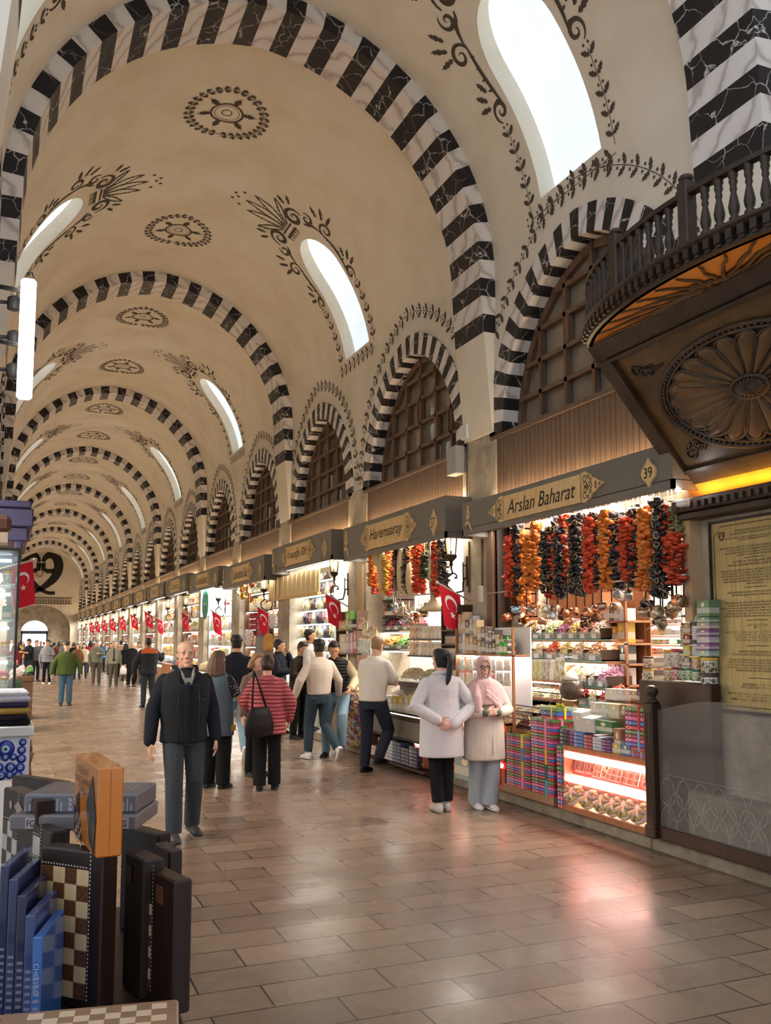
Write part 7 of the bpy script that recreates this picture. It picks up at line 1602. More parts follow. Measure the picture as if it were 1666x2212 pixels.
# 6. woman in denim waistcoat
def m_dots():
    m = mat('dotted_blouse', '18181c', .8); t = NT(m); v = t.coord('Object'); d = t.n('ShaderNodeTexVoronoi', i={'Vector': v, 'Scale': 34.}).outputs['Distance']; t.base(t.ramp(d, [(.0, 'd8d8d8'), (.24, 'd0d0d0'), (.28, '18181c')])); return m
DOTS = m_dots(); DENIM = cloth('grey_blue_denim', '4e5c66', '5a6872', .85, 8, .4)
def vest_extra(r, raw, part, HM, A, ly, k):
    b = MB(); b.bbox((-.24,-.07,.72),(-.225,.03,.8), .006); raw('yellow_packet', b, mat('yellow_card', 'b89a2a', .5))
person('woman with long light brown hair in denim waistcoat and dotted blouse', F(466, 1702), pi-.75, 1.6, 'tan', ('long', '5a4330'), [dict(name='blouse', mat=DOTS, hem=(.95,.18,.14), chest=(.205,.15), sleeve=.33, sr=(.085,.072,.06)), dict(name='denim_waistcoat', mat=DENIM, hem=(.66,.225,.18), chest=(.215,.16), sleeve=0)], dict(mat=BLACKT, r=(.105,.095,.092), hem=.05), ('printed_shoe', '2a2826', '1a1a1a'),
    dict(Le=(.26,-.08,1.12), Lw=(.12,-.26,1.16), Re=(-.27,-.06,1.12), Rw=(-.12,-.28,1.16), head=(-.1,.1,0)), .009, (.8,.8), vest_extra)
# 7. man in navy jacket behind them
NJ = cloth('dark_navy_jacket', '14161f', '1a1d28', .8, 7, .4); LJEANS = cloth('light_blue_jeans', '6a8496', '7a94a6', .85, 7, .4)
person('man with shaved neck in dark navy jacket walking away behind the denim waistcoat', F(507, 1640), pi-.1, 1.8, 'tan', ('fade', '17120f'), [dict(name='jacket', mat=NJ, hem=(.9,.2,.145), chest=(.23,.155), sr=(.09,.07,.052), collar=.02)], dict(mat=LJEANS, r=(.1,.075,.06)), ('white_trainer', 'dcdad8', 'cac6c0'), dict(Ra=(-.1,.3,.16), Rk=(-.1,0,.5), Rf=(0,-.45,-.9), Lk=(.09,-.08,.5)), .011)
# 8. fair haired woman facing the coral coat
person('fair short haired woman in taupe coat facing the coral coat woman', F(553, 1676), .35, 1.56, 'rosy', ('bob', '8a6a44'), [dict(name='coat', mat=cloth('taupe_coat', '6a5a56', '766660', .85), hem=(.72,.22,.17), chest=(.22,.15), sr=(.085,.07,.055))], dict(mat=BLACKT), ('black', '151414'), dict(Le=(.26,-.05,1.12), Lw=(.1,-.24,1.1), head=(.2,.1,0)), .009)
# 9. man in black body warmer leaning on the sweets column
GIL = m_puff('black_quilting', '17171a'); HOOD = cloth('beige_hoodie', 'b8a68a', 'c4b296', .9, 7, .4)
q9 = onZ(722, 1606, .0)
person('bearded man in black quilted waistcoat and beige hoodie sitting against the sweets column', (4.66, 13.15), -.55, 1.76, 'tan', ('short', '1a1512'), [dict(name='hoodie', mat=HOOD, hem=(.95,.19,.14), chest=(.215,.15), sr=(.085,.07,.052), hood=True), dict(name='quilted_waistcoat', mat=GIL, hem=(.95,.198,.152), chest=(.222,.158), sleeve=0)], dict(mat=LJEANS, r=(.105,.08,.062)), ('black_boot', '151414'),
    dict(lean=.35, hy=-.02, hz=-.03, head=(.25,.45,0), Le=(.32,-.15,1.15), Lw=(.28,-.4,1.02), Re=(-.28,-.12,1.12), Rw=(-.12,-.36,1.0), Lk=(.14,-.32,.62), La=(.13,-.3,.2), Rk=(-.12,-.22,.55), Ra=(-.14,-.14,.1)), .0095, (.8,.8), z0=-.02)
tag(MB().bbox((-.2,-.2,0),(.2,.2,.66), .02).build('stool', BRWOOD, None, (4.9, 13.42, .14)), 'dark wooden stool behind the man in the black quilted waistcoat', 'stool')
# 10. man in white t-shirt leaning with folded arms
WT = cloth('white_tshirt', 'd6d0c4', 'ddd8cc', .85, 7, .5)
person('fair short haired man in white t-shirt leaning with folded arms at shop thirty-seven', (4.5, 11.3), pi-.95, 1.78, 'rosy', ('crop', '8a6a4a'), [dict(name='t_shirt', mat=WT, hem=(.9,.19,.14), chest=(.22,.15), sleeve=.36, sr=(.088,.078,.06))], dict(mat=cloth('navy_jeans', '242a36', '2c3340', .85), r=(.105,.08,.062)), ('black_boot', '151414'), dict(lean=.15, Le=(.25,-.16,1.14), Lw=(-.02,-.28,1.12), Re=(-.25,-.16,1.12), Rw=(.03,-.26,1.17), Lh=((-1,0,.1),(0,1,0),(0,0,1)), Rh=((1,0,.1),(0,1,0),(0,0,1)), head=(.1,.3,0), Rk=(-.12,-.2,.52), Ra=(-.12,.05,.2), Lk=(.1,-.02,.5)), .0095, (.5,.5), z0=.0)
# 11-13 men at the jewellery shop
person('dark haired man in dark navy jacket with a hand at his face by shop thirty-three', PX(602, 4.7), .9, 1.74, 'tan', ('short', '14100e'), [dict(name='jacket', mat=NJ, hem=(.9,.19,.145), chest=(.225,.15), sr=(.088,.07,.052), collar=.03)], dict(mat=JEANS), ('black', '151414'), dict(Le=(.24,-.2,1.2), Lw=(.06,-.17,1.45), Re=(-.26,-.1,1.12), Rw=(-.1,-.3,1.15), head=(.2,.15,0)), .012)
person('man in brown jacket holding his forehead and looking at a phone', PX(645, 4.78), .55, 1.7, 'tan', ('short', '17120f'), [dict(name='jacket', mat=cloth('dark_brown_jacket', '251d19', '2d2420', .75), hem=(.88,.195,.145), chest=(.225,.15), sr=(.088,.07,.052))], dict(mat=BLACKT), ('black', '151414'), dict(lean=.12, Le=(.27,-.22,1.28), Lw=(.1,-.17,1.53), Re=(-.26,-.1,1.12), Rw=(-.12,-.32,1.12), head=(.1,.4,0)), .012)
person('bearded man in white patterned shirt standing inside the jewellery shop', PX(668, 4.98), 1.1, 1.78, 'tan', ('fade', '17120f'), [dict(name='shirt', mat=cloth('white_patterned_shirt', 'd8d4cc', '8a8a88', .85), hem=(.88,.195,.145), chest=(.225,.15))], dict(mat=BLACKT), ('black', '151414'), dict(head=(.2,0,0)), .012, z0=.14)
# mid-distance walkers
person('man in dark jacket with orange shoulders seen from behind', F(318, 1528), pi+.1, 1.78, 'brown', ('crop', '15110f'), [dict(name='jacket', mat=cloth('charcoal_jacket', '22242a', '2a2c32', .8), hem=(.82,.22,.165), chest=(.25,.17), sr=(.1,.082,.06)), dict(name='orange_yoke', mat=cloth('orange_yoke', 'b8562c', None, .8), hem=(1.33,.255,.165), chest=(.256,.175), sleeve=0)], dict(mat=cloth('slate_trousers', '2e343c', None, .85)), ('black', '151414'), dict(Re=(-.34,-.05,1.2), Rw=(-.42,-.25,1.3), Le=(.32,0,1.12), Lw=(.35,-.05,.88), Ra=(-.12,.12,.1)), .013)
person('man in olive green fleece, black cap and blue jeans walking towards the camera', F(140, 1524), .05, 1.66, 'pale', ('cap', '17171a'), [dict(name='fleece', mat=cloth('olive_fleece', '3d4a24', '46542a', .9), hem=(.84,.235,.18), chest=(.245,.18), sr=(.098,.082,.062))], dict(mat=cloth('mid_blue_jeans', '3f5a70', '4a667c', .85), r=(.11,.085,.07)), ('brown_shoe', '2a211c'), dict(Le=(.34,0,1.13), Lw=(.38,-.06,.88), Re=(-.34,0,1.13), Rw=(-.38,-.06,.88)), .012)
person('man in grey green shirt jacket and cap with a camera walking towards us', F(207, 1480), .0, 1.72, 'pale', ('cap', '8a8474'), [dict(name='shirt_jacket', mat=cloth('grey_green_jacket', '6c7062', '787c6e', .85), hem=(.85,.21,.16), chest=(.23,.155))], dict(mat=cloth('taupe_trousers', '5a564c', None, .85)), ('grey_shoe', '5a5650'), dict(Le=(.26,-.1,1.15), Lw=(.08,-.24,1.2), Re=(-.28,0,1.12)), .016)
person('grey haired man in beige grey jacket walking beside the man with cap', F(244, 1483), -.05, 1.68, 'pale', ('short', '9a948a'), [dict(name='jacket', mat=cloth('beige_grey_jacket', '86887a', '909284', .85), hem=(.86,.21,.16), chest=(.23,.155)), dict(name='shirt', mat=cloth('dark_shirt', '3a3632', None, .85), hem=(.95,.12,.165), chest=(.1,.163), sleeve=0)], dict(mat=MATS['taupe_trousers']), ('grey_shoe', '5a5650'), None, .016)
person('white haired woman in long black coat carrying a white bag', F(283, 1483), .3, 1.66, 'pale', ('bob', 'b8b2a8'), [dict(name='coat', mat=cloth('black_coat', '17171b', None, .85), hem=(.5,.23,.18), chest=(.215,.15))], dict(mat=BLACKT), ('grey_shoe', '5a5650'), None, .016)
w_ = F(283, 1483); tag(MB().loft([[(.13*a*cos(2*pi*j/12), .05*a*sin(2*pi*j/12), z) for j in range(12)] for a, z in ((.6,0),(1,.04),(.95,.2),(.4,.34))]).build('carrier_bag', WHITE, None, (w_[0]-.3, w_[1]-.1, .45)), 'white plastic carrier bag beside the black coat', 'bag')
person('man in black t-shirt reading a phone at the left stalls', F(60, 1474), -.9, 1.76, 'tan', ('short', '14100e'), [dict(name='t_shirt', mat=cloth('black_shirt', '141417', None, .85), hem=(.86,.2,.15), chest=(.22,.15), sleeve=.6)], dict(mat=cloth('dark_jeans', '2a2c34', None, .85)), ('grey_shoe', '5a5650'), dict(Le=(.24,-.15,1.15), Lw=(.06,-.33,1.2), Re=(-.24,-.15,1.15), Rw=(-.06,-.33,1.2), head=(0,.4,0)), .016)
person('man in grey waistcoat over a white shirt beside the phone reader', F(76, 1472), .5, 1.7, 'pale', ('short', '4a4038'), [dict(name='shirt', mat=cloth('white_shirt', 'd8d8dc', None, .85), hem=(.88,.2,.15), chest=(.22,.15)), dict(name='waistcoat', mat=cloth('grey_waistcoat', '5a5e64', None, .85), hem=(.88,.205,.157), chest=(.226,.157), sleeve=0)], dict(mat=MATS['dark_jeans']), ('grey_shoe', '5a5650'), None, .016)
def stripes(r, raw, part, HM, A, ly, k):
    b = MB()
    for nm, s in (('L', 1), ('R', -1)): hp_, kn, an = A[nm+'leg']; o = V3(s*.085, -.02, 0); b.tube([hp_+o, kn+o*.9, an+o*.75], .014, 6)
    raw('side_stripes', b, WHITE)
person('man in black printed sweatshirt and dark tracksuit trousers with white side stripes', F(100, 1478), -.1, 1.72, 'tan', ('short', '14100e'), [dict(name='sweatshirt', mat=cloth('printed_black_sweatshirt', '15171c', 'aab0b8', .85), hem=(.86,.2,.15), chest=(.225,.15))], dict(mat=cloth('navy_track_pants', '1c2030', None, .85)), ('white_trainer', 'dcdad8', 'cac6c0'), dict(Le=(.24,-.1,1.15), Lw=(.1,-.3,1.18), head=(0,.3,0)), .016, extra=stripes)
# far crowd
CR = [('in white shirt','d8d8d8',26,1380,52),('in yellow jacket','c8a860',43,1384,50),('in dark coat','202228',36,1386,46),('in maroon coat','5a2a2a',117,1388,47),('in brown jacket','6a4a30',168,1392,42),('in red jacket','a82a30',196,1385,50),('in grey coat','5a5c60',88,1386,55),('in black jacket','17181c',160,1388,48),('in pale skirt and coat','c8b8a0',182,1396,43),('in navy coat','20283a',108,1384,58),('in grey hoodie','6a6c70',138,1386,56),('in olive coat','4a4a30',128,1386,62),('in beige coat','b8a488',150,1386,60),('in charcoal coat','2c2c30',210,1388,55),('in blue jacket','2c4a7a',222,1388,52),('in tan jacket','9a7a5a',262,1384,44),('in dark green coat','26382a',240,1390,47),('in black puffer','141416',272,1390,40),('in white top','d0ccc4',300,1388,38),('in dark red scarf and coat','6a2028',33,1392,40),('in plum coat','4a2a40',50,1390,66),('in cream coat','d0c4a8',95,1388,68)]
for i, (w_, c, x, y, Y) in enumerate(CR):
    p = onY(x, y, Y); person('far person %s %s' % (w_, ['left of the bright end doorway', 'in front of the bright end doorway', 'between doorway and lit shops', 'before the lit right shops'][0 if x < 45 else 1 if x < 110 else 2 if x < 200 else 3]), (p.x, Y), RND.uniform(-.5, .5) + (pi if i % 2 else 0), max(1.55, min(1.85, p.z)), ['tan','pale','rosy'][i % 3], (['short','bob','long'][i % 3], ['1a1512','3a2a1e','14100e'][i % 3]), [dict(name='coat', mat=cloth('far_'+c, c, None, .85), hem=(.8,.21,.16), chest=(.225,.15))], dict(mat=[BLACKT, JEANS, GREYTR][i % 3]), ('black', '151414'), None, .026, group='crowd at the far end of the hall')
# ------------------------------------------------------------------ left foreground: game boards and boxes
FG = Vector((FWD.x, FWD.y, 0)).normalized()
def PZ(x, y, zc): d = ray(x, y); return EYE + d*(zc/d.dot(FG))
CREAMSQ = wood('cream_maple_square', 'c8aa80', 'd8bc92', .4, 2, 30)
def m_star(name, c0, c1):
    m = mat(name, c0, .4); t = NT(m); g = t.coord('UV'); x, y, _ = t.n('ShaderNodeSeparateXYZ', i={0: g}).outputs
    x = t.math('SUBTRACT', x, .5); y = t.math('SUBTRACT', y, .5)
    a = t.math('ARCTAN2', y, x); r = t.math('SQRT', t.math('ADD', t.math('MULTIPLY', x, x), t.math('MULTIPLY', y, y)))
    s = t.math('SINE', t.math('MULTIPLY', a, 16.)); k = t.math('MULTIPLY', t.ramp(s, [(.35, 0.), (.5, 1.)]), t.ramp(r, [(.05, 0.), (.1, 1.), (.36, 1.), (.42, 0.)]))
    e = t.math('MAXIMUM', t.math('ABSOLUTE', x), t.math('ABSOLUTE', y)); e = t.ramp(e, [(.4, 0.), (.42, .8), (.45, .8), (.47, 0.)])
    t.base(t.mix(t.math('MAXIMUM', t.math('MULTIPLY', k, .8), e), c0, c1)); return m
STARBR = m_star('carved_brown_square', '4a2a1a', '8a5a3a'); PEARL = noisy('pearl_square', 'a8a49a', 'c0bcb2', 14, .3); STARDK = m_star('carved_dark_square', '2a2018', '6a5a4a'); STARPK = m_star('pearl_star_square', '1a1414', 'c8b8b0'); BOARDW = wood('board_frame_wood', '21140f', '2f1d16', .42, 2, 24, .05)
class UB(MB):
    """faces with 0..1 square coordinates"""
    def mesh(s, name, mats):
        me = MB.mesh(s, name, mats); uv = me.uv_layers.new()
        for p in me.polygons:
            if len(p.loop_indices) == 4:
                for li, c in zip(p.loop_indices, ((0,0),(1,0),(1,1),(0,1))): uv.data[li].uv = c
        return me
def board(p0, p1, z0, h, th, sq, cols, rows, label, off=.04, side_sq=None, top=.1, inlay=False):
    """folded game board standing on edge: face runs from p0 to p1 as seen, thickness goes back"""
    p0, p1 = Vector((p0[0], p0[1], z0)), Vector((p1[0], p1[1], z0)); u = (p1-p0); w_ = u.length; rz = atan2(u.y, u.x)
    r = empty('folded_game_board', p0, label, 'game board', 'folded game boards on the left stand', rz)
    MB().bbox((0,0,0),(w_,th,h), .006).build('board_case', BOARDW, r)
    b = UB(); cw = (w_-2*off)/cols if cols else 0; ch = (h-top-.04)/rows if rows else 0; cw = min(cw, ch*1.02) if rows else cw
    for i in range(cols):
        for j in range(rows): b.add([(off+cw*i,-.0015,.03+ch*j),(off+cw*(i+1),-.0015,.03+ch*j),(off+cw*(i+1),-.0015,.03+ch*(j+1)),(off+cw*i,-.0015,.03+ch*(j+1))], [(0,1,2,3)], (i+j) % 2)
    if cols:
        b.build('chequered_face', list(sq), r)
        b = MB(); n = int(h/.012)
        for j in range(n): b.add([(off+cw*cols+.003,-.0016,.03+j*.012),(off+cw*cols+.008,-.0016,.03+j*.012),(off+cw*cols+.008,-.0016,.036+j*.012),(off+cw*cols+.003,-.0016,.036+j*.012)], [(0,1,2,3)])
        for i in range(int(cw*cols/.012)): b.add([(off+i*.012,-.0016,h-top-.005),(off+i*.012+.006,-.0016,h-top-.005),(off+i*.012+.006,-.0016,h-top),(off+i*.012,-.0016,h-top)], [(0,1,2,3)])
        b.build('inlay_line', PEARL, r)
    if side_sq:
        x, z, s = side_sq; UB().add([(x,-.0017,z),(x+s,-.0017,z),(x+s,-.0017,z+s),(x,-.0017,z+s)], [(0,1,2,3)]).build('corner_inlay', STARBR, r)
    if inlay:
        b = MB(); c = (w_*.5, -.002, h-top*.5); b.add([(c[0]-.045,c[1],c[2]),(c[0],c[1],c[2]-.025),(c[0]+.045,c[1],c[2]),(c[0],c[1],c[2]+.025)], [(0,1,2,3)]); 
        for s in (-.085, .08): b.add([(c[0]+s+.016*cos(q*pi/6), c[1], c[2]+.016*sin(q*pi/6)) for q in range(12)], [tuple(range(12))])
        b.build('diamond_inlay', mat('pearl_inlay', '9a8880', .35), r)
    return r
TZ = PZ(150, 2168, 2.9).z
def XY(x, zc): p = PZ(x, 1800, zc); return (p.x, p.y)
def hgt(x, y, zc): return PZ(x, y, zc).z - TZ
board(XY(90, 2.93), XY(224, 2.82), TZ, hgt(165, 1838, 2.86), .07, (CREAMSQ, STARBR), 4, 8, 'folded chess board with cream and carved brown squares standing at front', .008, top=.045)
board(XY(322, 2.95), XY(380, 2.80), TZ, hgt(350, 1890, 2.88), .06, (STARBR, CREAMSQ), 1, 8, 'dark folded game board with one row of squares at the right end', .004, (.065, hgt(350, 1890, 2.88)-.085, .055), top=.09)
board(XY(272, 3.05), XY(312, 2.92), TZ, hgt(290, 1850, 2.98), .07, (STARBR, CREAMSQ), 0, 0, 'narrow dark folded game board with a small corner inlay', .01, (.01, hgt(290, 1850, 2.98)-.09, .055))
board(XY(262, 3.62), XY(342, 3.45), TZ, hgt(300, 1797, 3.5), .06, (STARBR, CREAMSQ), 0, 0, 'plain dark folded game board behind the orange box')
board(XY(335, 3.35), XY(366, 3.22), TZ, hgt(350, 1830, 3.28), .05, (STARBR, CREAMSQ), 0, 0, 'plain black game board farthest right at the back')
board(XY(4, 3.42), XY(76, 3.14), TZ, hgt(40, 1712, 3.3), .07, (PEARL, STARDK), 3, 8, 'folded game board with pearly grey and dark squares and diamond inlay', .012, top=.1, inlay=True)
board(XY(70, 3.12), XY(110, 3.0), TZ, hgt(90, 1790, 3.06), .06, (PEARL, STARPK), 1, 7, 'folded game board with pearl and star pattern inlay squares', .01, top=.02)
board(XY(20, 3.9), XY(125, 3.7), TZ, hgt(80, 1683, 3.8), .06, (STARBR, CREAMSQ), 0, 0, 'plain dark game board leaning behind the pearly one')
a, c = XY(-60, 2.4), XY(395, 2.4)
r = empty('display_stand', (.05, 3.2, 0), 'low dark stand carrying the folded game boards', 'display stand'); MB().bbox((-.6,-.52,TZ-.04),(.47,.85,TZ), .01).build('stand_top', DKWOOD, r)
for x in (-.52, .38):
    for y in (-.4, .75): MB().box((x-.03,y-.03,0),(x+.03,y+.03,TZ-.04)).build('leg', DKWOOD, r)
# shrink-wrapped game boxes lying on the boards
zt = PZ(170, 1788, 3.2).z; ang = atan2(RGT.y, RGT.x)
WRAP = mat('shrink_wrap', 'ffffff', .08, alpha=.14, spec=.8)
def gamebox(px, zc, z, size, c, label, print_c, txt=None):
    p = PZ(px, 1770, zc); r = empty('game_box', (p.x, p.y, z), label, 'game box', None, ang); x, y, h = size
    MB().bbox((-x/2,-y/2,0),(x/2,y/2,h), .004).build('box_body', mat('box_'+c, c, .35), r); MB().bbox((-x/2-.004,-y/2-.004,-.001),(x/2+.004,y/2+.004,h+.003), .008).build('plastic_wrap', WRAP, r)
    b = MB(); 
    for q in range(9): 
        u = -x*.46 + q*x*.035; hh = h*(.35+.3*((q*5) % 3)/2); b.box((u,-y/2-.0015,h*.12),(u+x*.014,-y/2,h*.12+hh)); b.box((x*.46-q*x*.035-x*.014,-y/2-.0015,h*.12),(x*.46-q*x*.035,-y/2,h*.12+hh))
    for q in range(7):
        for s in range(3): b.poly([(-x*.1+q*x*.045,-y/2-.0012,h*(.12+.25*s)),(-x*.07+q*x*.045,-y/2-.0012,h*(.12+.25*s)),(-x*.085+q*x*.045,-y/2-.0012,h*(.32+.25*s)),(-x*.115+q*x*.045,-y/2-.0012,h*(.32+.25*s))])
    if not txt: b.build('printed_pieces', mat('print_'+print_c, print_c, .4), r)
    else:
        b = MB()
        for u in (-x*.33, x*.4): b.box((u-x*.045,-y/2-.0015,h*.14),(u+x*.045,-y/2,h*.86))
        lp = b.build('label_square', mat('print_'+print_c, print_c, .4), r)
        for u in (-x*.33, x*.4): put('lettering', text_mesh(txt, x*.06, h*.45), Matrix.Translation((u, -y/2-.002, h*.5)) @ Matrix.Rotation(pi/2, 4, 'X'), lp, mat('plum_ink', '3a2230', .5))
    b = MB(); 
    for q in range(14): b.box((-x*.42+q*x*.06, -y*.3, h), (-x*.42+q*x*.06+x*.03, y*.3, h+.001), 0)
    b.build('cover_picture', mat('cover_'+c, '6a4a3a', .3), r); return r
gamebox(188, 3.3, zt, (.43, .3, .05), '3a2430', 'plum coloured game box with small FG label squares lying on the boards', 'a09098', 'FG')
gamebox(200, 3.32, zt+.052, (.385, .27, .062), '26283a', 'dark blue shrink wrapped chess box lying on the plum box', '8a90a8')
# orange box standing on edge
z0 = PZ(207, 1855, 2.7).z; z1 = PZ(222, 1660, 2.7).z; p = PZ(207, 1855, 2.7); q = PZ(262, 1853, 2.7); e = PZ(152, 1782, 3.1)
wd = (Vector((q.x-p.x, q.y-p.y))).length; dv = Vector((e.x-p.x, e.y-p.y)); L = .4; dang = atan2(dv.y, dv.x)
r = empty('game_box', (p.x, p.y, z0), 'glossy orange game box standing on edge on top of the boards', 'game box', None, dang - pi/2); H = z1-z0
ORG = noisy('orange_print', 'c06c1c', 'd07c28', 3, .18, coat=.5); MB().bbox((0,0,0),(wd,L,H), .004).build('box_body', ORG, r)
Ml = plane_m((-.001, L/2, H/2), (0,-1,0), (-1,0,0)); DKP = mat('dark_print', '2a2026', .3)
for s_, y, w_ in (('DELUXE', .36, .16), ('BACKGAMMON', .24, .24), ('CHESS', .13, .12)): put('lettering', text_mesh(s_, w_, H*.085), Ml @ Matrix.Translation((-.04, y*H, 0)), r, DKP)
f = lambda x, y: tuple(Ml @ Vector((x, y, .001))); b = MB()
b.poly([f(.03,.0), f(.12,.1), f(.19,-.02), f(.17,-H*.48), f(.09,-.1)]).poly([f(-.15,-.0), f(-.1,.02), f(-.08,-.05), f(-.14,-.06)]).poly([f(-.19,-.03), f(-.06,-.07), f(-.02,-.13), f(-.17,-.12)])
b.build('printed_picture', DKP, r); b = MB()
for i in range(5):
    for j in range(4):
        if (i+j) % 2: b.poly([f(-.16+i*.026, -.045-j*.02-i*.004) , f(-.136+i*.026, -.049-j*.02-i*.004), f(-.136+i*.026, -.068-j*.02-i*.004), f(-.16+i*.026, -.064-j*.02-i*.004)])
for i in range(6): b.poly([f(.06+i*.02,-.02-i*.006), f(.07+i*.02,-.015-i*.006), f(.066+i*.02,-.12)])
b.build('printed_highlights', mat('pale_print', 'c8a888', .3), r)
b = MB(); b.box((wd/2-.0008,-.0008,.01),(wd/2+.0008,.001,H-.01)); b.build('wrap_seam', mat('seam', '9a5414', .3), r)
put('lettering', text_mesh('CHESS', .05, .02), Matrix.Translation((wd/2, L*.75, H+.001)) @ Matrix.Rotation(pi/2, 4, 'Z'), r, DKP)
# row of blue chess boxes
for i, (x, yt, zc, c, lab) in enumerate([(-12,1870,2.78,'35405e','farthest left'),(8,1900,2.72,'3a4468','second from the left'),(28,1935,2.68,'2c3450','third from the left'),(47,1978,2.62,'3c4c78','fourth from the left'),(65,2025,2.58,'3a66a8','brightest and nearest to the boards')]):
    p = PZ(x, 2190, zc); zt_ = PZ(x, yt, zc).z; rr_ = empty('chess_set_box', (p.x, p.y, TZ), 'blue glossy chess set box standing on edge, ' + lab, 'game box', 'blue chess set boxes standing in a row', ang+.12); h = zt_-TZ; w_ = .026
    MB().bbox((0,0,0),(w_,.26,h), .003).build('box_body', mat('gloss_'+c, c, .2, coat=.6), rr_)
    Ms = plane_m((w_/2, -.001, h*.5), (0,0,-1), (0,-1,0)); k_ = h*.3
    if i > 3: put('lettering', text_mesh('CHESS SET', k_, w_*.5), Ms @ Matrix.Translation((-h*.12 if i == 4 else -h*.25, 0, 0)), rr_, mat('silver_print', 'a8b0c4', .35))
    b = MB()
    for q in range(9): b.box((w_*.2,-.0012,h*.08+q*.02),(w_*.8,0,h*.08+q*.02+.008))
    b.build('printed_stripes', mat('stripe_print', '8088a0', .35), rr_)
# inlaid table top in the near corner
zT = .8; A = [onZ(-60, 2196, zT), onZ(386, 2157, zT)]
r = empty('inlaid_games_table', (A[1].x, A[1].y, 0), 'light wooden games table top with inlaid chequer squares in the near corner', 'table', None, atan2(A[1].y-A[0].y, A[1].x-A[0].x))
TW = wood('light_walnut_top', '8a6a50', '9c7a5e', .35, 0, 12, .3); MB().bbox((-.75,-.75,zT-.035),(0,0,zT), .006).build('table_top', TW, r)
b = MB(); s = .038; 
for i in range(9):
    for j in range(9):
        if (i+j) % 2 == 0: b.poly([(-.03-.0-(i+1)*s, -.02-(j+1)*s, zT+.0006), (-.03-i*s, -.02-(j+1)*s, zT+.0006), (-.03-i*s, -.02-j*s, zT+.0006), (-.03-(i+1)*s, -.02-j*s, zT+.0006)])
b.build('chequer_inlay', mat('cream_inlay', 'cdb494', .35), r); b = MB(); b.lathe([(.03,0),(.001,.0004)], (-.46,-.05,zT+.0004), 16); b.build('oval_inlay', MATS['cream_inlay'], r)
for x in (-.7, -.05):
    for y in (-.7, -.05): MB().bbox((x-.025,y-.025,0),(x+.025,y+.025,zT-.035), .005).build('leg', TW, r)
# ------------------------------------------------------------------ evil eye stand, scarves, glass case, canopy
BLU = mat('cobalt_glass', '1c2a9a', .12, coat=.5); LBL = mat('pale_blue_glass', 'a8d0e4', .2); WPAN = mat('white_panel', 'dfe3ee', .4)
pA, pB = onY(-40, 1560, 6.0), onY(66, 1568, 6.0); zb_ = onY(48, 1684, 6.0).z; zt = pB.z
r = empty('evil_eye_stand', (pB.x, pB.y, 0), 'white display stand with blue evil eye beads at the left edge', 'display stand', None, atan2(pB.y-pA.y, pB.x-pA.x))
W_ = .55; MB().bbox((-W_,0,zb_),(0,.3,zt-.03), .006).build('bead_panel', WPAN, r); MB().bbox((-W_-.02,-.03,zt-.06),(.02,.33,zt), .006).build('tray_rim', WHITE, r)
for x in (-W_+.05, -.06): MB().box((x-.02,.1,0),(x+.02,.14,zb_)).build('leg', WHITE, r)
k_ = (zt-.06-zb_)
for i, (u, v, s) in enumerate([(-.04,.86,.022),(-.045,.68,.026),(-.135,.72,.052),(-.045,.48,.028),(-.09,.53,.022),(-.135,.53,.024),(-.05,.28,.028),(-.105,.29,.032),(-.06,.1,.028),(-.108,.12,.024),(-.155,.12,.03),(-.17,.3,.03),(-.19,.5,.03),(-.2,.85,.03),(-.22,.13,.03),(-.24,.7,.04)]):
    e = MB().lathe([(s,0),(s*.95,.006),(s*.6,.009),(.001,.01)], n=20); o = e.build('evil_eye_bead', BLU, r); o.location = (u, -.001, zb_ + v*k_); o.rotation_euler = (pi/2, 0, 0)
    MB().lathe([(s*.46,.0092),(s*.4,.011),(.001,.0115)], n=16).build('pale_ring', LBL, o); MB().lathe([(s*.16,.0116),(.001,.0125)], n=10).build('pupil', BLACK, o)
for i, (c, w_) in enumerate([('17161a','black'),('2c2430','dark plum'),('b8924a','mustard'),('3a3450','indigo patterned'),('d0ccd8','pale lilac'),('e6e4ea','white')]):
    p = pB; b = MB(); b.bbox((-.16,-.0,0),(.03+.006*(i % 2),.26,.036), .014); o = b.build('folded_scarf', cloth('scarf_'+c, c, None, .9, 16, .4), None, (p.x-.02*(i % 2)-.03, p.y+.02, zt + .036*i)); o.rotation_euler = (0, 0, .04*(i % 3)); tag(o, '%s folded scarf, %s from the bottom of the pile on the evil eye stand' % (w_, ORD[i]), 'scarf', 'folded scarves on the evil eye stand')
p = onY(60, 1640, 6.3); b = MB()
for q in range(5): b.tube([(p.x+.02*(q % 2), p.y, p.z+.12-.08*q), (p.x-.01*(q % 2), p.y+.01, p.z+.05-.08*q)], [.022,.03], 7)
tag(b.build('hanging_puppets', wood('puppet_wood', '7a5436', '98704a')), 'brown wooden trinkets hanging behind the evil eye panel', 'trinket')
X1 = onY(42, 1200, 7.0).x; zl, zh = onY(20, 1515, 7.0).z, onY(40, 1190, 7.0).z
r = empty('glass_showcase', (X1, 7.0, .14), 'tall glass showcase with glowing shelves at the left edge', 'showcase'); oz = .14
MB().box((-.55,0,zl-oz),(0,.5,zh-oz)).build('glass_panes', mat('showcase_glass', 'd8ecf4', .03, alpha=.14, spec=.9), r)
b = MB()
for y in (0, .5): b.box((-.008,y-.008,zl-oz),(.008,y+.008,zh-oz))
b.box((-.55,-.008,zl-oz-.02),(.01,.51,zl-oz)).box((-.55,-.008,zh-oz),(.01,.51,zh-oz+.02)); b.build('metal_edges', BLACK, r)
MB().box((-.55,.02,0),(0,.5,zl-oz-.02)).build('base_cabinet', WPAN, r)
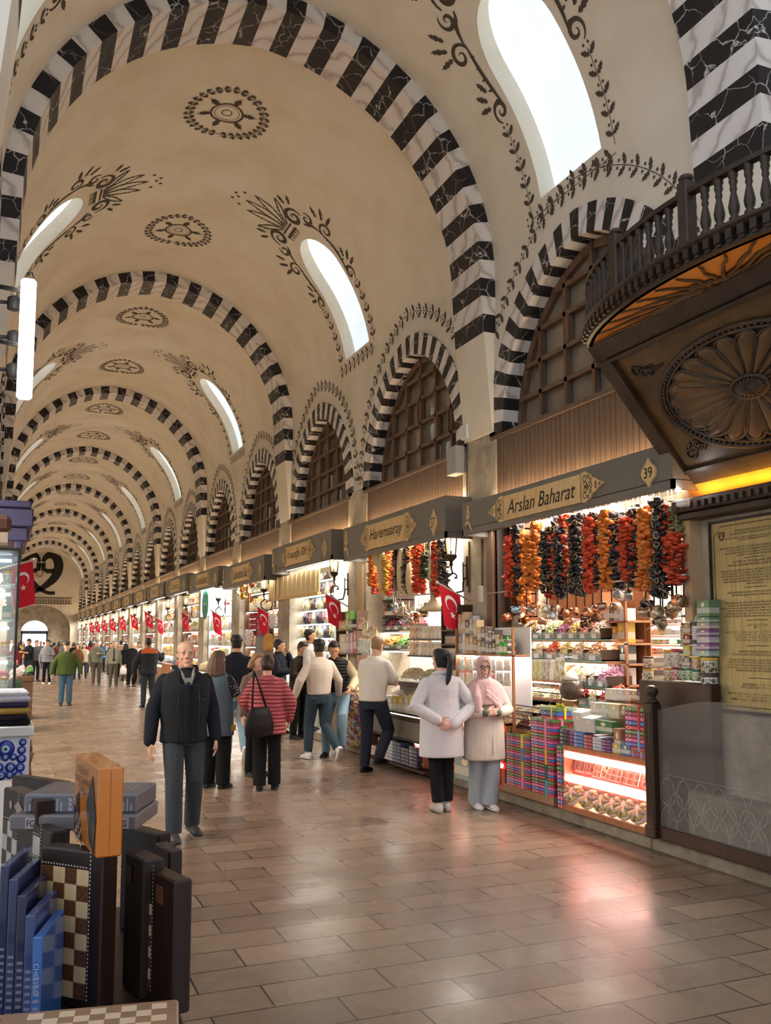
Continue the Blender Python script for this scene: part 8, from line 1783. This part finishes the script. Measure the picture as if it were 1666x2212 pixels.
for q in range(4):
    z = zl-oz+(zh-zl)*(.05+.24*q); MB().box((-.53,.02,z),(-.02,.48,z+.01)).build('glass_shelf', MATS['shelf_glass'], r); MB().box((-.5,.45,z+.2),(-.05,.47,z+.22)).build('led_strip', emis('blue_white_led', 'dcf0ff', 9), r)
    for j in range(5): goods(['jar', 'tin', 'box'][(q+j) % 3], (X1-.07-.1*j, 7.12+.05*(j % 2), z+oz+.01), (.06,.06,.1+.02*(j % 3)), RND.choice(['c8a0a8','a8c0d0','d8d0c8','b86a7a','8ab0b8']), 'small trinket, %s from the front on the %s showcase shelf' % (ORD[j], ORD[q]), 'trinkets in the glass showcase')
NB = mat('midnight_blue_paint', '2c2a48', .45); pC = onY(64, 1190, 8.2); zc_ = onY(60, 1150, 8.2)
r = empty('blue_canopy', (pC.x, 8.2, pC.z), 'midnight blue wooden canopy corner over the left showcase', 'canopy'); b = MB()
b.bbox((-.8,0,.08),(-.02,1.2,.2), .01).bbox((-.8,-.03,.2),(.02,1.23,.36), .012).bbox((-.8,-.05,.36),(-.0,1.25,.42), .01).bbox((-.12,0,-.1),(-.06,.06,.08), .01); b.build('canopy_body', NB, r)
p = onY(18, 1135, 6.6); tag(MB().bbox((-.35,-.02,-.05),(.02,.2,.07), .03).build('brown_valance', wood('brown_canopy', '4a2a20', '5a3628'), None, p), 'dark brown rounded awning end in front of the blue canopy', 'awning')
MB().box((-.33,-.03,-.12),(.0,.18,-.05)).build('cream_fringe', cloth('cream_fringe', 'b8aca0', None), bpy.data.objects['brown_valance'], (0,0,0))
# upright light tube with brackets and spot lamps on the left wall
pt, pb_ = onY(62, 612, 7.2), onY(53, 855, 7.0); r = empty('light_tube', (pt.x, 7.1, (pt.z+pb_.z)/2), 'bright white upright light tube on the left wall', 'lamp'); L = pt.z-pb_.z
b = MB(); b.bbox((-.055,-.02,-L/2),(.055,.04,L/2), .02); b.build('tube_body', emis('white_tube', 'fff6ec', 7), r); b = MB()
for z in (-L*.05, L*.4): b.tube([(-.05,.03,z),(-.4,.1,z+.05)], .018, 7)
b.build('bracket', BLACK, r); MB().tube([(-.02,0,L/2),(-.01,0,L/2+.04),(.02,0,L/2+.05),(.035,0,L/2)], .006, 5).build('wire_loop', BLACK, r)
for i, (x, y) in enumerate([(30, 655), (30, 730), (28, 800)]):
    p = onY(x, y, 7.6); o = empty('wall_spotlight', p, 'small dark spotlight behind the left light tube, %s from the top' % ORD[i], 'lamp', 'spotlights on the left wall'); MB().tube([(-.35,.1,.02),(-.04,0,0)], .014, 6).build('arm', BLACK, o); MB().lathe([(.03,-.06),(.05,-.05),(.05,.04),(.02,.06)], n=12).build('lamp_housing', mat('grey_spot', '4a4a4c', .4), o)
p0, p1 = onY(-10, 1232, 10.2), onY(76, 1209, 10.2); flag(p0, p1, .47, 'red flag with white crescent hanging from the left side in front of the end wall', width=.24, sway=-.12)
# stalls along the left
for i, (x, y, Y, w_, c, lab) in enumerate([(46,1500,19.,.5,'4a6a58','green and white stall counter with flowers on the left'),(70,1500,21.5,.32,'5a3e2c','brown stacked wooden crate stall beyond the flowers'),(38,1470,27.,.3,'8a8478','grey stall counter farther down the left side')]):
    p = onY(x, y, Y); z = .95; r = empty('market_stall', (p.x-w_, Y, 0), lab, 'stall', 'stalls down the left side'); MB().bbox((0,0,0),(w_,.9,z-.12), .01).bbox((-.02,-.02,z-.12),(w_+.02,.92,z), .01).build('counter_body', mat('stall_'+c, c, .6), r)
    for q in range(6):
        col = ['c84a6a','e8d8d8','5a9a4a','d86a8a','a83a4a','e0e0d0'][(q+i) % 6]; h = link('produce_heap', HEAPS[['slices','nuts','chillies'][(q+i) % 3]], None, (p.x-w_+w_*(q % 2+.5)/2, Y+.15+.3*(q//2), z)); h.scale = (w_*.48,.28,.3); setcol(h, col); tag(h, 'heap of %s goods, number %s on the %s left stall' % (['rose','white','green','pink','red','cream'][(q+i) % 6], ORD[q], ORD[i]), 'goods', None, 'stuff')
# ------------------------------------------------------------------ emblem and frieze on the end wall
c0 = onE(88, 1238); k_ = (onE(133, 1238).x - c0.x); b = MB(); f = lambda x, z: (x, YEND-.03, z)
waw(b, f, c0.x, c0.z, k_*1.05, .36); b.build('calligraphy_emblem', mat('emblem_black', '1a1613', .6)); o = bpy.data.objects['calligraphy_emblem']; tag(o, 'large black mirrored calligraphy emblem painted on the end wall', 'emblem')
b = MB(); 
for rr_, wd_ in ((.17, .025), (.12, .02)): orn_line(b, f, [(c0.x-.06*k_+rr_*k_*cos(q*pi/12), c0.z-.0*k_+rr_*1.2*k_*sin(q*pi/12)) for q in range(24)], wd_*k_, True)
orn_line(b, f, [(c0.x-.06*k_, c0.z+.2*k_), (c0.x-.06*k_, c0.z+.75*k_), (c0.x+.05*k_, c0.z+.95*k_), (c0.x-.15*k_, c0.z+.95*k_), (c0.x-.06*k_, c0.z+.75*k_)], .03*k_); b.build('emblem_detail', mat('emblem_brown', '6a4a30', .7), o)
zA, zB_ = onE(110, 1291).z, onE(110, 1304).z; xa, xb = onE(55, 1297).x, onE(155, 1297).x; b = MB()
for z in (zA, zB_): orn_line(b, f, [(xa, z), (xb, z)], .06)
for q in range(16):
    x = xa + (xb-xa)*q/16; orn_line(b, f, [(x, zA), (x, zB_)], .05); orn_line(b, f, [(x+.05, zB_+.08), (x+.14, zA-.1), (x+.22, zB_+.1)], .045)
tag(b.build('painted_frieze', mat('frieze_brown', '5a4232', .7)), 'brown lettered frieze band below the calligraphy emblem on the end wall', 'frieze')
